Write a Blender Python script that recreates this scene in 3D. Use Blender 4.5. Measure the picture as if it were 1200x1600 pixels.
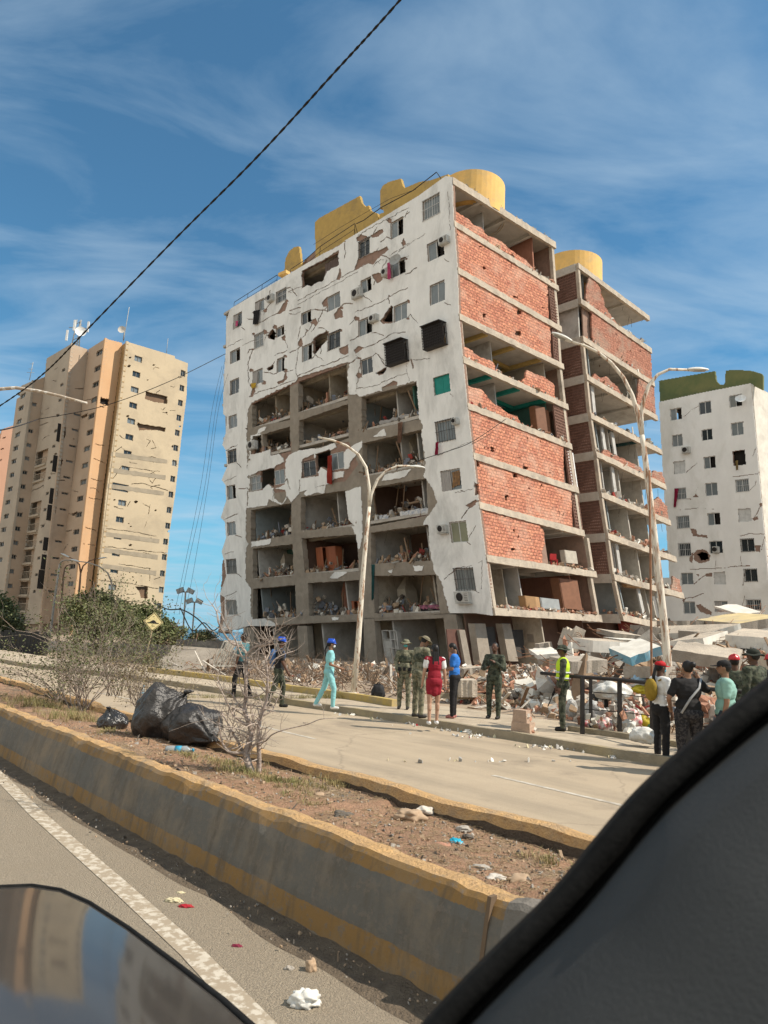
import bpy, bmesh, math, random
import numpy as np
from mathutils import Vector, Matrix, noise
from mathutils.geometry import tessellate_polygon
for o in list(bpy.data.objects): bpy.data.objects.remove(o)
random.seed(7); RNG = np.random.RandomState(7)
scene = bpy.context.scene
COL = scene.collection
R = math.radians
# ------------------------------------------------------------------ camera
FPX = 1100.0; PITCH = math.atan(0.18); ROLL = math.atan(0.05); EYE = Vector((0, 0, 1.85))
fwd = Vector((0, math.cos(PITCH), math.sin(PITCH)))
r0 = Vector((1, 0, 0)); u0 = Vector((0, -math.sin(PITCH), math.cos(PITCH)))
cr = r0*math.cos(ROLL) + u0*math.sin(ROLL); cu = -r0*math.sin(ROLL) + u0*math.cos(ROLL)
cam = bpy.data.cameras.new('Camera'); camo = bpy.data.objects.new('Camera', cam); COL.objects.link(camo)
camo.matrix_world = Matrix(((cr.x, cu.x, -fwd.x, EYE.x), (cr.y, cu.y, -fwd.y, EYE.y), (cr.z, cu.z, -fwd.z, EYE.z), (0, 0, 0, 1)))
cam.sensor_fit = 'AUTO'; cam.sensor_width = 36; cam.lens = FPX/1600*36
cam.clip_start = 0.02; cam.clip_end = 40000
cam.dof.use_dof = True; cam.dof.focus_distance = 22; cam.dof.aperture_fstop = 9
scene.camera = camo
scene.render.resolution_x = 768; scene.render.resolution_y = 1024
# ------------------------------------------------------------------ light
SUN_EL = R(46); SUN_AZ = R(101)      # azimuth clockwise from +Y
sdir = Vector((math.sin(SUN_AZ)*math.cos(SUN_EL), math.cos(SUN_AZ)*math.cos(SUN_EL), math.sin(SUN_EL)))
sun = bpy.data.lights.new('Sun', 'SUN'); sun.energy = 4.3; sun.angle = R(0.5); sun.color = (1.0, 0.90, 0.76)
suno = bpy.data.objects.new('Sun', sun); COL.objects.link(suno); suno.location = (30, -10, 60)
suno.rotation_euler = sdir.to_track_quat('Z', 'Y').to_euler()
w = bpy.data.worlds.new('World'); scene.world = w; w.use_nodes = True
nt = w.node_tree; nt.nodes.clear()
def N(nt, t, **k):
    n = nt.nodes.new(t)
    for a, v in k.items():
        if a.startswith('i_'):
            n.inputs[a[2:].replace('_', ' ')].default_value = v
        else: setattr(n, a, v)
    return n
L = lambda nt, a, b: nt.links.new(a, b)
out = N(nt, 'ShaderNodeOutputWorld'); bg = N(nt, 'ShaderNodeBackground'); bg.inputs[1].default_value = 0.12
sky = N(nt, 'ShaderNodeTexSky', sky_type='NISHITA', sun_disc=False, sun_elevation=SUN_EL, sun_rotation=SUN_AZ, altitude=0, air_density=1.0, dust_density=0.15, ozone_density=1.2)
tc = N(nt, 'ShaderNodeTexCoord'); sep = N(nt, 'ShaderNodeSeparateXYZ'); L(nt, tc.outputs['Generated'], sep.inputs[0])
zz = N(nt, 'ShaderNodeMath', operation='ADD'); L(nt, sep.outputs[2], zz.inputs[0]); zz.inputs[1].default_value = 0.12
dx = N(nt, 'ShaderNodeMath', operation='DIVIDE'); L(nt, sep.outputs[0], dx.inputs[0]); L(nt, zz.outputs[0], dx.inputs[1])
dy = N(nt, 'ShaderNodeMath', operation='DIVIDE'); L(nt, sep.outputs[1], dy.inputs[0]); L(nt, zz.outputs[0], dy.inputs[1])
cmb = N(nt, 'ShaderNodeCombineXYZ'); L(nt, dx.outputs[0], cmb.inputs[0]); L(nt, dy.outputs[0], cmb.inputs[1])
mp = N(nt, 'ShaderNodeMapping'); mp.inputs['Rotation'].default_value = (0, 0, R(-35)); mp.inputs['Scale'].default_value = (1.0, 2.1, 1); mp.inputs['Location'].default_value = (0.15, 1.75, 0)
L(nt, cmb.outputs[0], mp.inputs[0])
n1 = N(nt, 'ShaderNodeTexNoise', i_Scale=1.5, i_Detail=9.0, i_Roughness=0.56, i_Distortion=0.5); L(nt, mp.outputs[0], n1.inputs['Vector'])
n2 = N(nt, 'ShaderNodeTexNoise', i_Scale=0.42, i_Detail=3.0, i_Roughness=0.5); L(nt, cmb.outputs[0], n2.inputs['Vector'])
mul = N(nt, 'ShaderNodeMath', operation='ADD'); L(nt, n1.outputs[0], mul.inputs[0]); L(nt, n2.outputs[0], mul.inputs[1])
rmp = N(nt, 'ShaderNodeMapRange', i_From_Min=0.86, i_From_Max=1.28, i_To_Min=0.03, i_To_Max=0.76); L(nt, mul.outputs[0], rmp.inputs[0])
mx = N(nt, 'ShaderNodeMix', data_type='RGBA'); L(nt, rmp.outputs[0], mx.inputs[0])
tint = N(nt, 'ShaderNodeMix', data_type='RGBA', blend_type='MULTIPLY'); tint.inputs[0].default_value = 1; tint.inputs[7].default_value = (0.37, 0.72, 0.80, 1)
L(nt, sky.outputs[0], tint.inputs[6]); hz = N(nt, 'ShaderNodeMapRange', interpolation_type='SMOOTHSTEP', i_From_Min=0.30, i_From_Max=-0.02, i_To_Max=0.85); L(nt, sep.outputs[2], hz.inputs[0])
hm = N(nt, 'ShaderNodeMix', data_type='RGBA'); L(nt, hz.outputs[0], hm.inputs[0]); L(nt, tint.outputs[2], hm.inputs[6]); hm.inputs[7].default_value = (1.25, 3.1, 4.5, 1)
L(nt, hm.outputs[2], mx.inputs[6]); mx.inputs[7].default_value = (3.1, 4.0, 4.8, 1)
# bright cloud bank added behind the viewer, out of view, to fill the shaded facade
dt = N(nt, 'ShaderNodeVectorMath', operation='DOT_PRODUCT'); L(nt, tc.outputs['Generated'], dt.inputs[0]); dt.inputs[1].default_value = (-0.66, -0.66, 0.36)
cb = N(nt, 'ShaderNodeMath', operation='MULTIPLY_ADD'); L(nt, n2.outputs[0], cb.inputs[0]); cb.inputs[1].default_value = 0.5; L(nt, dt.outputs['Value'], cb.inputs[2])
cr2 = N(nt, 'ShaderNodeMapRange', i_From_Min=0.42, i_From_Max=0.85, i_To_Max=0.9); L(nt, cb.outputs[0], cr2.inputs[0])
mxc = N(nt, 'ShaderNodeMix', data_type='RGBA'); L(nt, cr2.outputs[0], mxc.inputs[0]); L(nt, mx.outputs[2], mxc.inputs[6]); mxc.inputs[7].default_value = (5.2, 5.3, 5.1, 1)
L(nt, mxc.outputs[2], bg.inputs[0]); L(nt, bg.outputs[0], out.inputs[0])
vs = scene.view_settings; vs.view_transform = 'Standard'; vs.look = 'None'; vs.exposure = 0.5; vs.gamma = 1.0; vs.use_curve_mapping = False
try:
    cy = scene.cycles; cy.use_adaptive_sampling = True; cy.adaptive_threshold = 0.025; cy.adaptive_min_samples = 48
    cy.max_bounces = 5; cy.diffuse_bounces = 3; cy.glossy_bounces = 3; cy.transmission_bounces = 4; cy.transparent_max_bounces = 4; cy.caustics_reflective = False; cy.caustics_refractive = False; cy.time_limit = 600
except Exception: pass
# ------------------------------------------------------------------ projection helpers
def ray(x, y):
    return fwd + cr*((x-600)/FPX) + cu*((800-y)/FPX)
def gnd(x, y, z=0.0):
    r = ray(x, y); t = (z-EYE.z)/r.z; return EYE + r*t
def aty(x, y, Y):
    r = ray(x, y); return EYE + r*(Y/r.y)
def proj(p):
    d = Vector(p)-EYE; f = d.dot(fwd); return (600+FPX*d.dot(cr)/f, 800-FPX*d.dot(cu)/f)
def hdir(x):   # horizontal unit direction toward the horizon point at pixel column x
    r = ray(x, 998+.05*(x-600)); r = Vector((r.x, r.y, 0)); return r.normalized()
# ------------------------------------------------------------------ materials
MATS = {}
def base(name):
    m = bpy.data.materials.new(name); m.use_nodes = True; t = m.node_tree
    return m, t, t.nodes['Principled BSDF']
def M(name, col, rough=.85, var=.25, sc=3.0, bump=0.0, bsc=30.0, col2=None, metal=0, spec=.3, thr=(.35, .7), stretch=(1, 1, 1), uv=False, trans=0, alpha=1, dirt=None, dsc=.7):
    if name in MATS: return MATS[name]
    m, t, b = base(name)
    b.inputs['Roughness'].default_value = rough; b.inputs['Metallic'].default_value = metal
    b.inputs['Specular IOR Level'].default_value = spec
    b.inputs['Transmission Weight'].default_value = trans; b.inputs['Alpha'].default_value = alpha
    c = Vector(col); c2 = Vector(col2) if col2 else c*(1-var)
    tx = N(t, 'ShaderNodeTexCoord'); mp = N(t, 'ShaderNodeMapping'); mp.inputs['Scale'].default_value = stretch
    L(t, tx.outputs['UV' if uv else 'Object'], mp.inputs[0])
    n = N(t, 'ShaderNodeTexNoise', i_Scale=sc, i_Detail=8.0, i_Roughness=.65); L(t, mp.outputs[0], n.inputs['Vector'])
    r = N(t, 'ShaderNodeMapRange', i_From_Min=thr[0], i_From_Max=thr[1]); L(t, n.outputs[0], r.inputs[0])
    x = N(t, 'ShaderNodeMix', data_type='RGBA'); L(t, r.outputs[0], x.inputs[0])
    x.inputs[6].default_value = (*c, 1); x.inputs[7].default_value = (*c2, 1)
    o = x.outputs[2]
    if dirt:
        n3 = N(t, 'ShaderNodeTexNoise', i_Scale=dsc, i_Detail=6.0, i_Roughness=.7, i_Distortion=.4); L(t, mp.outputs[0], n3.inputs['Vector'])
        r3 = N(t, 'ShaderNodeMapRange', i_From_Min=.5, i_From_Max=.72, i_To_Max=.85); L(t, n3.outputs[0], r3.inputs[0])
        x3 = N(t, 'ShaderNodeMix', data_type='RGBA'); L(t, r3.outputs[0], x3.inputs[0]); L(t, o, x3.inputs[6]); x3.inputs[7].default_value = (*dirt, 1); o = x3.outputs[2]
    L(t, o, b.inputs['Base Color'])
    if bump:
        n2 = N(t, 'ShaderNodeTexNoise', i_Scale=bsc, i_Detail=6.0, i_Roughness=.6); L(t, tx.outputs['Object'], n2.inputs['Vector'])
        bp = N(t, 'ShaderNodeBump', i_Strength=bump, i_Distance=.05); L(t, n2.outputs[0], bp.inputs['Height']); L(t, bp.outputs[0], b.inputs['Normal'])
    MATS[name] = m; return m
def brickmat(name, c1, c2, mortar, bw=.33, rh=.21, ms=.012, dirt=None, dist=.05):
    m, t, b = base(name); b.inputs['Roughness'].default_value = .95; b.inputs['Specular IOR Level'].default_value = .1
    tx = N(t, 'ShaderNodeTexCoord')
    nn = N(t, 'ShaderNodeTexNoise', i_Scale=2.2, i_Detail=4.0); L(t, tx.outputs['UV'], nn.inputs['Vector'])
    sub = N(t, 'ShaderNodeVectorMath', operation='SUBTRACT'); L(t, nn.outputs['Color'], sub.inputs[0]); sub.inputs[1].default_value = (.5, .5, .5)
    scl = N(t, 'ShaderNodeVectorMath', operation='SCALE'); scl.inputs['Scale'].default_value = dist*2; L(t, sub.outputs[0], scl.inputs[0])
    add = N(t, 'ShaderNodeVectorMath', operation='ADD'); L(t, tx.outputs['UV'], add.inputs[0]); L(t, scl.outputs[0], add.inputs[1])
    br = N(t, 'ShaderNodeTexBrick', i_Scale=1.0, i_Mortar_Size=ms, i_Brick_Width=bw, i_Row_Height=rh, i_Mortar_Smooth=.2)
    br.inputs['Color1'].default_value = (*c1, 1); br.inputs['Color2'].default_value = (*c2, 1); br.inputs['Mortar'].default_value = (*mortar, 1)
    L(t, add.outputs[0], br.inputs['Vector'])
    n3 = N(t, 'ShaderNodeTexNoise', i_Scale=5.5, i_Detail=9.0, i_Roughness=.75); L(t, tx.outputs['UV'], n3.inputs['Vector'])
    r3 = N(t, 'ShaderNodeMapRange', i_From_Min=.35, i_From_Max=.68, i_To_Min=.48, i_To_Max=1.28); L(t, n3.outputs[0], r3.inputs[0])
    x = N(t, 'ShaderNodeVectorMath', operation='SCALE'); L(t, br.outputs['Color'], x.inputs[0]); L(t, r3.outputs[0], x.inputs['Scale'])
    o = x.outputs[0]
    if dirt:
        n4 = N(t, 'ShaderNodeTexNoise', i_Scale=.45, i_Detail=5.0, i_Roughness=.65); L(t, tx.outputs['UV'], n4.inputs['Vector'])
        r4 = N(t, 'ShaderNodeMapRange', i_From_Min=.48, i_From_Max=.66, i_To_Max=.7); L(t, n4.outputs[0], r4.inputs[0])
        xx = N(t, 'ShaderNodeMix', data_type='RGBA'); L(t, r4.outputs[0], xx.inputs[0]); L(t, o, xx.inputs[6]); xx.inputs[7].default_value = (*dirt, 1); o = xx.outputs[2]
    L(t, o, b.inputs['Base Color'])
    s = N(t, 'ShaderNodeMath', operation='MULTIPLY_ADD'); L(t, br.outputs['Fac'], s.inputs[0]); s.inputs[1].default_value = -1; L(t, n3.outputs[0], s.inputs[2])
    bp = N(t, 'ShaderNodeBump', i_Strength=1.0, i_Distance=.06); L(t, s.outputs[0], bp.inputs['Height']); L(t, bp.outputs[0], b.inputs['Normal'])
    MATS[name] = m; return m
# ------------------------------------------------------------------ object helpers
def thing(name, label, cat, loc=(0, 0, 0), group=None, kind=None):
    o = bpy.data.objects.new(name, None); o.empty_display_size = .2; COL.objects.link(o); o.location = loc
    return tag(o, label, cat, group, kind)
def tag(o, label=None, cat=None, group=None, kind=None):
    if label: o['label'] = label
    if cat: o['category'] = cat
    if group: o['group'] = group
    if kind: o['kind'] = kind
    return o
def worldloc(p):
    m = Vector((0, 0, 0))
    while p is not None:
        if p.type == 'EMPTY': m = Vector(p.location)
        p = p.parent
    return m
def link(name, me, mat, parent=None, label=None, local=False):
    o = bpy.data.objects.new(name, me); COL.objects.link(o)
    for m in (mat if isinstance(mat, (list, tuple)) else [mat]):
        if m: me.materials.append(m)
    if parent is not None:
        o.parent = parent
        if not local and parent.type == 'EMPTY': o.matrix_parent_inverse = Matrix.Translation(-Vector(parent.location))
    if label: o['label'] = label
    return o
class MB:
    """collects faces into one mesh"""
    def __init__(s): s.v = []; s.f = []; s.mi = []; s.uv = []; s.useuv = False; s.sm = []
    def quad(s, pts, mi=0, uv=None, sm=False):
        n = len(s.v); s.v += [tuple(p) for p in pts]; s.f.append(tuple(range(n, n+len(pts)))); s.mi.append(mi); s.sm.append(sm)
        s.uv.append(uv); s.useuv |= uv is not None
    def hexa(s, p, mi=0):       # 8 points: bottom 4 (ccw), top 4
        for q in ((3, 2, 1, 0), (4, 5, 6, 7), (0, 1, 5, 4), (1, 2, 6, 5), (2, 3, 7, 6), (3, 0, 4, 7)): s.quad([p[i] for i in q], mi)
    def box(s, c, size, rot=None, mi=0, jit=0):
        x, y, z = [a/2 for a in size]; c = Vector(c)
        P = [Vector(q) for q in ((-x, -y, -z), (x, -y, -z), (x, y, -z), (-x, y, -z), (-x, -y, z), (x, -y, z), (x, y, z), (-x, y, z))]
        if jit: P = [q+Vector([random.uniform(-jit, jit)*a for a in size]) for q in P]
        if rot is not None: P = [rot @ q for q in P]
        s.hexa([c+q for q in P], mi)
    def tube(s, pts, rad, n=8, mi=0, sm=True, caps=True):
        pts = [Vector(p) for p in pts]; m = len(pts)
        rr = rad if isinstance(rad, (list, tuple)) else [rad]*m
        rings = []; prev = None
        for i, p in enumerate(pts):
            d = (pts[min(i+1, m-1)]-pts[max(i-1, 0)]).normalized()
            if prev is None: a = d.orthogonal().normalized()
            else:
                a = prev - d*prev.dot(d)
                a = a.normalized() if a.length > 1e-6 else d.orthogonal().normalized()
            prev = a; b = d.cross(a)
            rings.append([len(s.v)+k for k in range(n)])
            for k in range(n):
                t = 2*math.pi*k/n; s.v.append(tuple(p+(a*math.cos(t)+b*math.sin(t))*rr[i]))
        for i in range(m-1):
            for k in range(n):
                s.f.append((rings[i][k], rings[i][(k+1) % n], rings[i+1][(k+1) % n], rings[i+1][k])); s.mi.append(mi); s.sm.append(sm); s.uv.append(None)
        if caps:
            s.f.append(tuple(reversed(rings[0]))); s.f.append(tuple(rings[-1])); s.mi += [mi, mi]; s.sm += [False, False]; s.uv += [None, None]
    def bar(s, a, b, w, h=None, up=Vector((0, 0, 1)), mi=0):
        a = Vector(a); b = Vector(b); d = (b-a).normalized(); h = h or w
        x = d.cross(up)
        if x.length < 1e-3: x = d.cross(Vector((1, 0, 0)))
        x.normalize(); y = x.cross(d).normalized(); x *= w/2; y *= h/2
        s.hexa([a-x-y, a+x-y, b+x-y, b-x-y, a-x+y, a+x+y, b+x+y, b-x+y], mi)
    def mesh(s, name='m'):
        me = bpy.data.meshes.new(name); me.from_pydata(s.v, [], s.f)
        me.polygons.foreach_set('material_index', s.mi); me.polygons.foreach_set('use_smooth', s.sm)
        if s.useuv:
            u = me.uv_layers.new(name='UVMap'); k = 0; arr = np.zeros(len(me.loops)*2, dtype=np.float32)
            for f, uv in zip(s.f, s.uv):
                for j in range(len(f)):
                    if uv: arr[2*k] = uv[j][0]; arr[2*k+1] = uv[j][1]
                    k += 1
            u.data.foreach_set('uv', arr)
        me.update(); return me
    def build(s, name, mat, parent=None, label=None, smooth_angle=None):
        return link(name, s.mesh(name), mat, parent, label)
# ------------------------------------------------------------------ building frames
class Frame:
    """building coordinates (a, b, z): a runs along the left face, b along the right face, C(z) is the leaning corner line"""
    def __init__(s, corner_px, Y, dA, dB):
        P = sorted([aty(x, y, Y) for x, y in corner_px], key=lambda p: p.z)
        s.z = [p.z for p in P]; s.cx = [p.x for p in P]; s.Y = Y; s.dA = Vector(dA); s.dB = Vector(dB)
    def C(s, z):
        zs = s.z
        if z <= zs[0]: i = 0
        elif z >= zs[-1]: i = len(zs)-2
        else:
            i = 0
            while zs[i+1] < z: i += 1
        t = (z-zs[i])/(zs[i+1]-zs[i]); return s.cx[i]+t*(s.cx[i+1]-s.cx[i])
    def W(s, a, b, z):
        return Vector((s.C(z)+a*s.dA.x+b*s.dB.x, s.Y+a*s.dA.y+b*s.dB.y, z))
    def solve(s, x, y, b=None, a=None):
        r = ray(x, y); z = 12.0; d = s.dA if a is None else s.dB; e = s.dB if a is None else s.dA; k = b if a is None else a
        for _ in range(7):
            px = s.C(z)+k*e.x; py = s.Y+k*e.y
            # t*r.x - q*d.x = px ; t*r.y - q*d.y = py
            det = -r.x*d.y + d.x*r.y
            t = (-px*d.y + d.x*py)/det; q = (r.x*py - r.y*px)/det
            z = EYE.z + t*r.z
        return q, z
class SA:   # left-face surface; depth = b
    def __init__(s, F, off=0): s.F = F; s.off = off
    def at(s, x, y, d=0):
        q, z = s.F.solve(x, y, b=s.off); return s.F.W(q, s.off+d, z), (-q, z)
    def P(s, u, z, d=0): return s.F.W(u, s.off+d, z)
    def uz(s, x, y): return s.F.solve(x, y, b=s.off)
class SB:   # right-face surface; depth = a
    def __init__(s, F, off=0): s.F = F; s.off = off
    def at(s, x, y, d=0):
        q, z = s.F.solve(x, y, a=s.off); return s.F.W(s.off+d, q, z), (q, z)
    def P(s, u, z, d=0): return s.F.W(s.off+d, u, z)
    def uz(s, x, y): return s.F.solve(x, y, a=s.off)
# ------------------------------------------------------------------ mask painting (openings, ragged plaster, cracks)
class Mask:
    def __init__(s, x0, y0, x1, y1, c=1.0, val=False):
        s.x0 = x0; s.y0 = y0; s.c = c; s.nx = int((x1-x0)/c); s.ny = int((y1-y0)/c)
        s.m = np.full((s.ny, s.nx), val); s.X = x0+(np.arange(s.nx)+.5)*c; s.Yc = y0+(np.arange(s.ny)+.5)*c
    def copy(s):
        o = Mask.__new__(Mask); o.__dict__.update(s.__dict__); o.m = s.m.copy(); return o
    def inside(s, poly):
        X, Y = np.meshgrid(s.X, s.Yc); r = np.zeros_like(X, bool); n = len(poly); j = n-1
        for i in range(n):
            xi, yi = poly[i][:2]; xj, yj = poly[j][:2]
            if abs(yj-yi) > 1e-9:
                r ^= ((yi > Y) != (yj > Y)) & (X < (xj-xi)*(Y-yi)/(yj-yi)+xi)
            j = i
        return r
    def poly(s, p, val=False, rag=0.0, step=3.0):
        if rag: p = ragged(p, rag, step)
        s.m[s.inside(p)] = val; return s
    def line(s, pts, w, val=False, jit=0.0):
        if jit: pts = jag(pts, jit, 4.0)
        X, Y = np.meshgrid(s.X, s.Yc)
        for k, ((xa, ya), (xb, yb)) in enumerate(zip(pts[:-1], pts[1:])):
            ww = w*(.55+.9*abs(math.sin(k*1.7+xa))) if jit else w
            lo = min(xa, xb)-ww-1; hi = max(xa, xb)+ww+1
            i0 = max(0, int((lo-s.x0)/s.c)); i1 = min(s.nx, int((hi-s.x0)/s.c)+1)
            lo = min(ya, yb)-ww-1; hi = max(ya, yb)+ww+1
            j0 = max(0, int((lo-s.y0)/s.c)); j1 = min(s.ny, int((hi-s.y0)/s.c)+1)
            if i1 <= i0 or j1 <= j0: continue
            x = X[j0:j1, i0:i1]; y = Y[j0:j1, i0:i1]
            dx = xb-xa; dy = yb-ya; l2 = dx*dx+dy*dy+1e-9
            t = np.clip(((x-xa)*dx+(y-ya)*dy)/l2, 0, 1)
            d = np.hypot(x-xa-t*dx, y-ya-t*dy); s.m[j0:j1, i0:i1][d <= ww/2] = val
        return s
def jag(pts, amp, step):
    o = [pts[0]]
    for (xa, ya), (xb, yb) in zip(pts[:-1], pts[1:]):
        l = math.hypot(xb-xa, yb-ya); n = max(1, int(l/step)); nx, ny = -(yb-ya)/(l+1e-9), (xb-xa)/(l+1e-9)
        for k in range(1, n+1):
            t = k/n; j = random.uniform(-amp, amp) if k < n else 0
            o.append((xa+(xb-xa)*t+nx*j, ya+(yb-ya)*t+ny*j))
    return o
def ragged(p, amp, step): return jag(list(p)+[p[0]], amp, step)[:-1]
def mask_wall(name, S, mk, d0, d1, mat, parent, label=None, lim=14, sidemat=None):
    m = mk.m.copy(); ny, nx = m.shape; c = mk.c; mb = MB(); cache = {}
    def pt(i, j, d):
        k = (i, j, d)
        if k not in cache: cache[k] = S.at(mk.x0+i*c, mk.y0+j*c, d)
        return cache[k]
    used = np.zeros_like(m)
    for j in range(ny):
        i = 0; row = m[j]; ur = used[j]
        while i < nx:
            if not row[i] or ur[i]: i += 1; continue
            e = i
            while e < nx and e-i < lim and row[e] and not ur[e]: e += 1
            h = 1
            while j+h < ny and h < lim and m[j+h, i:e].all() and not used[j+h, i:e].any(): h += 1
            used[j:j+h, i:e] = True
            q = [pt(i, j+h, d0), pt(e, j+h, d0), pt(e, j, d0), pt(i, j, d0)]
            mb.quad([a[0] for a in q], 0, [a[1] for a in q])
            i = e
    P = np.pad(m, 1)
    sm = 1 if sidemat else 0
    def side(i0, j0, i1, j1):
        a = pt(i0, j0, d0); b = pt(i1, j1, d0); a2 = pt(i0, j0, d1); b2 = pt(i1, j1, d1)
        uva = (a[1][0]+(d1-d0), a[1][1]); uvb = (b[1][0]+(d1-d0), b[1][1])
        mb.quad([a[0], b[0], b2[0], a2[0]], sm, [a[1], b[1], uvb, uva])
    for j in range(ny+1):
        e = P[j, 1:-1] != P[j+1, 1:-1]; i = 0
        while i < nx:
            if e[i]:
                k = i; v = P[j, i+1]
                while k < nx and e[k] and P[j, k+1] == v and k-i < lim: k += 1
                if v: side(i, j, k, j)
                else: side(k, j, i, j)
                i = k
            else: i += 1
    for i in range(nx+1):
        e = P[1:-1, i] != P[1:-1, i+1]; j = 0
        while j < ny:
            if e[j]:
                k = j; v = P[j+1, i]
                while k < ny and e[k] and P[k+1, i] == v and k-j < lim: k += 1
                if v: side(i, k, i, j)
                else: side(i, j, i, k)
                j = k
            else: j += 1
    return mb.build(name, [mat]+([sidemat] if sidemat else []), parent, label)
def rect_px(S, cx, cy, w, h):      # metric rectangle on a face, as pixel polygon
    u, z = S.uz(cx, cy)
    return [proj(S.P(u+su*w/2, z+sz*h/2)) for su, sz in ((-1, -1), (1, -1), (1, 1), (-1, 1))], u, z
# ================================================================== materials
asph = M('asphalt_dusty', (.38, .315, .23), rough=.9, sc=1.1, col2=(.31, .257, .19), bump=.35, bsc=160, thr=(.3, .75), dirt=(.43, .355, .26), dsc=.35)
asph2 = M('asphalt_worn', (.36, .30, .222), rough=.9, sc=60, col2=(.25, .207, .155), bump=.7, bsc=90, thr=(.35, .7), dirt=(.30, .248, .182), dsc=1.1)
earth = M('earth_ground', (.36, .28, .20), rough=1, sc=.6, col2=(.26, .205, .15), bump=.4, bsc=20)
pave = M('pavement_concrete', (.46, .385, .285), rough=.9, sc=2, col2=(.36, .30, .225), bump=.3, bsc=60, dirt=(.25, .2, .15))
conc = M('concrete', (.42, .37, .31), rough=.92, sc=2.5, col2=(.30, .265, .22), bump=.5, bsc=18, dirt=(.25, .22, .18))
concs = M('slab_edge_concrete', (.53, .455, .36), rough=.92, sc=2.0, col2=(.38, .33, .27), bump=.7, bsc=14, dirt=(.27, .23, .19))
taupe = M('bare_frame_concrete', (.31, .27, .22), rough=.95, sc=1.7, col2=(.22, .19, .155), bump=.4, bsc=14, dirt=(.34, .30, .25))
ceilm = M('ceiling_plaster', (.52, .49, .44), rough=.9, sc=1.2, col2=(.40, .37, .33), dirt=(.3, .27, .23))
plaster = M('white_plaster', (.86, .86, .835), rough=.9, sc=1.4, col2=(.74, .74, .715), bump=.3, bsc=9, dirt=(.44, .44, .42), dsc=.33, stretch=(1, 1, .45))
infill = M('clay_infill', (.33, .215, .165), rough=.95, sc=3, col2=(.23, .16, .125), bump=.5, bsc=20)
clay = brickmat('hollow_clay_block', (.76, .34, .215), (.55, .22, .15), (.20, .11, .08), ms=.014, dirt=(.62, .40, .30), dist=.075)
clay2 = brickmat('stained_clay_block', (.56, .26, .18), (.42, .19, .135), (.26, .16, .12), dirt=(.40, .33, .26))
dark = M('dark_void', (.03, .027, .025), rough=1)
glassd = M('dark_window_glass', (.035, .045, .05), rough=.12, spec=.6, var=.3, sc=.8)
glassl = M('pale_window_glass', (.20, .23, .24), rough=.18, spec=.6, var=.35, sc=.8)
glassg = M('greenish_window_glass', (.24, .25, .16), rough=.25, spec=.6, var=.3, sc=.8)
alu = M('aluminium_frame', (.62, .62, .60), rough=.45, var=.3)
steelb = M('black_steel', (.035, .03, .028), rough=.6, var=.3)
rustm = M('rusty_steel', (.20, .10, .06), rough=.85, col2=(.33, .17, .09), sc=6)
def roadmat():
    m, t, b = base('dusty_road_surface'); b.inputs['Roughness'].default_value = .92; b.inputs['Specular IOR Level'].default_value = .15
    tx = N(t, 'ShaderNodeTexCoord'); mp = N(t, 'ShaderNodeMapping'); mp.inputs['Rotation'].default_value = (0, 0, R(47)); L(t, tx.outputs['Object'], mp.inputs[0])
    st = N(t, 'ShaderNodeMapping'); st.inputs['Scale'].default_value = (.10, 1.3, 1); L(t, mp.outputs[0], st.inputs[0])
    a = N(t, 'ShaderNodeTexNoise', i_Scale=1.4, i_Detail=7.0, i_Roughness=.6); L(t, st.outputs[0], a.inputs['Vector'])
    c = N(t, 'ShaderNodeTexNoise', i_Scale=.55, i_Detail=9.0, i_Roughness=.68); L(t, tx.outputs['Object'], c.inputs['Vector'])
    g = N(t, 'ShaderNodeTexNoise', i_Scale=55, i_Detail=4.0, i_Roughness=.7); L(t, tx.outputs['Object'], g.inputs['Vector'])
    def mixc(f, lo, hi, amt, prev, col):
        r = N(t, 'ShaderNodeMapRange', i_From_Min=lo, i_From_Max=hi, i_To_Max=amt); L(t, f, r.inputs[0]); x = N(t, 'ShaderNodeMix', data_type='RGBA'); L(t, r.outputs[0], x.inputs[0])
        if prev is None: x.inputs[6].default_value = (.40, .325, .235, 1)
        else: L(t, prev, x.inputs[6])
        x.inputs[7].default_value = (*col, 1); return x.outputs[2]
    o = mixc(a.outputs[0], .42, .66, .75, None, (.295, .245, .182)); o = mixc(c.outputs[0], .50, .70, .8, o, (.44, .36, .262)); o = mixc(c.outputs[0], .44, .33, .7, o, (.25, .205, .155)); o = mixc(g.outputs[0], .5, .75, .45, o, (.20, .165, .125))
    v = N(t, 'ShaderNodeTexVoronoi', feature='DISTANCE_TO_EDGE', i_Scale=.21); ad = N(t, 'ShaderNodeVectorMath', operation='ADD'); sc = N(t, 'ShaderNodeVectorMath', operation='SCALE'); sc.inputs['Scale'].default_value = .9
    L(t, c.outputs['Color'], sc.inputs[0]); L(t, sc.outputs[0], ad.inputs[0]); L(t, tx.outputs['Object'], ad.inputs[1]); L(t, ad.outputs[0], v.inputs['Vector']); o = mixc(v.outputs['Distance'], .006, .0, .38, o, (.16, .13, .10))
    L(t, o, b.inputs['Base Color']); bp = N(t, 'ShaderNodeBump', i_Strength=.45, i_Distance=.02); L(t, g.outputs[0], bp.inputs['Height']); L(t, bp.outputs[0], b.inputs['Normal']); return m
roadm = roadmat()
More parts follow.
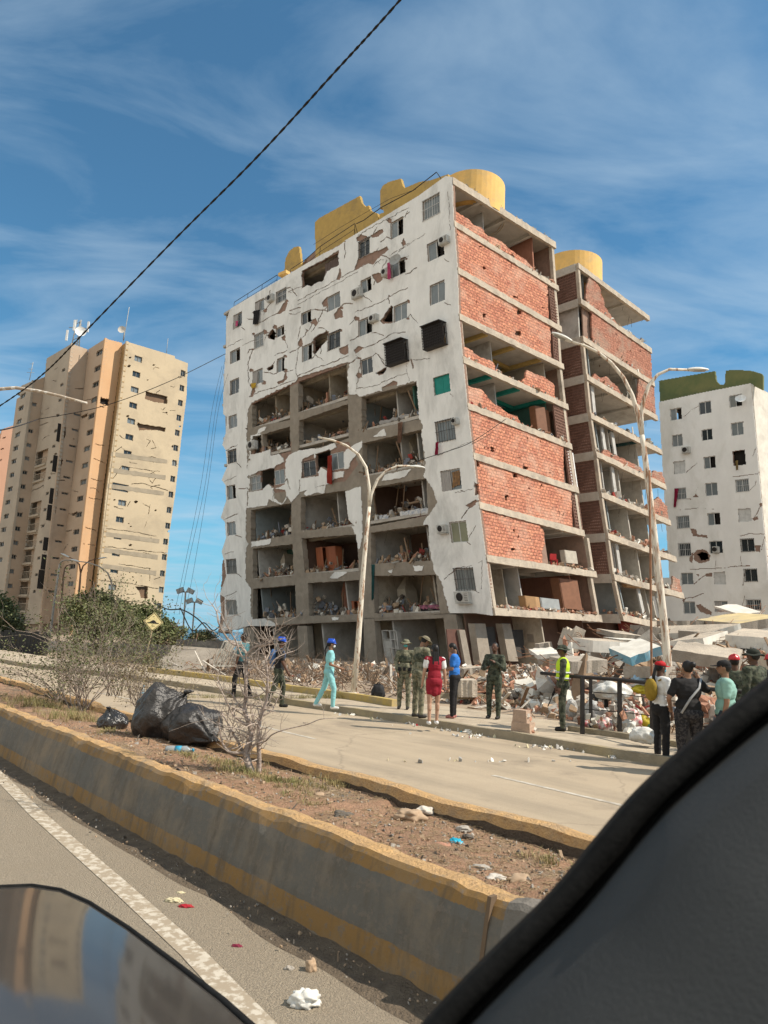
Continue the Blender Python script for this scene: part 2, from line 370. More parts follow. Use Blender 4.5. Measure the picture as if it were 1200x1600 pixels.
# ================================================================== ground, sea, roads
ds = Vector((-.684, .7295, 0)); dn = Vector((.7295, .684, 0))
def sn(s, n, z=0): return ds*s + dn*n + Vector((0, 0, z))
mb = MB()
coast = [(-160, 190), (-62, 160), (-47, 122), (-30, 96), (-24, 76), (-17, 72), (-8, 78), (8, 100), (60, 170), (400, 420), (1500, 500)]
gp = [(-1500, -600), (1500, -600)] + coast[::-1] + [(-400, 150), (-1500, 260)]
gv = [Vector((x, y, 0)) for x, y in gp]; me = bpy.data.meshes.new('ground'); me.from_pydata([tuple(v) for v in gv], [], [tuple(t) for t in tessellate_polygon([gv])]); bm = bmesh.new(); bm.from_mesh(me); [f.normal_flip() for f in bm.faces if f.normal.z < 0]; bm.to_mesh(me); bm.free()
tag(link('ground', me, earth), kind='structure')
sea = M('sea_water', (.008, .06, .095), rough=.25, spec=.5, var=.35, sc=.02)
mb = MB(); mb.quad([(-20000, 20, -4), (20000, 20, -4), (20000, 30000, -4), (-20000, 30000, -4)]); tag(mb.build('sea', sea), kind='structure')
def strip(name, n0, n1, s0, s1, z, mat, h=0.0, kind='structure', step=2.0, jit=0.0):
    mb = MB(); k = int((s1-s0)/step)
    for i in range(k):
        a, b = s0+i*step, s0+(i+1)*step
        mb.quad([sn(a, n0, z), sn(a, n1, z), sn(b, n1, z), sn(b, n0, z)])
        if h:
            mb.quad([sn(a, n0, z-h), sn(b, n0, z-h), sn(b, n0, z), sn(a, n0, z)]); mb.quad([sn(a, n1, z-h), sn(b, n1, z-h), sn(b, n1, z), sn(a, n1, z)])
    o = mb.build(name, mat)
    if kind: o['kind'] = kind
    return o
strip('near_road', -9, 3.25, -30, 60, .004, asph2)
strip('far_road', 4.7, 11.9, -30, 60, .004, roadm)
# kerb line and pavement of the far road
kerbm = M('kerb_concrete', (.32, .27, .19), rough=.95, sc=3, col2=(.22, .185, .13), bump=.5, bsc=25, dirt=(.42, .33, .17))
kp = [gnd(x, y, 0) for x, y in [(40, 1043), (168, 1057), (300, 1077), (440, 1100), (600, 1125), (800, 1157), (1020, 1195)]]
kp += [kp[-1]-ds*3, kp[-1]-ds*14]; kp = [kp[0]+ds*14] + kp
mb = MB(); mp_ = MB(); q = []
fine = []
for a, b in zip(kp[:-1], kp[1:]):
    n = max(1, int((b-a).length/.45))
    for i in range(n): fine.append(a.lerp(b, i/n))
fine.append(kp[-1])
wob = [Vector((noise.noise(p*.9)*.04, noise.noise(p*.9+Vector((9, 0, 0)))*.04, 0)) for p in fine]
ht = [.155+.03*noise.noise(p*1.7) for p in fine]
for i in range(len(fine)-1):
    a, b = fine[i]+wob[i], fine[i+1]+wob[i+1]; ha, hb = ht[i], ht[i+1]; U = Vector((0, 0, 1))
    mb.quad([a, b, b+U*hb+dn*.03, a+U*ha+dn*.03]); mb.quad([a+U*ha+dn*.03, b+U*hb+dn*.03, b+U*hb+dn*.18, a+U*ha+dn*.18])
    e = 3.0 if a.x < 2.5 else 2.6
    mp_.quad([a+dn*.18+U*.148, b+dn*.18+U*.148, b+dn*e+U*.15, a+dn*e+U*.15])
tag(mb.build('kerb', kerbm), kind='structure'); tag(mp_.build('pavement', pave), kind='structure')
# yellow kerb of the planting strip behind the pavement
ykm = M('yellow_kerb_paint', (.50, .36, .10), rough=.85, col2=(.36, .28, .14), sc=5, dirt=(.3, .26, .2), dsc=2)
def curb_run(name, px, z0, h, wd, mat, kind='structure'):
    P = [gnd(x, y, z0) for x, y in px]; mb = MB()
    for a, b in zip(P[:-1], P[1:]):
        mb.hexa([a, b, b+dn*wd, a+dn*wd] + [v+Vector((0, 0, h)) for v in (a, b, b+dn*wd, a+dn*wd)])
    return tag(mb.build(name, mat), kind=kind)
curb_run('back_kerb', [(230, 1050), (330, 1062), (445, 1079), (560, 1095), (612, 1104)], .15, .17, .22, ykm)
curb_run('back_kerb', [(680, 1091), (760, 1094), (815, 1097)], .15, .16, .3, kerbm)
curb_run('back_kerb', [(887, 1142), (960, 1152), (1030, 1163), (1120, 1178)], .15, .10, .2, kerbm)
# painted lines
linem = M('worn_white_road_paint', (.50, .45, .37), rough=.9, sc=15, col2=(.32, .263, .193), thr=(.44, .52), dirt=(.33, .275, .203), dsc=3.5)
def ribbon(name, px, wd, z, mat):
    P = [gnd(x, y, z) for x, y in px]; mb = MB()
    d = (P[-1]-P[0]).normalized(); nn = Vector((-d.y, d.x, 0))*wd/2
    for a, b in zip(P[:-1], P[1:]): mb.quad([a-nn, b-nn, b+nn, a+nn])
    o = mb.build(name, mat); o['kind'] = 'structure'; return o
nl = [gnd(x, y) for x, y in [(0, 1215), (60, 1275), (180, 1380), (300, 1490), (395, 1590)]]
def ribbonw(name, P, wd, z, mat):
    mb = MB(); d = (P[-1]-P[0]).normalized(); nn = Vector((-d.y, d.x, 0))*wd/2; U = Vector((0, 0, z))
    for a, b in zip(P[:-1], P[1:]): mb.quad([a-nn+U, b-nn+U, b+nn+U, a+nn+U])
    o = mb.build(name, mat); o['kind'] = 'structure'; return o
nl = [p for p in nl]; nl = [nl[0]+(nl[0]-nl[1])*8]+nl+[nl[-1]+(nl[-1]-nl[-2])*6]
ribbonw('edge_line_marking', nl, .14, .008, linem)
lanem = M('faded_lane_paint', (.50, .46, .39), rough=.85, sc=9, col2=(.33, .29, .235), thr=(.40, .62))
for a, b in (((770, 1212), (1010, 1268)), ((398, 1133), (492, 1155)), ((150, 1082), (205, 1093))):
    P = [gnd(*a), gnd(*b)]; ribbonw('lane_marking', P, .09, .008, lanem)
# ================================================================== planter (median) with yellow and grey walls
def bandmat():
    m, t, b = base('painted_planter_wall'); b.inputs['Roughness'].default_value = .85
    tx = N(t, 'ShaderNodeTexCoord'); sp = N(t, 'ShaderNodeSeparateXYZ'); L(t, tx.outputs['Object'], sp.inputs[0])
    ns = N(t, 'ShaderNodeTexNoise', i_Scale=5.0, i_Detail=10.0, i_Roughness=.75); L(t, tx.outputs['Object'], ns.inputs['Vector'])
    ad = N(t, 'ShaderNodeMath', operation='MULTIPLY_ADD'); L(t, ns.outputs[0], ad.inputs[0]); ad.inputs[1].default_value = .06; L(t, sp.outputs[2], ad.inputs[2])
    rp = N(t, 'ShaderNodeValToRGB'); rp.color_ramp.interpolation = 'CONSTANT'; e = rp.color_ramp.elements
    Y = (.25, .143, .046, 1); G = (.128, .118, .10, 1)  # paint tones darkened; the shade on the wall face is put into them
    e[0].position = 0; e[0].color = (.2, .165, .125, 1); e[1].position = .055; e[1].color = Y
    x = e.new(.195); x.color = G; x = e.new(.505); x.color = Y
    L(t, ad.outputs[0], rp.inputs[0])
    n2 = N(t, 'ShaderNodeTexNoise', i_Scale=1.6, i_Detail=9.0, i_Roughness=.7); L(t, tx.outputs['Object'], n2.inputs['Vector'])
    r2 = N(t, 'ShaderNodeMapRange', i_From_Min=.46, i_From_Max=.66, i_To_Max=.75); L(t, n2.outputs[0], r2.inputs[0])
    mx = N(t, 'ShaderNodeMix', data_type='RGBA'); L(t, r2.outputs[0], mx.inputs[0]); L(t, rp.outputs[0], mx.inputs[6]); mx.inputs[7].default_value = (.26, .195, .125, 1)
    ms_ = N(t, 'ShaderNodeMapping'); ms_.inputs['Scale'].default_value = (3, 3, .35); L(t, tx.outputs['Object'], ms_.inputs[0])
    ns2 = N(t, 'ShaderNodeTexNoise', i_Scale=2.2, i_Detail=8.0, i_Roughness=.7); L(t, ms_.outputs[0], ns2.inputs['Vector']); rs2 = N(t, 'ShaderNodeMapRange', i_From_Min=.50, i_From_Max=.68, i_To_Max=.8); L(t, ns2.outputs[0], rs2.inputs[0])
    mxs = N(t, 'ShaderNodeMix', data_type='RGBA'); L(t, rs2.outputs[0], mxs.inputs[0]); L(t, mx.outputs[2], mxs.inputs[6]); mxs.inputs[7].default_value = (.10, .082, .06, 1); mx = mxs
    n3 = N(t, 'ShaderNodeTexNoise', i_Scale=14, i_Detail=9.0, i_Roughness=.75); L(t, tx.outputs['Object'], n3.inputs['Vector'])
    r3 = N(t, 'ShaderNodeMapRange', i_From_Min=.54, i_From_Max=.60, i_To_Max=.75); L(t, n3.outputs[0], r3.inputs[0])
    m3 = N(t, 'ShaderNodeMix', data_type='RGBA'); L(t, r3.outputs[0], m3.inputs[0]); L(t, mx.outputs[2], m3.inputs[6]); m3.inputs[7].default_value = (.17, .14, .11, 1)
    L(t, m3.outputs[2], b.inputs['Base Color'])
    bp = N(t, 'ShaderNodeBump', i_Strength=.5, i_Distance=.02); L(t, n3.outputs[0], bp.inputs['Height']); L(t, bp.outputs[0], b.inputs['Normal'])
    return m
wallp = bandmat()
topm = M('worn_sunlit_wall_top', (.62, .385, .17), rough=.95, sc=9, col2=(.40, .26, .14), bump=.8, bsc=45, dirt=(.36, .285, .20), dsc=4)  # worn, dusty paint; sunlight on the top is put into its lighter colour
barec = M('bare_wall_concrete', (.20, .18, .155), rough=.9, sc=4, col2=(.15, .135, .115), bump=.4, bsc=30)
def nz(s, k, a=1, f=1.0): return a*noise.noise(Vector((s*f, k*7.3, 1.7)))
pl = thing('planter_wall', 'low concrete planter wall beside the near lane, yellow and grey painted bands', 'wall', sn(5, 3.2))
mb = MB(); S0, S1, ST = -1.0, 46.0, .09; prev = None; nst = int((S1-S0)/ST)
for i in range(nst+1):
    s = S0+i*ST; c = .0022*max(0, s-3)**2 if s < 14 else .2662+.048*(s-14)
    zt = .585+nz(s, 1, .025, .7)+nz(s, 2, .018, 4.3)+nz(s, 9, .014, 11); o = nz(s, 3, .03, .8); bt = 0
    ch = max(0, noise.noise(Vector((s*2.6, 50, 0)))-.15)*.09
    row = [(3.05+c, 0), (3.08+c+o*.3, .2), (3.13+c+o*.6, .42+nz(s, 31, .03, 6)), (3.175+c+o+ch*.3, zt-.035-ch), (3.20+c+o+ch, zt-.008-ch*.4), (3.27+c+o, zt+nz(s, 4, .008, 9)), (3.35+c+o+nz(s, 5, .03, 3), zt-.012+nz(s, 6, .01, 7)), (3.37+c+o+nz(s, 5, .03, 3), zt-.06), (3.37+c+o, .3)]
    row = [sn(s, n, z) for n, z in row]
    if prev:
        mi = 1 if s < 2.42 else 0
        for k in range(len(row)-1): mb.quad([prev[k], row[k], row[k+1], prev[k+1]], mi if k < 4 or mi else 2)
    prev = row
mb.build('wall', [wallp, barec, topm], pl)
mb = MB()
for s in (2.42,): mb.hexa([sn(s-.012, 3.035, 0), sn(s+.012, 3.035, 0), sn(s+.012, 3.08, 0), sn(s-.012, 3.08, 0), sn(s-.012, 3.15, .57), sn(s+.012, 3.15, .57), sn(s+.012, 3.2, .57), sn(s-.012, 3.2, .57)])
mb.build('joint', M('joint_rust', (.16, .11, .07), rough=1), pl)
pf = thing('planter_wall', 'far rim of the planter with worn yellow paint, along the empty road', 'wall', sn(5, 4.7))
mb = MB(); prev = None
for i in range(nst+1):
    s = S0+i*ST; c = .0022*max(0, s-3)**2 if s < 14 else .2662+.048*(s-14)
    zt = .575+nz(s, 11, .03, .9)+nz(s, 12, .022, 3.3); o = nz(s, 13, .09, .8)+nz(s, 14, .04, 2.2)
    row = [(4.60+c+o+nz(s, 15, .05, 1.9)+nz(s, 16, .03, 5), .28), (4.58+c+o+nz(s, 15, .05, 1.9), zt-.08+nz(s, 17, .03, 5)), (4.60+c+o+nz(s, 15, .03, 1.9), zt-.01), (4.68+c+o, zt), (4.76+c+o, zt-.01), (4.78+c+o, 0)]
    row = [sn(s, n, z) for n, z in row]
    if prev:
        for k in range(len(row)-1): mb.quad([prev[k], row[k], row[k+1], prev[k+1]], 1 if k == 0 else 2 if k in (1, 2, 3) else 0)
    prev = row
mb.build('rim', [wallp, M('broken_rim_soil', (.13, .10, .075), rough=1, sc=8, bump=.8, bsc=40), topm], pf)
soilm = M('planter_soil', (.43, .255, .16), rough=1, sc=3, col2=(.29, .18, .115), bump=.9, bsc=55, dirt=(.30, .25, .17), dsc=1.5)
def soilz(s, n):
    z = .49-.07*min(1, max(0, (n-3.9)/.9))+nz(s, 21, .03, 1.1)+.03*noise.noise(Vector((s*2.5, n*2.5, 0)))+.018*noise.noise(Vector((s*9, n*9, 3)))
    if s > 4.6: z += .03
    return z
mb = MB(); G = []
NN = 22
for i in range(int((S1-S0)/.08)+1):
    s = S0+i*.08; c = .0022*max(0, s-3)**2 if s < 14 else .2662+.048*(s-14)
    G.append([sn(s, 3.30+c+(1.34)*k/NN, soilz(s, 3.30+1.34*k/NN)) for k in range(NN+1)])
for i in range(len(G)-1):
    for k in range(NN): mb.quad([G[i][k], G[i+1][k], G[i+1][k+1], G[i][k+1]], sm=True)
so = mb.build('planter_soil', soilm); so['kind'] = 'structure'
bm = bmesh.new(); bm.from_mesh(so.data); bmesh.ops.remove_doubles(bm, verts=bm.verts, dist=1e-4); bm.to_mesh(so.data); bm.free()
def soilp(x, y):      # point on the planter soil under a photograph pixel
    p = gnd(x, y, .47); return p
# gutter dirt at the foot of the near wall
mb = MB(); 
for i in range(int(26/.07)):
    s = 0+i*.07
    a = .16+.09*noise.noise(Vector((s*1.2, 3, 0))); b = .16+.09*noise.noise(Vector(((s+.07)*1.2, 3, 0))); c = .0022*max(0, s-3)**2 if s < 14 else .2662+.048*(s-14)
    z1 = .035+.03*noise.noise(Vector((s*5, 9, 0))); z2 = .035+.03*noise.noise(Vector(((s+.07)*5, 9, 0)))
    mb.quad([sn(s, 3.1+c, z1), sn(s+.07, 3.1+c, z2), sn(s+.07, 3.02-b*.5+c, z2*.6), sn(s, 3.02-a*.5+c, z1*.6)]); mb.quad([sn(s, 3.02-a*.5+c, z1*.6), sn(s+.07, 3.02-b*.5+c, z2*.6), sn(s+.07, 2.98-b+c, .005), sn(s, 2.98-a+c, .005)])
tag(mb.build('gutter_dirt', M('gutter_dirt', (.22, .172, .122), rough=1, sc=9, col2=(.13, .10, .073), bump=1, bsc=60)), kind='structure')
# ================================================================== the car the photograph is taken from
car = thing('car', 'dark car interior edge and bonnet, window pillar filling the lower right corner', 'car', (0.2, .2, 0))
paint = M('dark_car_paint', (.055, .05, .045), rough=.07, spec=.5, var=.2, sc=1)
trim = M('black_rubber', (.009, .009, .009), rough=.7, sc=30, col2=(.016, .016, .016), bump=.15, bsc=200, spec=.1)
panel = M('grey_door_plastic', (.040, .043, .045), rough=.75, sc=6, var=.2, bump=.2, bsc=350)
edge = [(-500, 1560), (-300, 1450), (-120, 1400), (0, 1386), (50, 1384), (95, 1391), (140, 1411), (200, 1450), (280, 1511), (345, 1562), (400, 1612), (480, 1690)]
E = [gnd(x, y, 1.12) for x, y in edge]; cen = gnd(-120, 2100, 1.12)
mb = MB(); rows = []
for k in range(13):
    t = k/12; rows.append([e.lerp(cen, t*.92)+Vector((0, 0, .030*math.sin(min(1, t*1.6)*math.pi/2))) for e in E])
for k in range(12):
    for i in range(len(E)-1): mb.quad([rows[k][i], rows[k][i+1], rows[k+1][i+1], rows[k+1][i]], sm=True)
bo = mb.build('bonnet', paint, car); bm = bmesh.new(); bm.from_mesh(bo.data); bmesh.ops.remove_doubles(bm, verts=bm.verts, dist=1e-4); bm.to_mesh(bo.data); bm.free()
mb = MB(); mb.tube([e+Vector((0, 0, .0)) for e in E], .006, 8); mb.tube([e+(e-cen).normalized()*.012+Vector((0, 0, -.008)) for e in E], .008, 8); mb.build('bonnet_trim', trim, car)
mb = MB()
for i in range(len(E)-1):
    o1 = (E[i]-cen).normalized()*.02; o2 = (E[i+1]-cen).normalized()*.02
    mb.quad([E[i]+o1*.4, E[i+1]+o2*.4, E[i+1]-o2*2-Vector((0, 0, .5)), E[i]-o1*2-Vector((0, 0, .5))])
mb.build('wing_panel', paint, car)
pe = [(1330, 950), (1200, 1058), (1130, 1112), (1035, 1195), (985, 1243), (940, 1296), (898, 1348), (858, 1396), (800, 1452), (740, 1512), (655, 1602), (500, 1790)]
_q = []
for i in range(len(pe)-1):
    p0, p1, p2, p3 = [Vector(pe[max(0, min(len(pe)-1, k))]) for k in (i-1, i, i+1, i+2)]
    for k in range(6):
        t = k/6; _q.append(.5*((2*p1)+(p2-p0)*t+(2*p0-5*p1+4*p2-p3)*t*t+(3*p1-p0-3*p2+p3)*t**3))
_q.append(Vector(pe[-1]))
for _ in range(10): _q = [_q[0]]+[(_q[i-1]+_q[i]*2+_q[i+1])/4 for i in range(1, len(_q)-1)]+[_q[-1]]
pe = [tuple(v) for v in _q]
def off(i, d):
    a = Vector(pe[max(0, i-4)]); b = Vector(pe[min(len(pe)-1, i+4)]); t = (b-a).normalized(); n = Vector((-t.y, t.x)); n = n if n.x > 0 else -n
    p = Vector(pe[i])+n*d; return p.x, p.y
prof = [(2, .74), (-1, .66), (1, .60), (5, .575), (12, .56), (30, .557), (46, .556), (58, .558), (64, .575), (72, .582), (80, .565), (90, .535), (140, .47), (260, .44), (420, .41), (700, .38), (1100, .37)]
prof = [(d*.72 if d < 100 else d-26, Y) for d, Y in prof]
mb = MB(); mb2 = MB(); rows = []
for i in range(len(pe)): rows.append([aty(*off(i, d), Y) for d, Y in prof])
for i in range(len(pe)-1):
    for k in range(len(prof)-1): (mb if k < 10 else mb2).quad([rows[i][k], rows[i+1][k], rows[i+1][k+1], rows[i][k+1]], sm=True)
a = mb.build('weatherstrip', trim, car); b = mb2.build('door_panel', panel, car)
for o in (a, b):
    bm = bmesh.new(); bm.from_mesh(o.data); bmesh.ops.remove_doubles(bm, verts=bm.verts, dist=1e-5); bm.to_mesh(o.data); bm.free()
mb = MB()      # outer skin of the door, so that it is a closed body and shades its inside
for i in range(len(pe)-1):
    q = [rows[i][0], rows[i+1][0], rows[i+1][-1]+Vector((.12, .36, 0)), rows[i][-1]+Vector((.12, .36, 0))]; mb.quad(q)
mb.build('door_skin', paint, car)
# ================================================================== window and fitting helpers
def uzrect(S, x0, x1, cy, h):
    u0, _ = S.uz(x0, cy); u1, _ = S.uz(x1, cy); xm = (x0+x1)/2
    _, zt = S.uz(xm, cy-h/2); _, zb = S.uz(xm, cy+h/2); return u0, u1, zb, zt
def rpx(S, r, g=0):
    u0, u1, zb, zt = r; s = 1 if u1 > u0 else -1
    return [proj(S.P(u, z)) for u, z in ((u0-s*g, zb-g), (u1+s*g, zb-g), (u1+s*g, zt+g), (u0-s*g, zt+g))]
def sbox(mb, S, u0, u1, z0, z1, d0, d1, mi=0):
    mb.hexa([S.P(u0, z0, d0), S.P(u1, z0, d0), S.P(u1, z0, d1), S.P(u0, z0, d1), S.P(u0, z1, d0), S.P(u1, z1, d0), S.P(u1, z1, d1), S.P(u0, z1, d1)], mi)
curt = M('curtain_cloth', (.42, .40, .38), rough=1, sc=4, var=.4, stretch=(6, 6, .3))
teal = M('teal_frame', (.02, .26, .22), rough=.7)
def window(parent, S, r, style='slide', glass=None, fm=None):
    """aluminium window with two sliding sashes; styles add a grille, a curtain or leave it wrecked"""
    u0, u1, zb, zt = r; fm = fm or alu; t = .055; s = 1 if u1 > u0 else -1; m = MB(); um = (u0+u1)/2
    D = .06
    for a, b, c, d in ((u0, u0+s*t, zb, zt), (u1-s*t, u1, zb, zt), (u0+s*t, u1-s*t, zb, zb+t), (u0+s*t, u1-s*t, zt-t, zt)): sbox(m, S, a, b, c, d, D, D+.07)
    sbox(m, S, um-s*.03, um+s*.03, zb+t, zt-t, D+.005, D+.062)
    w = m.build('window', fm, parent)
    p = MB()
    if style == 'open':
        sbox(p, S, u0+s*t, um-s*.03, zb+t, zt-t, D+.03, D+.04)
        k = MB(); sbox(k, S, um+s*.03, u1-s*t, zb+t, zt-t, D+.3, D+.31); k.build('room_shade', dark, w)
    else: sbox(p, S, u0+s*t, u1-s*t, zb+t, zt-t, D+.025, D+.04)
    p.build('pane', glass or random.choice([glassd, glassd, glassl]), w)
    if style == 'grille':
        g = MB(); n = 7
        for i in range(n+1):
            u = u0+(u1-u0)*i/n; g.bar(S.P(u, zb-.05, -.06), S.P(u, zt+.05, -.06), .022)
        for z in (zb, (zb+zt)/2, zt): g.bar(S.P(u0-s*.04, z, -.085), S.P(u1+s*.04, z, -.085), .025)
        g.build('grille', random.choice([steelb, alu]), w)
    if style == 'curtain':
        c = MB(); n = 10
        for i in range(n):
            ua = u0+(um-u0)*i/n; ub = u0+(um-u0)*(i+1)/n; da = -.02+.03*(i % 2); db = -.02+.03*((i+1) % 2)
            c.quad([S.P(ua, zb-.05, da), S.P(ub, zb-.1, db), S.P(ub, zt-.1, db), S.P(ua, zt-.1, da)])
        c.build('curtain', curt, w)
    return w
def cage(parent, S, r, dep=.45):
    """projecting black security cage with a mesh screen"""
    u0, u1, zb, zt = r; m = MB(); n = 12
    for i in range(n+1):
        u = u0+(u1-u0)*i/n; m.bar(S.P(u, zb, -dep), S.P(u, zt, -dep), .035)
    for i in range(9):
        z = zb+(zt-zb)*i/8; m.bar(S.P(u0, z, -dep-.03), S.P(u1, z, -dep-.03), .03)
    for u in (u0, u1):
        for z in (zb, (zb+zt)/2, zt): m.bar(S.P(u, z, -dep), S.P(u, z, .05), .03)
        for k in range(4): m.bar(S.P(u, zb, -dep*k/4), S.P(u, zt, -dep*k/4), .03)
    sbox(m, S, u0, u1, zb-.03, zb, -dep, 0); sbox(m, S, u0-.05, u1+.05, zt, zt+.05, -dep-.2, 0)
    w = m.build('window_cage', steelb, parent)
    p = MB(); sbox(p, S, u0, u1, zb, zt, -dep+.06, -dep+.07); p.build('screen', M('dark_mesh_screen', (.045, .04, .038), rough=1), w)
def aircon(parent, S, x0, x1, y0, y1, d=.35):
    u0, z1 = S.uz(x0, (y0+y1)/2); u1, _ = S.uz(x1, (y0+y1)/2); xm = (x0+x1)/2
    _, zt = S.uz(xm, y0); _, zb = S.uz(xm, y1); s = 1 if u1 > u0 else -1
    m = MB(); sbox(m, S, u0, u1, zb, zt, -d, 0)
    for z in (zb-.03,): sbox(m, S, u0, u1, z-.04, z, -d, 0)
    a = m.build('air_conditioner', M('ac_case', (.55, .55, .52), rough=.6, dirt=(.35, .32, .28)), parent)
    g = MB(); c = (u0+(u1-u0)*.38, (zb+zt)/2); r = (zt-zb)*.38
    for k in range(3):
        pts = [S.P(c[0]+math.cos(t*math.pi/9)*r*(1-k*.3), c[1]+math.sin(t*math.pi/9)*r*(1-k*.3), -d-.015) for t in range(19)]; g.tube(pts, .012, 5, caps=False)
    pts = [S.P(c[0]+math.cos(t*math.pi/9)*r, c[1]+math.sin(t*math.pi/9)*r, -d-.006) for t in range(18)]; g.quad(pts)
    for k in range(5): sbox(g, S, u0+(u1-u0)*.72, u1-(u1-u0)*.06, zb+(zt-zb)*(.15+.15*k), zb+(zt-zb)*(.19+.15*k), -d-.01, -d)
    g.build('fan_grille', steelb, a)
def cloth(name, label, S, pts, d, mat, wav=.05, cat='cloth', nu=10):
    """hanging cloth: pts = left line top->bottom and right line top->bottom (pixels)"""
    (lx, ly), (lx2, ly2), (rx, ry), (rx2, ry2) = pts; m = MB(); nv = 8; G = []
    for j in range(nv+1):
        t = j/nv; row = []
        for i in range(nu+1):
            s = i/nu; x = (lx+(lx2-lx)*t)*(1-s)+(rx+(rx2-rx)*t)*s; y = (ly+(ly2-ly)*t)*(1-s)+(ry+(ry2-ry)*t)*s
            row.append(S.at(x+random.uniform(-.3, .3)*t, y+(random.uniform(-1, 1) if j == nv else 0), d+wav*math.sin(i*2.1+j*.4))[0])
        G.append(row)
    for j in range(nv):
        for i in range(nu): m.quad([G[j][i], G[j][i+1], G[j+1][i+1], G[j+1][i]], sm=True)
    o = m.build(name, mat); tag(o, label, cat); return o
RUB = [M('rubble_grey', (.40, .36, .31), rough=1, sc=5, bump=.6, bsc=15), M('rubble_light', (.60, .55, .48), rough=1, sc=5, bump=.5, bsc=15), M('rubble_brick', (.47, .25, .17), rough=1, sc=5, bump=.6, bsc=15), M('rubble_dark', (.14, .12, .10), rough=1, sc=5, bump=.6, bsc=15), M('rubble_wood', (.25, .17, .11), rough=1, sc=5), M('rubble_white', (.70, .67, .60), rough=.95, sc=4, var=.2), M('rubble_tan', (.42, .30, .20), rough=1, sc=5), M('rubble_cloth', (.20, .22, .26), rough=1, sc=3), M('rubble_red', (.33, .06, .05), rough=1, sc=3)]
def rrot():
    from mathutils import Euler
    return Euler((random.uniform(-3, 3), random.uniform(-3, 3), random.uniform(-3, 3))).to_matrix()
def chunk(m, p, s, mi):
    k = random.random()
    if mi == 4 or k < .12: sz = (s*random.uniform(1.5, 3.2), s*random.uniform(.2, .5), s*random.uniform(.08, .25))
    elif k < .45: sz = (s*random.uniform(.9, 1.7), s*random.uniform(.7, 1.2), s*random.uniform(.15, .4))
    else: sz = (s*random.uniform(.6, 1.2), s*random.uniform(.5, 1.1), s*random.uniform(.4, .9))
    m.box(p, sz, rrot(), mi, jit=.16)
# ================================================================== the collapsed apartment block, front wing
dA = hdir(-470); dB = hdir(2056)
FB = Frame([(707, 277), (709, 343), (715, 418), (717, 490), (723, 557), (730, 629), (739, 707), (748, 784), (759, 867), (771, 946)], 42, dA, dB)
A = SA(FB); B = SB(FB)
AL = 28.6
CRN = [(707, 277), (709, 345), (715, 418), (717, 490), (723, 557), (730, 629), (740, 707), (749, 784), (760, 867), (771, 950)]
LFT = [(394, 462), (394, 515), (394, 563), (394, 613), (394, 668), (394, 714), (394, 778), (394, 846), (394, 904), (394, 967)]
RGT = [(868, 379), (872, 447), (877, 511), (880, 569), (887, 632), (893, 694), (903, 762), (912, 829), (931, 893), (939, 962)]
SL = []
for c, l, r in zip(CRN, LFT, RGT):
    zc = FB.solve(*c, b=0)[1]; a, zl = FB.solve(*l, b=0); b, zr = FB.solve(*r, a=0); SL.append((zc, (zl-zc)/a, (zr-zc)/b, b))
def zs(k, a, b): s = SL[k]; return s[0]+s[1]*a+s[2]*b
def fbox(m, a0, a1, b0, b1, zb, zt, mi=0, F=FB):   # zb, zt: functions or numbers
    f = lambda q, a, b: q(a, b) if callable(q) else q
    m.hexa([F.W(a, b, f(q, a, b)) for q in (zb, zt) for a, b in ((a0, b0), (a1, b0), (a1, b1), (a0, b1))], mi)
def edge_piece(m, F, zf, k, a0, a1, b0, b1, h, first, last, mi=1):
    ob = lambda b: a0+.035*noise.noise(Vector((b*2.2, k*3.1, 5)))+.015*noise.noise(Vector((b*9, k, 8)))
    lo = lambda b: -h+.03*noise.noise(Vector((b*2.7, k*2.3, 1))); hi = lambda b: .02+.035*noise.noise(Vector((b*3, k*1.3, 0)))+.02*noise.noise(Vector((b*11, k, 0)))
    P = lambda a, b, d: F.W(a, b, zf(k, a, b)+d)
    q = [[P(ob(b), b, lo(b)), P(a1, b, lo(b)), P(a1, b, hi(b)), P(ob(b)+.012, b, hi(b))] for b in (b0, b1)]
    for i in range(4): j = (i+1) % 4; m.quad([q[0][i], q[1][i], q[1][j], q[0][j]], mi)
    if first: m.quad(q[0], mi)
    if last: m.quad(q[1][::-1], mi)
apt = thing('apartment_building', 'collapsed white apartment block, corner nearest the street, red clay brick side laid open', 'building', FB.W(10, 5, 0))
for k in range(10):
    bR = SL[k][3]; m = MB(); a0 = -.05
    top = lambda a, b, k=k: zs(k, a, b); bot = lambda a, b, k=k: zs(k, a, b)-.22
    na = 8
    for i in range(na):
        x0 = .2+(AL-.2)*i/na; x1 = .2+(AL-.2)*(i+1)/na; fbox(m, x0, x1, .05, min(bR, 10.6)-.02, bot, top, 0)
    # coarse edge beam on the open side, broken up a little
    n = 60
    for i in range(n):
        edge_piece(m, FB, zs, k, a0, .2, bR*i/n, bR*(i+1)/n, .5 if k == 0 else .42, i == 0, i == n-1)
    m.build('roof_slab' if k == 0 else 'floor_slab', [ceilm, concs], apt)
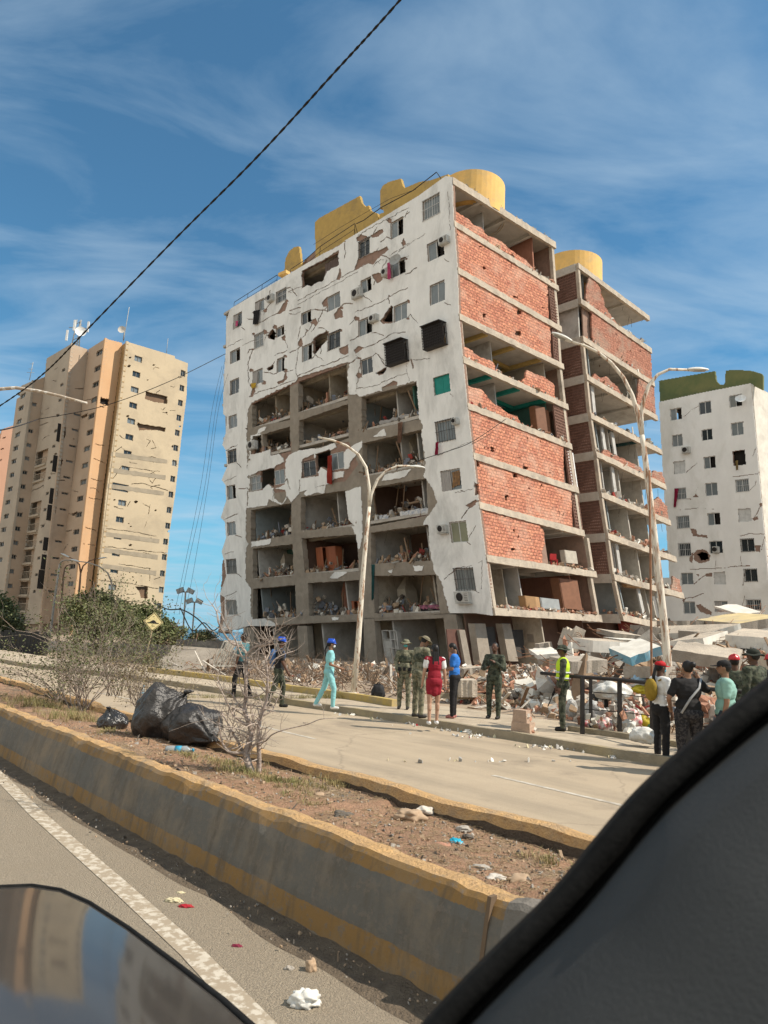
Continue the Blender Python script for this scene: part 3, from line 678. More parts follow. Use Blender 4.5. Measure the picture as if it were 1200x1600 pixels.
# ---- left face: layers
AM = dict(x0=336, y0=268, x1=790, y1=1060, c=.75)
sil = [(360.6, 482.5), (463.7, 421.4), (560, 364), (620, 327), (655, 306), (696.7, 275.5), (707, 277), (709, 343), (715, 418), (717, 490), (723, 557), (730, 629), (739, 707), (748, 784), (759, 866), (771, 962), (743.6, 958), (704, 958),
       (433, 978), (389.5, 978), (369, 984), (346, 986), (352, 964), (352, 933.5), (344, 929), (354, 900), (351, 877), (347, 862), (354, 841), (352, 815), (345.5, 809), (354, 783), (353, 758), (347, 750), (356, 728), (353, 703), (348, 695), (354, 674), (355, 652), (349.6, 647), (350, 596), (353.7, 543), (354, 503)]
full = Mask(**AM); full.poly(sil, True)
openings = [  # the bays with no wall left
    [(394, 631), (453, 602), (453, 656), (394, 668)], [(466, 596), (542, 569), (543, 625), (466, 644)],
    [(410, 679), (453, 666), (454, 705), (437, 709), (423, 712), (423, 702), (412, 706)], [(467, 657), (544, 631), (545, 684), (523, 692), (500, 699), (467, 704)], [(565, 621), (652, 597), (655, 655), (565, 673)],
    [(566, 693), (658, 671), (663, 726), (567, 745)],
    [(392, 797), (455, 786), (455, 835), (392, 846)], [(470, 777), (540, 766), (545, 812), (555, 822), (470, 829)], [(578, 762), (666, 747), (669, 805), (578, 823)],
    [(395, 857), (457, 850), (459, 899), (395, 904)], [(471, 841), (557, 835), (561, 893), (476, 895)], [(579, 832), (670, 820), (673, 876), (580, 881)],
    [(395, 920), (461, 914), (463, 964), (395, 968)], [(481, 911), (561, 906), (561, 960), (483, 962)], [(583, 900), (681, 898), (687, 957), (585, 958)]]
holes = [[(472, 451), (472, 424), (529, 394), (530, 414), (512, 424), (505, 440), (497, 441), (487, 448), (480, 446)],
         [(597, 500), (604, 488), (612, 477), (615, 480), (614, 503), (600, 503)], [(490, 530), (500, 522), (512, 518), (512, 532), (500, 545), (492, 555), (489, 550)],
         [(587, 583), (597, 578), (607, 572), (602, 582), (590, 585)], [(418, 524), (427, 514), (431, 520), (430, 531), (420, 529)], [(417, 576), (424, 572), (430, 563), (427, 577), (420, 580)],
         [(407, 735), (428, 731), (428, 761), (420, 756), (412, 764), (407, 764)], [(493, 709), (516, 702), (516, 735), (503, 729), (495, 741)], [(741, 752), (747, 758), (750, 772), (742, 775)], [(395, 682), (408, 680), (408, 706), (397, 710)]]
WN = [(661, 688, 324, 32, 'grille', 0), (668, 694.7, 390, 29, 'open', 0), (672, 696, 457.5, 32, 'slide', 0), (678, 704, 601, 29, 'slide', 't'), (682, 711.5, 673, 33, 'grille', 'l'), (690, 721, 750, 33, 'curtain', 0), (704, 731, 831, 33, 'slide', 'g'), (711.5, 742, 905, 34, 'grille', 'l'),
      (561, 578, 387.5, 25, 'grille', 0), (610.7, 630.7, 356.7, 27, 'open', 'l'), (564, 581, 446, 22, 'open', 'l'), (611, 634, 419, 24, 'open', 'l'), (560, 582, 510, 26, 'open', 'l'), (615.5, 636.7, 487.5, 26, 'slide', 'l'), (564, 583, 572, 25, 'slide', 0),
      (471, 487, 496, 19, 'open', 0), (511, 532.5, 471.7, 24, 'slide', 'l'), (472.5, 488, 551, 25, 'open', 'l'), (513, 532, 532, 26, 'grille', 0),
      (399, 413, 478, 18, 'curtain', 'l'), (432, 448, 462.6, 19, 'grille', 0), (398, 412, 532, 22, 'grille', 'l'), (431.5, 445, 518, 15, 'open', 0), (395, 411, 589, 22, 'curtain', 'l'), (433, 445, 570, 22, 'open', 'l'),
      (365, 378.5, 501, 22, 'curtain', 0), (360, 376, 556, 20, 'open', 'l'), (360, 374, 604, 23, 'slide', 0), (358, 371, 658.6, 20, 'slide', 'l'), (357, 370, 713, 20, 'grille', 0), (355.5, 369, 769, 22, 'open', 'l'), (355.5, 369, 826, 21, 'slide', 'l'), (355, 370, 885, 22, 'grille', 0), (354, 371, 949, 24, 'slide', 'l'),
      (392, 407, 755, 22, 'grille', 'l'), (428.5, 444.5, 745, 23, 'slide', 0), (473, 493, 732, 24, 'grille', 0), (516.5, 537.5, 720, 27, 'slide', 'l')]
wr = [(uzrect(A, *q[:4]), q) for q in WN]
cagepx = [(667, 700, 527, 35), (609, 640, 553, 33)]
back = full.copy()
for p in openings: back.poly(p, False, rag=.5)
for p in holes: back.poly(p, False, rag=.8)
for r, q in wr: back.poly(rpx(A, r), False)
for q in cagepx: back.poly(rpx(A, uzrect(A, q[0]+3, q[1]-3, q[2], q[3]-6)), False)
# concrete frame (columns, beams) where the wall has gone; elsewhere clay infill
fr = Mask(**AM)
low = [(385, 636), (463, 600), (545, 567), (552, 615), (655, 594), (663, 690), (690, 790), (680, 860), (700, 955), (704, 960), (385, 980)]
fr.poly(low, True); fr.m &= back.m
brk = [[(392, 700), (455, 690), (455, 730), (392, 740)], [(400, 735), (447, 728), (447, 768), (400, 775)], [(472, 706), (545, 690), (560, 725), (540, 752), (472, 760)]]
inf = back.copy(); inf.m &= ~fr.m
for p in brk:
    q = Mask(**AM); q.poly(p, True); q.m &= back.m; inf.m |= q.m; fr.m &= ~q.m
mk_ = Mask(330, 850, 360, 995); mk_.poly([(348, 858), (343, 885), (343, 905), (340, 930), (341, 960), (337, 988), (354, 990), (356, 880)], True, rag=.8); mask_wall('side_edge_wall', A, mk_, .25, .5, infill, apt)
mask_wall('infill_wall', A, inf, .03, .2, infill, apt)
mask_wall('concrete_frame', A, fr, .0, .45, taupe, apt)
pls = back.copy()
nopl = [  # bare areas between the plaster islands
    [(388, 640), (394, 629), (463, 596), (466, 590), (543, 566), (547, 567), (543, 590), (547, 617), (558, 616), (563, 620), (652, 595), (655, 652), (661, 663), (659, 682), (662, 695), (666, 725), (662.5, 744), (676, 762), (684, 786), (673, 802), (662, 817), (661, 842), (673, 857), (678, 890), (691, 909), (697, 936), (704, 960), (433, 980), (430, 974), (407, 963), (393, 964), (392, 918), (384, 906), (385, 858), (389, 850), (385, 843), (385, 798), (387, 777), (388, 760), (387, 722), (386, 684)]]
for p in nopl: pls.poly(p, False, rag=1.1)
isl = [[(392, 681), (408, 677), (408, 681), (394, 686), (392, 710), (410, 707), (417, 701), (423, 702), (423, 712), (436, 709), (443, 716), (444, 722), (431, 728), (428, 733), (407, 736), (392, 742), (389, 769), (407, 766), (414, 762), (420, 757), (428, 761), (429, 779), (442, 788), (448.6, 779), (446, 765), (430, 764), (446, 757), (446, 736), (447, 718), (453, 711), (458, 708), (471, 703), (500, 700), (523, 692), (526, 699), (505, 710), (492, 717), (491, 709), (473, 718), (471, 746), (468, 772), (455.5, 785), (449, 775), (440, 789), (420, 780), (418, 790), (386, 794), (384, 760)],
       [(470, 748), (494, 744), (502, 730), (511.5, 736), (517, 739), (538, 736), (537, 746), (523, 748), (515, 755), (490, 763), (468, 769)], [(475, 772), (482, 764), (509, 758), (508, 771), (495, 770), (480, 775)], [(538, 704), (566, 689), (567, 698), (548, 722), (545, 732), (538, 733)],
       [(540, 768), (564, 760), (566, 790), (567, 840), (561, 862), (558, 845), (552, 826), (545, 812), (541, 800)], [(597, 752), (602, 742), (643, 733), (632, 746)], [(584, 683), (597, 672), (601, 670), (604, 681), (590, 683)], [(516, 903), (530, 885), (541, 888), (542, 896), (528, 904)], [(393, 847), (424, 842), (422, 850), (393, 855)], [(401, 679), (406, 670), (417, 667), (414, 673)], [(646, 884), (662, 884), (660, 892), (648, 892)], [(606, 892), (614, 890), (613, 896)], [(519, 965), (530, 965), (529, 968), (520, 969)]]
for p in isl:
    q = Mask(**AM); q.poly(p, True, rag=.8); q.m &= full.m
    for o in openings: q.poly(o, False)
    pls.m |= q.m & back.m
patches = [[(554, 423), (560, 405), (573, 398), (590, 392), (600, 388), (605, 385), (608, 390), (600, 397), (590, 405), (583, 414), (575, 412), (565, 417)], [(557, 372), (565, 366), (575, 370), (566, 378), (558, 378)], [(580, 368), (592, 360), (598, 358), (600, 362), (592, 370), (582, 372)], [(627, 380), (632, 372), (635, 382), (630, 386)],
           [(581, 430), (592, 426), (600, 428), (598, 438), (590, 443)], [(594, 502), (600, 496), (612, 498), (614, 505), (600, 507)], [(522, 492), (530, 481), (536, 486), (537, 496), (524, 499)], [(526, 437), (532, 418), (534, 430), (531, 438)], [(530, 545), (540, 541), (545, 538), (545, 552), (540, 555), (532, 552)], [(503, 474), (512, 464), (512, 478), (506, 480)],
           [(553, 547), (560, 541), (569, 543), (565, 547), (556, 553)], [(597, 606), (615, 595), (622, 597), (618, 612), (600, 617)], [(433, 490), (440, 480), (448, 467), (450, 475), (446, 486), (437, 491)], [(414, 466), (420, 463), (430, 464), (428, 470), (420, 474)], [(466, 535), (471, 527), (474, 538), (470, 542), (466, 540)], [(440, 527), (446, 523), (447, 533), (442, 532)],
           [(433, 598), (444, 592), (447, 580), (450, 590), (444, 598), (436, 601)], [(391, 621), (397, 600), (400, 612), (396, 620)], [(470, 428), (490, 415), (530, 391), (530, 396), (500, 412), (474, 426)], [(488, 500), (494, 497), (497, 506), (492, 510)], [(590, 582), (601, 577), (600, 585), (592, 587)], [(700, 720), (733, 715), (737, 725), (735, 732)], [(728, 790), (745, 780), (744, 789), (735, 794)], [(726, 846), (733, 840), (732, 848)], [(480, 404), (522, 385), (536, 377), (536, 380), (520, 390), (482, 408)]]
patches = [p for p in patches if p[0][0] != 700]
for p in patches: pls.poly(p, False, rag=.8)
cracks = [([(466, 470), (500, 452), (540, 430), (575, 412), (600, 392)], 1.1), ([(466, 476), (520, 447), (560, 425)], .8), ([(462, 420), (500, 398), (540, 377), (539, 384), (541, 395), (539, 404)], 1.2), ([(487, 518), (495, 508), (503, 490), (512, 478)], 1.3), ([(474, 527), (482, 517), (489, 506)], 1.2), ([(468, 540), (463, 580), (467, 592)], 1),
          ([(466, 588), (490, 577), (520, 566), (545, 556)], 1.4), ([(556, 548), (590, 536), (612, 522), (634, 519)], 1.4), ([(556, 488), (590, 475), (620, 458), (638, 450)], 1.1), ([(556, 555), (565, 560), (560, 592), (557, 612)], 1.3), ([(558, 608), (590, 602), (620, 588), (637, 583)], 1), ([(605, 407), (598, 420), (585, 445)], 1.2), ([(592, 555), (598, 565), (604, 572)], 1.4),
          ([(645, 562), (660, 562), (672, 560)], .8), ([(643, 562), (646, 575)], 2.2), ([(390, 600), (388, 570), (395, 548), (398, 545)], 1.5), ([(402, 506), (430, 492), (445, 484)], 1.2), ([(380, 540), (398, 532)], 1), ([(430, 556), (450, 547)], 1), ([(414, 532), (418, 522)], 1), ([(390, 620), (410, 611), (430, 606), (462, 594)], 1.2), ([(412, 492), (420, 478), (427, 470)], 1),
          ([(470, 510), (466, 530)], 1), ([(561, 447), (590, 430)], .8), ([(575, 375), (586, 362), (590, 355)], 1.3), ([(440, 430), (470, 417)], .9), ([(634, 340), (638, 330)], 1), ([(640, 380), (632, 386), (610, 400)], .9), ([(560, 368), (600, 345), (640, 325)], 1), ([(355, 543), (380, 530)], .8), ([(388, 768), (387, 790)], 1.6), ([(388, 720), (390, 700), (395, 690)], 1.5),
          ([(352, 752), (370, 744)], 1.2), ([(350, 705), (372, 695)], 1.2), ([(352, 812), (372, 803)], 1.2), ([(352, 866), (366, 862)], 1.5), ([(352, 932), (370, 924)], 1.5), ([(428, 789), (428, 764)], 1), ([(468, 770), (469, 750)], 1.2), ([(695, 905), (706, 896), (712, 888), (738, 884)], 1.3), ([(684, 712), (738, 690)], .7), ([(722, 810), (735, 790), (747, 783)], 2), ([(734, 840), (744, 822)], 1), ([(712, 770), (740, 764)], .7),
          ([(748, 880), (754, 876), (753, 920)], 1), ([(665, 365), (640, 382), (610, 404)], .7), ([(700, 300), (703, 330), (704, 360)], .8), ([(635, 562), (640, 600)], .6)]
random.seed(52)
for r, q in wr:
    x0, x1, cy_, h_ = q[:4]
    if x0 > 655 or x0 < 385: 
        if random.random() < .5: pls.line([(x1, cy_+h_*.5), (x1+random.uniform(4, 9), cy_+h_*.5+random.uniform(2, 8))], .9, False, jit=.9)
        continue
    for sx, sy_ in ((x0, cy_-h_*.45), (x1, cy_-h_*.6), (x0, cy_+h_*.6), (x1, cy_+h_*.4)):
        k = random.random()
        if k < .30:
            w_ = random.uniform(2.5, 5.5); dx_ = (-1 if sx == x0 else 1)*w_*.4
            pls.poly([(sx+dx_-w_, sy_), (sx+dx_-w_*.3, sy_-w_*.9), (sx+dx_+w_*.8, sy_-w_*.5), (sx+dx_+w_*.9, sy_+w_*.6), (sx+dx_-w_*.4, sy_+w_*.8)], False, rag=1.0, step=2)
        if .2 < k < .62:
            d_ = -1 if sx == x0 else 1; pls.line([(sx, sy_), (sx+d_*random.uniform(4, 8), sy_+random.uniform(-8, 5)), (sx+d_*random.uniform(9, 20), sy_+random.uniform(-14, 12))], random.uniform(.8, 1.3), False, jit=1.2)
for _ in range(14):
    x = random.uniform(380, 640); y = 470-(x-360)*.5+random.uniform(20, 130)+(x-360)*.12; pls.line([(x, y), (x+random.uniform(-6, 10), y+random.uniform(-9, 9)), (x+random.uniform(-4, 18), y+random.uniform(-12, 16))], random.uniform(.7, 1.1), False, jit=1.2)
for p, wd in cracks: pls.line(p, wd*.8, False, jit=1.1)
mask_wall('plaster_wall', A, pls, -.045, .03, plaster, apt, sidemat=M('plaster_broken_edge', (.50, .47, .43), rough=1))
GL = {0: None, 'l': glassl, 'g': glassg, 't': teal}
for r, q in wr: window(apt, A, r, q[4], GL[q[5]], teal if q[5] == 't' else None)
for q in cagepx: cage(apt, A, uzrect(A, *q))
for q in ((690, 704, 372, 382), (554, 568, 453, 466), (581, 593, 494, 503), (688, 702, 821, 833), (716, 738, 925, 942), (392, 403, 690, 702), (422, 430, 462, 471), (601, 611, 422, 431), (711, 719, 655, 663)): aircon(apt, A, *q)
# dish
def dish(parent, c, n, r, mat, name='satellite_dish'):
    n = Vector(n).normalized(); u = n.orthogonal().normalized(); v = n.cross(u); m = MB(); R_ = []
    for j in range(5):
        rr = r*j/4; R_.append([Vector(c)+n*(rr*rr/r*.25)+(u*math.cos(t*math.pi/9)+v*math.sin(t*math.pi/9))*rr for t in range(18)])
    for j in range(4):
        for t in range(18): m.quad([R_[j][t], R_[j][(t+1) % 18], R_[j+1][(t+1) % 18], R_[j+1][t]], sm=True)
    m.tube([Vector(c)-n*.02, Vector(c)-n*.35], .03, 6); m.tube([Vector(c), Vector(c)+n*r*.9], .012, 5)
    return m.build(name, mat, parent)
greyd = M('grey_dish_metal', (.38, .38, .36), rough=.6); whited = M('white_dish', (.82, .82, .80), rough=.5)
p = A.at(627, 411, -.5)[0]; dish(apt, p, (-.5, -.8, .2), .45, greyd)
# ---- interior of the front wing
cream = M('cream_room_wall', (.45, .40, .32), rough=.95, sc=1.5, dirt=(.22, .18, .14), dsc=.9); whiter = M('white_room_wall', (.52, .51, .48), rough=.95, sc=1.5, dirt=(.25, .23, .20), dsc=.9); greenr = M('green_room_wall', (.085, .20, .165), rough=.95, sc=1.5); blueg = M('bluegrey_room_wall', (.27, .31, .32), rough=.95, sc=1.5); brownr = M('brown_room_wall', (.16, .10, .075), rough=.95, sc=1.5); terra = M('terracotta_partition', (.36, .165, .11), rough=.95, sc=2); redr = M('dark_red_beam', (.16, .035, .03), rough=.9)
def acol(x, y): return FB.solve(x, y, b=0)[0]
cols = [acol(390, 800), acol(462, 800), acol(566, 800), acol(677, 800)]
tints = {(3, 0): cream, (3, 1): cream, (4, 1): cream, (4, 2): blueg, (5, 2): greenr, (6, 0): blueg, (6, 1): whiter, (7, 0): greenr, (7, 1): brownr, (7, 2): brownr, (8, 0): blueg, (8, 1): whiter, (8, 2): cream, (6, 2): brownr}
for k in range(9):
    m = MB(); mats = [cream, whiter, greenr, blueg, brownr, terra, dark]
    zt = lambda a, b, k=k: zs(k, a, b)-.23; zb = lambda a, b, k=k: zs(k+1, a, b)+.01
    for j in range(3):
        mi = mats.index(tints.get((k, j), whiter)); dpt = random.uniform(3.2, 4.6)
        x0, x1 = cols[j+1]+.16, cols[j]-.16
        for _d in range(2):
            xd = random.uniform(x0+.4, x1-1.6); wd_ = random.uniform(.8, 1.5); hd = random.uniform(1.5, 2.2); fbox(m, xd, xd+wd_, dpt-.03, dpt-.01, lambda a, b, k=k: zs(k+1, a, b)+.02, lambda a, b, k=k, hd=hd: zs(k+1, a, b)+hd, 6)
        xd = random.uniform(x0+.3, x1-1.2); fbox(m, xd, xd+random.uniform(.5, 1.1), random.uniform(1.2, 2.6), 2.8, lambda a, b, k=k: zs(k+1, a, b)+.02, lambda a, b, k=k: zs(k, a, b)-random.choice((.3, .9, 1.5)), random.choice((0, 1, 5)))
        fbox(m, x0, x1, dpt, dpt+.15, zb, zt, mi)                         # back wall of the bay
        fbox(m, x0-.16, x0-.02, .5, dpt, zb, zt, mi); fbox(m, x1+.02, x1+.16, .5, dpt, zb, zt, 1 if (k+j) % 2 else mi)
        if (k, j) in ((3, 1), (6, 1), (8, 1), (5, 2), (4, 2), (3, 0)): xm = x0+(x1-x0)*.45; fbox(m, xm, xm+.12, .8, dpt-.02, zb, zt, 0 if k == 3 else 1)
        fbox(m, x0, x1, .9, 1.15, lambda a, b, k=k: zs(k, a, b)-.5, lambda a, b, k=k: zs(k, a, b)-.24, 0)
    fbox(m, cols[0]+.2, AL-.3, 3.6, 3.7, zb, zt, 4); fbox(m, 1.0, cols[3]-.3, 3.9, 4.0, zb, zt, 1)
    fbox(m, AL-.18, AL-.03, .3, 10.4, zb, zt, 1)
    # rooms behind the open right side
    fbox(m, 5.0, 5.12, .6, 10.4, zb, zt, {3: 0, 4: 2, 8: 0, 7: 1}.get(k, 1))
    if k in (0, 4, 8): fbox(m, .6, 4.9, 8.6, 8.72, zb, zt, {0: 5, 4: 2, 8: 5}[k])
    if k in (3,): fbox(m, .6, 4.9, 8.9, 9.0, zb, zt, 0)
    if k == 7: fbox(m, 1.2, 4.9, 6.4, 6.5, zb, zt, 1)
    if k == 8: fbox(m, 1.5, 4.9, 3.0, 3.1, zb, zt, 0)
    m.build('room_wall', mats, apt)
    m = MB(); mc = {3: 0, 4: 1}.get(k, 2)
    for b in (2.6, 5.3, 8.0): fbox(m, .22, 4.9, b, b+.22, lambda a, b, k=k: zs(k, a, b)-.48, lambda a, b, k=k: zs(k, a, b)-.225, mc)
    fbox(m, 2.8, 3.05, .1, 2.55, lambda a, b, k=k: zs(k, a, b)-.47, lambda a, b, k=k: zs(k, a, b)-.225, mc); fbox(m, 2.8, 3.05, 5.53, 7.98, lambda a, b, k=k: zs(k, a, b)-.47, lambda a, b, k=k: zs(k, a, b)-.225, mc)
    m.build('ceiling_beam', [M('ochre_beam', (.50, .36, .13), rough=.9), teal, ceilm], apt)
m = MB()    # far side wall closing the wing
for k in range(9): fbox(m, .3, AL-.2, 10.42, 10.55, lambda a, b, k=k: zs(k+1, a, b)+.01, lambda a, b, k=k: zs(k, a, b)-.23)
m.build('rear_wall', infill, apt)
# ---- right face: clay block infill, storey by storey
def yB(k, x, d=0):
    (x0, y0), (x1, y1) = CRN[k], RGT[k]; return y0+(y1-y0)*(x-x0)/(x1-x0)+d
def sy(k, pts):   # storey polygon helper: 't'/'b' rows follow the slab lines
    o = []
    for x, y in pts: o.append((x, yB(k-1, x)+5 if y == 't' else yB(k, x)+2 if y == 'b' else y))
    return o
mk = Mask(700, 300, 945, 975)
bp = [sy(1, [(710, 'b'), (710, 329), (731, 341), (742, 352), (753, 355), (760, 366), (784, 377), (800, 391), (816, 402), (829, 413), (850, 'b')]),
      sy(2, [(711, 'b'), (711, 't'), (856, 't'), (858, 'b')]), sy(3, [(715, 'b'), (715, 't'), (860, 't'), (862, 'b')]),
      sy(4, [(720, 'b'), (719, 525), (722, 538), (735, 546), (748, 556), (770, 565), (785, 'b')]), sy(4, [(812, 'b'), (822, 590), (824, 578), (840, 585), (855, 592), (866, 601), (869, 'b')]),
      sy(5, [(729, 'b'), (726, 600), (740, 606), (754, 609), (761, 617), (768, 627), (782, 636), (795, 646), (809, 650), (815, 'b')]),
      sy(6, [(733, 'b'), (730, 't'), (881, 't'), (882, 'b')]), sy(7, [(742, 'b'), (739, 't'), (893, 't'), (895, 'b')]),
      sy(8, [(753, 'b'), (750, 't'), (768, 't'), (775, 798), (790, 808), (800, 803), (825, 806), (835, 812), (843, 820), (851, 832), (852, 850), (847, 862), (850, 'b')])]
bcl = [(CRN[i][0]+2.5, CRN[i][1]) for i in range(10)]
for i, p in enumerate(bp): mk.poly(p, True, rag=1.2 if i in (0, 3, 4, 5, 8) else .5, step=4)
clipm = Mask(700, 300, 945, 975); clipm.poly([(bcl[0][0], 270)]+bcl+[(945, 950), (945, 270)], True); mk.m &= clipm.m
for x, y, w_, h_ in ((757, 418, 4, 6), (806, 463, 8, 4), (812, 486, 7, 10), (757, 492, 4, 9), (810, 520, 9, 8), (770, 702, 6, 9), (812, 715, 6, 3), (806, 743, 7, 9), (822, 731, 8, 5), (792, 774, 5, 6), (745, 722, 9, 14), (791, 778, 4, 8), (801, 806, 5, 7), (804, 829, 4, 4), (811, 838, 3, 5), (803, 858, 7, 5), (778, 445, 3, 3), (840, 505, 4, 3), (764, 700, 3, 3), (860, 738, 4, 3), (828, 763, 3, 4), (716, 366, 2, 6), (795, 403, 9, 3), (752, 385, 6, 3), (850, 480, 5, 3), (845, 668, 4, 2), (800, 729, 18, 3)):
    mk.poly([(x-w_/2, y-h_/2), (x+w_/2, y-h_/2+2), (x+w_/2, y+h_/2), (x-w_/2, y+h_/2-1)], False, rag=1.2, step=2)
for _ in range(46):
    x = random.uniform(715, 890); y = random.uniform(370, 860); mk.line([(x, y), (x+random.uniform(-1, 1), y+random.uniform(1, 5))], 1.0, False, jit=.6)
mask_wall('brick_infill', B, mk, .03, .17, clay, apt)
m = MB()     # dark backing leaf of the blocks so holes read as holes
for k, b1 in ((2, 9.6), (3, 9.7), (6, 9.4), (7, 9.7), (8, 6.2)):
    fbox(m, .3, .4, .2, b1, lambda a, b, k=k: zs(k, a, b)+.02, lambda a, b, k=k: zs(k-1, a, b)-.25)
m.build('block_inner_leaf', infill, apt)
# columns of the right side, end panels
m = MB()
for k in range(1, 10):
    for b in (SL[k][3]-.35,) + ((.05,) if k in (1, 4, 5, 9) else ()):
        if b < 1 and k in (1,): continue
        fbox(m, .05, .32, b, b+.25, lambda a, b, k=k: zs(k, a, b)+.01, lambda a, b, k=k: zs(k-1, a, b)-.44)
        m.build('column', concs, apt); m = MB()
m = MB(); k = 6
for i in range(2): fbox(m, .06, .12, 9.75, 10.35, lambda a, b, i=i: zs(6, a, b)+.05+i*1.25, lambda a, b, i=i: zs(6, a, b)+1.28+i*1.25)
m.build('white_panel', M('white_painted_panel', (.80, .80, .78), rough=.6), apt)
ventm = M('vent_block', (.22, .125, .095), rough=1, sc=4, var=.4)
def lattice(parent, F, face, u0, u1, zb, zt, off, pu=.145, pz=.21, label=None):
    m = MB(); n = int(abs(u1-u0)/pu); S = SA(F, off) if face == 'A' else SB(F, off)
    for i in range(n+1):
        u = u0+(u1-u0)*i/n; z0, z1 = (zb(u), zt(u)) if callable(zb) else (zb, zt); sbox(m, S, u-.034, u+.034, z0, z1, 0, .12)
    k = int(((zt(u0)-zb(u0)) if callable(zb) else (zt-zb))/pz)
    for j in range(k+1):
        z = [((zb(u)+(zt(u)-zb(u))*j/k) if callable(zb) else zb+(zt-zb)*j/k) for u in (u0, u1)]
        m.hexa([S.P(u, zz_+e, d) for e in (-.042, .042) for u, zz_, d in ((u0, z[0], -.004), (u1, z[1], -.004), (u1, z[1], .116), (u0, z[0], .116))])
    m.build('vent_block_screen', ventm, parent, label)
for k in (2, 3, 5, 6, 7):
    lattice(apt, FB, 'B', 9.5 if k != 5 else 8.8, 10.2, lambda u, k=k: zs(k, 0, u)+.05, lambda u, k=k: zs(k-1, 0, u)-.5, .06)
# ---- ground storey: raking columns, doors, dark rooms
m = MB()
z1 = lambda a, b: zs(9, a, b)-.2
def rake(m, top, bot, wpx_t, wpx_b, S, d0, d1, mi=0):
    q = [S.at(bot[0]-wpx_b/2, bot[1], d)[0] for d in (d0,)] + [S.at(bot[0]+wpx_b/2, bot[1], d0)[0], S.at(bot[0]+wpx_b/2, bot[1], d1)[0], S.at(bot[0]-wpx_b/2, bot[1], d1)[0],
         S.at(top[0]-wpx_t/2, top[1], d0)[0], S.at(top[0]+wpx_t/2, top[1], d0)[0], S.at(top[0]+wpx_t/2, top[1], d1)[0], S.at(top[0]-wpx_t/2, top[1], d1)[0]]
    m.hexa(q, mi)
for t, b, wt, wb in (((389, 980), (386, 1050), 17, 18), ((472, 978), (476, 1052), 15, 17), ((576, 965), (581, 1055), 17, 21), ((702, 960), (716, 1058), 20, 23)): rake(m, t, b, wt, wb, A, .0, .5); m.build('column', taupe, apt); m = MB()
sbox(m, A, acol(394, 975), acol(700, 962), 0, 0.01, 0, .3)
for i in range(14):      # first floor beam along the street
    x0 = 385+i*23; x1 = x0+23
    q = [A.at(x0, 978-.04*(x0-385), .02)[0], A.at(x1, 978-.04*(x1-385), .02)[0], A.at(x1, 978-.04*(x1-385), .4)[0], A.at(x0, 978-.04*(x0-385), .4)[0]]
    q2 = [A.at(x0, 969-.03*(x0-385), .02)[0], A.at(x1, 969-.03*(x1-385), .02)[0], A.at(x1, 969-.03*(x1-385), .4)[0], A.at(x0, 969-.03*(x0-385), .4)[0]]
    m.hexa(q+q2)
m.build('street_beam', taupe, apt)
m = MB()
for t, b, wt, wb in (((773, 975), (783, 1040), 17, 18), ((814, 975), (826, 1035), 13, 15), ((858, 970), (862, 1005), 8, 8), ((745, 985), (757, 1048), 9, 10)): rake(m, t, b, wt, wb, B, 1.1, 1.6); m.build('column', taupe, apt); m = MB()
m = MB(); fbox(m, .4, AL-.5, 4.6, 4.7, 0, z1, 0); fbox(m, 2.6, 2.7, .3, 9.2, 0, z1, 2)  # brown back wall kept dark, the shade under the slab is in its colour
for c in cols[:3]: fbox(m, c-1.2, c-1.05, .6, 4.5, 0, z1, 1)
fbox(m, .8, AL-.5, 9.4, 9.5, 0, z1, 2); fbox(m, AL-.7, AL-.6, .5, 9.3, 0, z1, 2); m.build('ground_floor_wall', [cream, whiter, brownr], apt)
m = MB(); rake(m, (737, 984), (744, 1045), 24, 26, B, 1.3, 1.36); m.build('door', M('brown_door', (.12, .055, .04), rough=.7), apt, 'brown door hanging askew')
m = MB(); rake(m, (795, 980), (804, 1040), 16, 18, B, 1.5, 1.56); rake(m, (838, 985), (843, 1030), 20, 20, B, 1.5, 1.56); m.build('door', M('dark_door', (.05, .045, .04), rough=.7), apt)
m = MB()
for (x0, x1, y0, y1) in ((591, 613, 985, 1040),):     # white shelving unit in the ground storey
    r = uzrect(A, x0, x1, (y0+y1)/2, y1-y0); u0, u1, zb, zt = r
    for u in (u0, (u0*.45+u1*.55), u1): sbox(m, A, u-.05, u+.05, zb, zt, .5, .9)
    for j in range(5): sbox(m, A, u0-.06 if u0 > u1 else u0, u1, zb+(zt-zb)*j/4-.03, zb+(zt-zb)*j/4+.03, .51, .89)
    sbox(m, A, u0, (u0*.45+u1*.55), zb, zb+(zt-zb)*.72, .55, .6)
tag(m.build('shelf_unit', whiter), 'broken white shelf cupboard standing in the ground floor of the front block', 'shelf')
# ---- roof: yellow parapets, round water tank walls, railings, pipe
yel = M('yellow_roof_paint', (.52, .35, .11), rough=.9, sc=2, col2=(.42, .285, .095), dirt=(.29, .21, .10), dsc=.6); yelb = M('bright_yellow_tank', (.78, .49, .165), rough=.85, sc=1.5, col2=(.66, .42, .14), dirt=(.52, .38, .19), dsc=.8)
RA = SA(FB, 1.6)
mk = Mask(436, 262, 700, 440); mk.poly([(444, 425), (446, 404), (452, 392), (460, 386), (467, 385), (469, 398), (471, 420)], True)
mk.poly([(493, 400), (492, 347), (500, 340), (562, 306), (565, 318), (571, 323), (576, 321), (578, 329), (590, 334), (592, 346), (592, 345)], True); mk.poly([(493, 400), (592, 345), (592, 360), (493, 410)], True)
mk.poly([(593, 350), (594, 298), (598, 290), (608, 284), (626, 279), (629, 290), (632, 294), (655, 284), (672, 282), (700, 272), (700, 300), (593, 360)], True); mk.poly([(593, 326), (598, 325), (600, 332), (593, 334)], False)
mask_wall('roof_parapet', RA, mk, 0, .22, yel, apt)
roofm = MB()
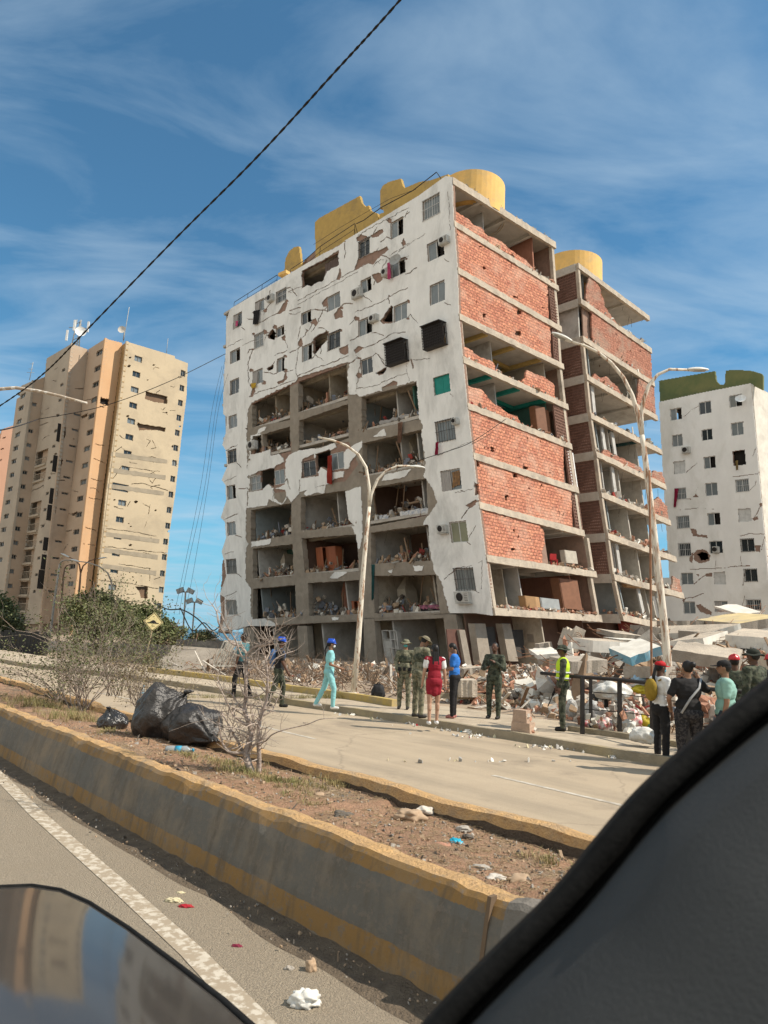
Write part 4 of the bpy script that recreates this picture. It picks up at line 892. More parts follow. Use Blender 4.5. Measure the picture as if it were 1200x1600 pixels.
mk = Mask(462, 380, 500, 430); mk.poly([(470, 424), (472, 412), (480, 402), (487, 398), (493, 392), (493, 410)], True); mask_wall('roof_parapet', SA(FB, 2.2), mk, 0, .2, infill, apt)
def tank(parent, cx_px, cy_px, Y, r, z0, z1, a0, a1, name='water_tank_wall'):
    c = aty(cx_px, cy_px, Y); m = MB(); n = 40
    for i in range(n):
        t0 = R(a0+(a1-a0)*i/n); t1 = R(a0+(a1-a0)*(i+1)/n)
        q = lambda t, rr, z: (c.x+math.cos(t)*rr, c.y+math.sin(t)*rr, z)
        m.quad([q(t0, r, z0), q(t1, r, z0), q(t1, r, z1), q(t0, r, z1)], sm=True); m.quad([q(t0, r, z1), q(t1, r, z1), q(t1, r-.18, z1), q(t0, r-.18, z1)]); m.quad([q(t0, r-.18, z0), q(t1, r-.18, z0), q(t1, r-.18, z1), q(t0, r-.18, z1)], sm=True)
    return m.build(name, yelb, parent)
zr = zs(0, 0, 5)
tank(apt, 738, 300, 46.2, 2.35, zr-.35, zr+2.25, 0, 360)
rl = MB()
def rail(px, S, d, dz=1.0, n=6):
    P = [S.at(x, y, d)[0] for x, y in px]; rl.tube(P, .028, 6)
    for a, b in zip(P[:-1], P[1:]):
        k = max(1, int((b-a).length/2.2))
        for i in range(k+1): q = a.lerp(b, i/k); rl.tube([q, q-Vector((0, 0, dz))], .022, 5)
    rl.tube([q-Vector((0, 0, dz*.45)) for q in P], .018, 6)
rail([(360, 470), (427, 427)], A, .4); rail([(448, 418), (472, 402), (494, 382), (548, 346), (552, 362)], A, .4, 1.1)
rl.tube([A.at(x, y, .3)[0] for x, y in ((552, 347), (563, 342), (590, 322), (640, 295), (677, 266), (684, 276), (687, 290), (687, 330), (686, 420), (689, 520), (680, 560))], .035, 6)
rl.tube([A.at(x, y, .6)[0] for x, y in ((480, 378), (520, 352), (560, 328), (600, 305), (640, 290))], .015, 5)
rl.build('roof_railing', steelb, apt)
m = MB(); p = A.at(436, 425, .5)[0]; m.box(p, (1.0, .5, .28), Matrix.Rotation(R(-40), 3, 'Z')); m.build('roof_box', yelb, apt)  # small bright yellow box on the roof edge
m = MB()
for i in range(40):     # drain pipe, stains of mortar along the roof edge
    b = random.uniform(0, 10.4); chunk(m, FB.W(.1, b, zs(0, 0, b)+.08), random.uniform(.08, .22), 0)
m.build('roof_edge_rubble', RUB[:3], apt)
# ================================================================== second wing (vent block screens, open floors)
F2 = Frame([(903, 411), (907, 465), (910, 524), (916, 584.5), (922, 645), (931, 705), (939, 768), (949, 833), (958, 897), (972, 962)], 50.5, dA, dB)
C2 = [(903, 411), (907, 466), (910, 525), (916, 585), (922, 645), (931, 705), (939, 768), (949, 833), (958, 897), (972, 960)]
R2 = [(1014, 494), (1018, 545), (1022, 597), (1027, 650), (1034, 703), (1040, 757), (1047, 813), (1056, 870), (1067, 927), (1052, 978)]
S2 = []
for c, r in zip(C2, R2):
    zc = F2.solve(*c, b=0)[1]; b, z_ = F2.solve(*r, a=0); S2.append((zc, (z_-zc)/b, b))
z2 = lambda k, a, b: S2[k][0]+S2[k][1]*b
wing = thing('apartment_building', 'rear wing of the collapsed block with honeycomb vent screens and stacked open floors', 'building', F2.W(2, 5, 0))
A2 = SA(F2); B2 = SB(F2); LA = 7.5
for k in range(10):
    bR = S2[k][2]; m = MB()
    fbox(m, .22, LA, .02, bR-.02, lambda a, b, k=k: z2(k, a, b)-.22, lambda a, b, k=k: z2(k, a, b), 0, F2)
    n = 60
    for i in range(n):
        edge_piece(m, F2, z2, k, -.05, .22, bR*i/n, bR*(i+1)/n, .44, i == 0, i == n-1)
    fbox(m, .23, LA, -.06, .018, lambda a, b, k=k: z2(k, a, b)-.62, lambda a, b, k=k: z2(k, a, b)+.01, 2, F2)
    m.build('roof_slab' if k == 0 else 'floor_slab', [ceilm, concs, M('pale_beam', (.55, .52, .46), rough=.9, dirt=(.4, .36, .3))], wing)
for k in (1, 3, 4, 5, 6, 7, 8):
    lattice(wing, F2, 'A', .32, 4.4 if k < 8 else 5.5, z2(k, 0, 0)+.02, z2(k-1, 0, 0)-.62, .03)
for k in range(1, 10):
    m = MB(); zb = lambda a, b, k=k: z2(k, a, b)+.01; zt = lambda a, b, k=k: z2(k-1, a, b)-.45
    bR = S2[k][2]
    if k != 2: fbox(m, .02, .28, .02, .24, zb, zt, 0, F2)
    zt2 = lambda a, b, k=k: z2(k-1, a, b)-.225
    fbox(m, 4.6, 4.72, .3, bR-.3, zb, zt2, 1, F2); fbox(m, .5, LA, .32 if k == 2 else 1.2, .44 if k == 2 else 1.3, zb, zt2, 2, F2)
    fbox(m, LA-.1, LA, .3, bR-.3, zb, zt2, 1, F2)
    bb = {1: 3.2, 3: 7.6, 4: 1.0, 5: 2.4, 6: 3.0, 7: 3.5, 8: 4.0, 9: 5}.get(k)
    if bb: fbox(m, .5, 4.5, bb+.3, bb+.42, zb, zt2, 1, F2)
    if k in (5, 6, 7, 8, 9): fbox(m, .7, 4.5, bR*.74, bR*.74+.12, zb, zt2, 1, F2)
    m.build('room_wall', [concs, M('beige_room_wall', (.50, .47, .41), rough=.95, dirt=(.36, .31, .25)), blueg if k % 2 else whiter], wing)
    m = MB()
    for b in (bR*.33, bR*.66): fbox(m, .24, 4.5, b, b+.2, lambda a, b, k=k: z2(k-1, a, b)-.42, lambda a, b, k=k: z2(k-1, a, b)-.227, 0, F2)
    m.build('ceiling_beam', M('dark_teal_beam', (.03, .09, .09), rough=.9) if k == 5 else ceilm, wing)
y2 = lambda k, x, d=0: C2[k][1]+(R2[k][1]-C2[k][1])*(x-C2[k][0])/(R2[k][0]-C2[k][0])+d
def s2p(k, pts): return [(x, y2(k-1, x)+5 if y == 't' else y2(k, x)+2 if y == 'b' else y) for x, y in pts]
mk = Mask(900, 400, 1085, 980)
for p in (s2p(1, [(916, 'b'), (917, 450), (922, 't'), (931, 't'), (938, 450), (944, 470), (946, 480), (955, 492), (965, 505), (975, 'b')]), s2p(2, [(926, 'b'), (925, 't'), (1017, 't'), (1020, 'b')]),
          s2p(3, [(925, 'b'), (930, 583), (940, 590), (948, 588), (955, 596), (966, 604), (972, 'b')]), s2p(3, [(996, 'b'), (999, 't'), (1022, 't'), (1026, 'b')]),
          s2p(5, [(940, 'b'), (945, 702), (960, 710), (985, 722), (1003, 731), (1008, 'b')]), s2p(6, [(1018, 'b'), (1020, 783), (1030, 776), (1042, 790), (1046, 'b')]), s2p(5, [(1018, 'b'), (1022, 735), (1036, 738), (1040, 'b')]), s2p(8, [(1050, 'b'), (1052, 900), (1062, 905), (1066, 'b')])): mk.poly(p, True, rag=1.0, step=3)
for _ in range(20):
    x = random.uniform(928, 1015); y = random.uniform(500, 590); mk.line([(x, y), (x+1, y+random.uniform(1, 4))], 1.0, False, jit=.5)
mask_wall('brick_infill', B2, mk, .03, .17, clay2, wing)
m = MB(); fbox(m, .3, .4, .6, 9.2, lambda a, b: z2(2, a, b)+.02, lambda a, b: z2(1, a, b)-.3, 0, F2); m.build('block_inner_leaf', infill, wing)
m = MB()
for k, b, hh in ((5, 1.6, 1), (5, 2.9, 1), (3, 7.4, 1), (4, .9, 1), (9, 3.2, 1), (9, 5.6, 1), (8, 1.3, 1), (6, 2.2, 1), (7, 6.4, 1)):
    m = MB(); fbox(m, .3, .42, b, b+.35, lambda a, b, k=k: z2(k, a, b)+.01, lambda a, b, k=k: z2(k-1, a, b)-.46, 0, F2); m.build('broken_wall_strip', whiter, wing)
zr = S2[0][0]
tank(wing, 893, 410, 55, 2.5, zr-1.5, zr+2.35, 0, 360)
m = MB(); fbox(m, 1.6, 1.75, .3, S2[9][2]-.3, 0, lambda a, b: z2(9, a, b)-.3, 0, F2); fbox(m, 1.8, LA, .4, .5, 0, lambda a, b: z2(9, a, b)-.3, 0, F2); m.build('ground_floor_wall', brownr, wing)
# ---- broken household things and rubble lying on the floors (nobody could count the pieces)
def floor_debris(label, place, n, smin, smax, wts):
    m = MB()
    for _ in range(n):
        p = place()
        if p is None: continue
        chunk(m, p, random.uniform(smin, smax), random.choices(range(9), wts)[0])
    o = m.build('debris', RUB); tag(o, label, 'debris', kind='stuff'); return o
bays = [(3, 0), (3, 1), (4, 0), (4, 1), (4, 2), (5, 2), (5, 2), (6, 0), (6, 1), (6, 2), (7, 0), (7, 1), (7, 2), (7, 2), (8, 0), (8, 1), (8, 2), (8, 2)]
def pA():
    k, j = random.choice(bays); a = random.uniform(cols[j+1]+.3, cols[j]-.3); b = random.betavariate(1.3, 2)*3.4+.1
    h = .85*math.exp(-((b-1.3)/1.2)**2)*(.35+abs(noise.noise(Vector((a*.6, k*5.0, 0))))*2.6)
    return FB.W(a, b, zs(k+1, a, b)+random.random()*h+.04)
floor_debris('broken household debris heaped in the open rooms of the white front', pA, 4200, .07, .42, (3, 1.6, 2, 5, 6, 1.6, 3, 3, .7))
def pBs():
    k = random.choice((1, 1, 4, 4, 5, 5, 8, 8, 9, 9, 9)); b = random.uniform(.2, SL[k][3]-.3); a = random.betavariate(1, 2.4)*2.2+(.0 if k < 9 else -.0)
    if k == 8 and b < 6.3: return None
    return FB.W(a, b, zs(k, a, b)+.03+random.random()*.14)
floor_debris('brick rubble strewn on the open floors of the red brick side', pBs, 1100, .08, .3, (3, 2, 6, 1, 1.2, 1, 3, .6, .3))
def pW():
    k = random.randint(1, 9); b = random.uniform(.2, S2[k][2]-.2); a = random.betavariate(1, 2.2)*2.5; return F2.W(a, b, z2(k, a, b)+.03+random.random()*(.2 if k < 5 else .4))
floor_debris('rubble and belongings strewn on the stacked floors of the rear wing', pW, 1300, .1, .38, (3, 3, 4, 2, 1.6, 3, 2, 1, .4))

m = MB(); random.seed(13)      # torn wires, battens and bars hanging in the open bays
for _ in range(130):
    k, j = random.choice(bays); a = random.uniform(cols[j+1]+.2, cols[j]-.2); b = random.uniform(.0, 2.2); p = FB.W(a, b, zs(k, a, b)-.25)
    if random.random() < .6: q_ = p-Vector((random.uniform(-.3, .3), random.uniform(-.2, .2), random.uniform(.3, 1.3))); m.tube([p, p.lerp(q_, .5)+Vector((random.uniform(-.2, .2), 0, 0)), q_], .012, 4, mi=3)
    else: f_ = FB.W(a+random.uniform(-1, 1), b+random.uniform(-.3, .6), zs(k+1, a, b)+.05); m.bar(f_, f_.lerp(p, random.uniform(.35, .9)), .05, .09, mi=4)
for _ in range(70):
    k = random.randint(1, 9); b = random.uniform(.2, S2[k][2]-.3); p = F2.W(random.uniform(-.05, 1), b, z2(k-1, 0, b)-.45); q_ = p-Vector((random.uniform(-.2, .2), random.uniform(-.2, .2), random.uniform(.3, 1.1))); m.tube([p, q_], .014, 4, mi=3)
tag(m.build('hanging_debris', RUB), 'torn wires and broken battens dangling in the open floors', 'debris', kind='stuff')
# ================================================================== white block at the right edge
F3 = Frame([(1175, 600), (1182, 690), (1190, 785), (1199, 885), (1207, 975)], 66, hdir(-600), hdir(2056))
A3 = SA(F3)
wb = thing('apartment_building', 'standing white apartment block with green roof parapet behind the rubble, far right', 'building', F3.W(5, 5, 0))
aL3 = F3.solve(1031, 650, b=0)[0]; lft = [proj(F3.W(aL3, 0, z)) for z in (F3.solve(1031, 628, b=0)[1], 18, 12, 6, 0)]
mk = Mask(1000, 585, 1215, 1045); mk.poly([lft[0], (1100, 613), (1173, 599), (1182, 690), (1190, 785), (1199, 885), (1210, 1040)]+lft[:0:-1], True)
E3 = lambda X, Y: (1000+X/3.636, 560+Y/3.636)
rows3 = [((172, 238, 283, 350, 'open'), (335, 405, 245, 315, 'slide'), (507, 580, 207, 275, 'open')), ((182, 243, 433, 500, 'slide'), (350, 412, 402, 465, 'slide'), (518, 588, 363, 437, 'slide')), ((192, 258, 583, 655, 'pale'), (363, 430, 557, 625, 'open'), (527, 600, 522, 608, 'hole')),
         ((203, 263, 737, 800, 'grille'), (371, 441, 707, 780, 'slide'), (545, 620, 687, 758, 'grille')), ((210, 282, 895, 965, 'grille'), (385, 457, 877, 947, 'open'), (558, 633, 853, 927, 'pale')), ((220, 290, 1050, 1123, 'grille'), (396, 470, 1037, 1108, 'slide'), (574, 650, 1025, 1097, 'grille')),
         ((234, 303, 1218, 1285, 'slide'), (420, 487, 1213, 1283, 'pale'), (594, 667, 1197, 1267, 'grille')), ((247, 315, 1383, 1450, 'slide'), (425, 500, 1378, 1440, 'curtain'), (604, 690, 1370, 1430, 'grille'))]
w3 = []
for row in rows3:
    for x0, x1, y0, y1, st in row:
        a, b = E3(x0, y0); c, d = E3(x1, y1); r = uzrect(A3, a, c, (b+d)/2, d-b); mk.poly(rpx(A3, r), False); w3.append((r, st))
mkb = mk.copy()
hole3 = [E3(x, y) for x, y in ((300, 1110), (330, 1085), (375, 1090), (403, 1120), (395, 1150), (350, 1165), (310, 1150))]
mk.poly(hole3, False, rag=1.2); mkb.poly(ragged([E3(x, y) for x, y in ((318, 1112), (350, 1095), (385, 1110), (390, 1140), (345, 1150))], 1, 3), False)
for p in (((280, 1150), (285, 1110), (305, 1100), (300, 1170)), ((285, 968), (320, 970), (328, 1000), (380, 1003), (385, 1020), (300, 1010)), ((300, 790), (318, 765), (335, 790)), ((650, 1060), (688, 1062), (685, 1100), (655, 1095)), ((635, 910), (668, 895), (672, 915), (650, 925)), ((320, 1225), (340, 1228), (332, 1240)), ((370, 1225), (412, 1215), (410, 1240), (375, 1240)), ((238, 1370), (262, 1362), (250, 1385)), ((316, 1400), (340, 1395), (410, 1440), (405, 1460), (340, 1440)), ((675, 825), (695, 820), (690, 850))):
    mk.poly([E3(*q) for q in p], False, rag=.6, step=2)
for p, wd in (([(262, 648), (325, 595)], 1), ([(265, 798), (290, 800)], .9), ([(315, 760), (330, 735)], .8), ([(310, 1280), (345, 1250), (380, 1228)], 1.3), ([(235, 1358), (300, 1360), (360, 1335)], 1), ([(270, 1200), (480, 1190), (570, 1180)], .8), ([(645, 915), (665, 880), (690, 825)], 1.2), ([(620, 755), (655, 720), (660, 695)], .9), ([(530, 672), (670, 655), (680, 640)], .9), ([(225, 860), (330, 850), (430, 855)], .7), ([(570, 1010), (620, 995), (720, 998)], 1), ([(690, 1090), (712, 1000)], .9), ([(560, 1180), (625, 1178)], 1.2), ([(585, 1290), (590, 1240), (600, 1200)], .8), ([(575, 1170), (570, 1110)], .7), ([(640, 555), (662, 505)], .8), ([(590, 350), (585, 372)], .8), ([(430, 1150), (430, 1200)], .7), ([(245, 335), (300, 290), (345, 262)], .5), ([(570, 1450), (595, 1350)], .7)):
    mk.line([E3(*q) for q in p], wd, False, jit=.6)
plaster3 = M('white_block_plaster', (.84, .83, .80), rough=.9, sc=.6, col2=(.74, .73, .70), bump=.2, bsc=6, dirt=(.55, .53, .47), dsc=.16, stretch=(1, 1, .5))
mask_wall('infill_wall', A3, mkb, .04, .3, infill, wb); mask_wall('plaster_wall', A3, mk, -.03, .04, plaster3, wb)
for r, st in w3:
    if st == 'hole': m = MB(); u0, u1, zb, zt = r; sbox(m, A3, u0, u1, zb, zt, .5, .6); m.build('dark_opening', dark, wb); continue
    window(wb, A3, r, 'slide' if st == 'pale' else st, M('white_board', (.62, .62, .60), rough=.6) if st == 'pale' else glassl if random.random() < .6 else glassd)
a, b = E3(435, 1085); aircon(wb, A3, a-4, a+5, b-4, b+5); a, b = E3(268, 520); aircon(wb, A3, a-6, a+6, b-4, b+5)
p = A3.at(*E3(588, 240), -.6)[0]; dish(wb, p, (-.4, -.8, .5), .5, whited)
m = MB(); fbox(m, 0, .3, -.02, 0, 0, .1, 0, F3) if False else None; sbox(m, A3, aL3, aL3+4.5, 0, 9.5, .02, .3); m.build('annex_wall', plaster3, wb)
zt3 = F3.z[-1]; m = MB(); fbox(m, 0.35, aL3, .3, 14, zt3-.4, zt3-.1, 0, F3); m.build('roof_slab', conc, wb)
m = MB(); fbox(m, -.0, .2, .05, 14, 0, zt3, 0, F3); fbox(m, aL3-.25, aL3-.02, .35, 14, 0, zt3-2, 0, F3); fbox(m, .3, aL3-.3, 13.8, 14, 0, zt3-.5, 0, F3); m.build('side_wall', M('sunlit_side_plaster', (.72, .68, .60), rough=.9, sc=1, dirt=(.5, .46, .4)), wb)
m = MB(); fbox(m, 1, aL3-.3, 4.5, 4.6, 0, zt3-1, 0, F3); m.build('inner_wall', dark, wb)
green = M('green_roof_paint', (.125, .155, .065), rough=.9, sc=.7, col2=(.20, .20, .085), dirt=(.065, .10, .055), dsc=.25)
mk = Mask(1020, 565, 1210, 640); mk.poly([E3(*q) for q in ((107, 127), (424, 72), (432, 130), (450, 148), (475, 150), (484, 135), (486, 68), (560, 65), (640, 72), (690, 88), (697, 100), (699, 180), (640, 150), (520, 165), (300, 210), (200, 235), (115, 252))], True)
mask_wall('roof_parapet', SA(F3, .35), mk, 0, .25, green, wb)
cloth('hanging_cloth', 'red cloth hanging from a window of the far right white block', A3, [E3(200, 740), E3(195, 848), E3(222, 740), E3(210, 845)], -.15, M('crimson_cloth', (.30, .02, .06), rough=1))
cloth('hanging_cloth', 'small ochre rag hanging from the burnt window of the white block', A3, [E3(545, 585), E3(550, 636), E3(560, 580), E3(562, 636)], -.15, M('ochre_rag', (.30, .22, .09), rough=1))
# ================================================================== beige tower complex at the left
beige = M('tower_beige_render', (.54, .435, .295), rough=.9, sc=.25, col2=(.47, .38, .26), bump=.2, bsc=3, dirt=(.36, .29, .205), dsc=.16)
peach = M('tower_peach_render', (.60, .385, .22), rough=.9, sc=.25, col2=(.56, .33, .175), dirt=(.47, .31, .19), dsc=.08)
ochre = M('tower_ochre_shaded_side', (.36, .24, .115), rough=.9, sc=.3, var=.15)  # left side face; its shade is put into the dark ochre
shadeb = M('tower_shaded_brown', (.46, .36, .27), rough=.9, sc=.25, col2=(.42, .31, .22), dirt=(.34, .26, .19), dsc=.12)  # shaded copy of the tower render, the shade is put into the colour
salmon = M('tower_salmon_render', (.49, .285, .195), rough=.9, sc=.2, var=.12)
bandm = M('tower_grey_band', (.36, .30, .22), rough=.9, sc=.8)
beigeg = M('tower_shaded_grey_beige', (.44, .375, .295), rough=.9, sc=.25, col2=(.37, .315, .25), dirt=(.30, .25, .20), dsc=.12)  # beige greyed and darkened, shade of the left faces is in the colour
tp = thing('apartment_tower', 'tall beige and peach apartment tower with cracked walls, by the sea at the left', 'tower', gnd(190, 1000, 0)*1.0)
tp.location = (-38, 108, 0)
DL = hdir(-560); DR = hdir(1640); T = 112.0
zg = -1.0
def wallblock(name, F, S, poly, win, mat, parent, d=.35, cells=1.0, back=True, rag=None, cr=(), pat=(), cw=.9, glass=None, fr=True, bm_=None):
    xs = [p[0] for p in poly]; ys = [p[1] for p in poly]; mk = Mask(int(min(xs))-3, int(min(ys))-3, int(max(xs))+3, int(max(ys))+3, cells); mk.poly(poly, True)
    rs = []
    for q in win:
        if len(q) == 4: x0, x1, cy, h = q; r = uzrect(S, x0, x1, cy, h); mk.poly(rpx(S, r), False); rs.append(r)
    for p in pat: mk.poly(p, False, rag=.6, step=2)
    for p in cr: mk.line(p, cw, False, jit=.7)
    rr_ = random.Random(len(poly)*7+len(win)*13+int(xs[0]))
    for _ in range(rag or 0):      # small spalled spots and short cracks
        x = rr_.uniform(min(xs), max(xs)); y = rr_.uniform(min(ys)+20, max(ys)-30); s_ = rr_.uniform(1.2, 3.2)
        if rr_.random() < .45: mk.poly([(x-s_, y), (x, y-s_*.6), (x+s_*1.2, y-s_*.2), (x+s_*.6, y+s_*.7), (x-s_*.5, y+s_*.8)], False, rag=.6, step=1.5)
        else: mk.line([(x, y), (x+rr_.uniform(-3, 8), y+rr_.uniform(-4, 3)), (x+rr_.uniform(4, 14), y+rr_.uniform(-5, 4))], cw*.8, False, jit=.6)
    mask_wall(name, S, mk, 0, d, mat, parent)
    m = MB()
    for j in range(len(poly)-2): pass
    return rs
def simple_windows(parent, S, rs, depth=.15):
    for r in rs:
        u0, u1, zb, zt = r; s = 1 if u1 > u0 else -1; m = MB(); t = .09; um = (u0+u1)/2
        for a, b, c, d in ((u0, u0+s*t, zb, zt), (u1-s*t, u1, zb, zt), (u0+s*t, u1-s*t, zb, zb+t), (u0+s*t, u1-s*t, zt-t, zt), (um-s*.04, um+s*.04, zb+t, zt-t)): sbox(m, S, a, b, c, d, depth, depth+.08)
        w_ = m.build('window', M('tower_window_frame', (.25, .23, .20), rough=.6), parent)
        p = MB(); sbox(p, S, u0+s*t*.5, u1-s*t*.5, zb+t*.5, zt-t*.5, depth+.09, depth+.12); p.build('pane', random.choice([glassd, glassd, glassl]), w_)
T1 = Frame([(198, 534), (147, 960)], T, DL, DR); S1 = SB(T1); S1L = SA(T1)
q = lambda X, Y: (130+X/3.333, 500+Y/3.333)
w1 = []
for x, y in ((287, 203), (277, 283), (268, 363), (260, 445), (250, 527), (240, 610), (231, 695), (220, 777), (203, 953), (191, 1040), (181, 1127), (171, 1215), (162, 1303), (152, 1391), (142, 1480)):
    a, b = q(x, y); w1.append((a-6.2, a+6.2, b, 9))
a, b = q(183, 872); w1.append((a-10, a+16, b, 12))
w1b = []
for x, y in ((520, 278), (514, 355), (506, 432), (498, 510), (490, 588), (482, 667), (475, 745), (466, 828), (457, 909), (447, 990), (440, 1072), (429, 1155), (422, 1235), (412, 1320), (406, 1405), (395, 1490)):
    a, b = q(x, y); w1b.append((a-3.6, a+3.6, b, 9.5))
Q = lambda L_: [q(*p) for p in L_]
poly1 = Q([(225, 112), (478, 188), (478, 200), (545, 225), (538, 400), (513, 600), (480, 900), (452, 1090), (430, 1320), (404, 1560), (55, 1540), (120, 900), (185, 420)])
pat1 = [Q(p) for p in ([(325, 370), (440, 398), (438, 440), (415, 432), (370, 428), (345, 418), (322, 412)], [(285, 530), (300, 540), (430, 560), (428, 582), (390, 575), (330, 572), (292, 575), (280, 545)], [(270, 1388), (338, 1390), (335, 1450), (300, 1448), (290, 1410)])]
cr1 = [Q(p) for p in ([(330, 620), (350, 630), (330, 660)], [(360, 628), (380, 665), (355, 670)], [(335, 715), (360, 712), (378, 718), (365, 740)], [(345, 800), (368, 795), (380, 820), (360, 850), (342, 825), (350, 800)], [(250, 855), (300, 850), (380, 870), (440, 888)], [(310, 955), (345, 975), (340, 1010), (350, 960)], [(120, 1085), (240, 1100), (380, 1125)], [(290, 1125), (310, 1140), (355, 1135)], [(110, 1180), (300, 1200), (440, 1215)], [(185, 1270), (280, 1285), (350, 1295)], [(345, 1300), (345, 1360)], [(80, 1355), (230, 1370), (400, 1400)], [(190, 600), (215, 620)], [(160, 690), (200, 660)], [(155, 825), (200, 760), (260, 770), (400, 790)], [(70, 1440), (110, 1425)], [(170, 1480), (230, 1465), (340, 1470)], [(310, 1210), (350, 1220)], [(360, 880), (350, 870), (400, 860)], [(160, 970), (180, 975)], [(230, 970), (245, 945)], [(330, 1050), (320, 1080)], [(370, 1350), (400, 1340)])]
rs = wallblock('lit_wall', T1, S1, poly1, w1+w1b, beige, tp, cells=.6, cw=.8, rag=46, pat=pat1, cr=cr1); simple_windows(tp, S1, rs)
m = MB()
for k in range(16):      # exposed floor bands and stains of the broken render
    a, b = q(190-k*8.7, 255+k*83); c, d = q(478-k*8.2, 250+k*83+75)
    if k in (5, 6, 7, 10, 11, 12):
        P0 = S1.at(a, b+8, -.03)[0]; P1 = S1.at(c, d-9+8, -.03)[0]
        n = 14
        for i in range(n):
            t0, t1 = i/n, (i+1)/n; h0 = 1.1+.5*noise.noise(Vector((i*.9, k, 0))); h1 = 1.1+.5*noise.noise(Vector(((i+1)*.9, k, 0)))
            A0 = P0.lerp(P1, t0); A1 = P0.lerp(P1, t1); U = Vector((0, 0, 1)); m.quad([A0-U*h0*.35, A1-U*h1*.35, A1+U*h1*.3, A0+U*h0*.3])
        m.build('bare_band', bandm, tp); m = MB()
bB1 = T1.solve(291, 566, a=0)[0]
mkI = MB(); fbox(mkI, .5, 2.2, .3, bB1-.2, zg, T1.z[-1]-.5, 0, T1); fbox(mkI, .4, 12, .1, bB1-.1, T1.z[-1]-1.5, T1.z[-1]-.6, 1, T1); fbox(mkI, 2.3, 12, bB1-.3, bB1-.05, zg, T1.z[-1]-1.6, 1, T1); fbox(mkI, 11.8, 12, .1, bB1-.3, zg, T1.z[-1]-1.6, 1, T1); mkI.build('tower_core', [M('tower_bare_block', (.20, .13, .085), rough=1, sc=.6), beige], tp)
m = MB(); fbox(m, .05, 6, .35, bB1, -1, 3.5, 0, T1); m.build('plinth', beige, tp)
# recessed ochre side and the other staggered faces
def nextcorner(Fp, a, top_px, bot_px):
    """corner further back: where the face running along dR from Fp's side meets the view line of the traced corner"""
    out_ = []
    for (x, y) in (top_px, bot_px):
        r = ray(x, y); z = 30.0
        for _ in range(8):
            P = Fp.W(a, 0, z); det = -r.x*Fp.dB.y + Fp.dB.x*r.y; t = (-P.x*Fp.dB.y + Fp.dB.x*P.y)/det; z = EYE.z+t*r.z
        out_.append(EYE+r*t)
    return out_
class LFrame(Frame):
    def __init__(s, P, dA, dB):
        P = sorted(P, key=lambda p: p.z); s.z = [p.z for p in P]; s.cx = [p.x for p in P]; s.cy = [p.y for p in P]; s.dA = Vector(dA); s.dB = Vector(dB)
    def _i(s, c, z): t = (z-s.z[0])/(s.z[1]-s.z[0]); return c[0]+t*(c[1]-c[0])
    def C(s, z): return s._i(s.cx, z)
    @property
    def Y(s): return s._Y
    def W(s, a, b, z): return Vector((s._i(s.cx, z)+a*s.dA.x+b*s.dB.x, s._i(s.cy, z)+a*s.dA.y+b*s.dB.y, z))
    def solve(s, x, y, b=None, a=None):
        r = ray(x, y); z = 30.0; d = s.dA if a is None else s.dB; e = s.dB if a is None else s.dA; k = b if a is None else a
        for _ in range(9):
            px = s._i(s.cx, z)+k*e.x; py = s._i(s.cy, z)+k*e.y; det = -r.x*d.y + d.x*r.y; t = (-px*d.y + d.x*py)/det; q_ = (r.x*py - r.y*px)/det; z = EYE.z + t*r.z
        return q_, z
a1 = T1.solve(191, 538, b=0)[0]
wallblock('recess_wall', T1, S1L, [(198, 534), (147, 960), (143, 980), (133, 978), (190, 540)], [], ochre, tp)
T2 = LFrame(nextcorner(T1, a1, (164.6, 529), (114, 960)), DL, DR); S2R = SB(T2); S2L = SA(T2)
cr2 = [[(150, 632), (163, 637)], [(135, 712), (145, 716), (164, 724)], [(133, 745), (160, 752)], [(131, 760), (150, 764), (155, 770)], [(128, 822), (150, 829)], [(123, 846), (128, 849), (148, 852)], [(137, 690), (163, 697)], [(128, 775), (157, 781)]]
r_ = wallblock('peach_wall', T2, S2R, [(164.6, 529), (191.5, 536), (150, 850), (136, 975), (112, 975), (135, 780)], [], peach, tp, cr=cr2, pat=[Q([(82, 400), (135, 412), (132, 448), (80, 432)])])
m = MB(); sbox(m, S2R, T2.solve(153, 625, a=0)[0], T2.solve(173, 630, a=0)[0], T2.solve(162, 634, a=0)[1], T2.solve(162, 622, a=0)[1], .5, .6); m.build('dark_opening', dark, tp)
w = []
for x, y in ((88, 170), (78, 252), (68, 335), (60, 415), (45, 500), (37, 585), (22, 670), (12, 757)):
    a, b = q(x, y); w.append((a-5.5, a+3.5, b, 8))
for x, y in ((131, 753), (126, 779), (124, 804), (120, 831), (117, 858), (114, 885), (111, 912), (107, 940)): w.append((x-5.5, x+3.5, y, 8))
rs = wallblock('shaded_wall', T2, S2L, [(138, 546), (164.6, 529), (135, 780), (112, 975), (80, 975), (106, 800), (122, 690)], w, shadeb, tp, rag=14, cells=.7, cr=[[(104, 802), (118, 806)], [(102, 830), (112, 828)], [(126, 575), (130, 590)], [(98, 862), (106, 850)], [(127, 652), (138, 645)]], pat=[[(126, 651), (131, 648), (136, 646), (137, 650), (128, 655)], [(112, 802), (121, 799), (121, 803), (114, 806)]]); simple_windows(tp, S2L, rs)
a2 = T2.solve(137.5, 547, b=0)[0]
T4 = LFrame(nextcorner(T2, a2, (112, 537), (65, 960)), DL, DR); S4R = SB(T4); S4L = SA(T4)
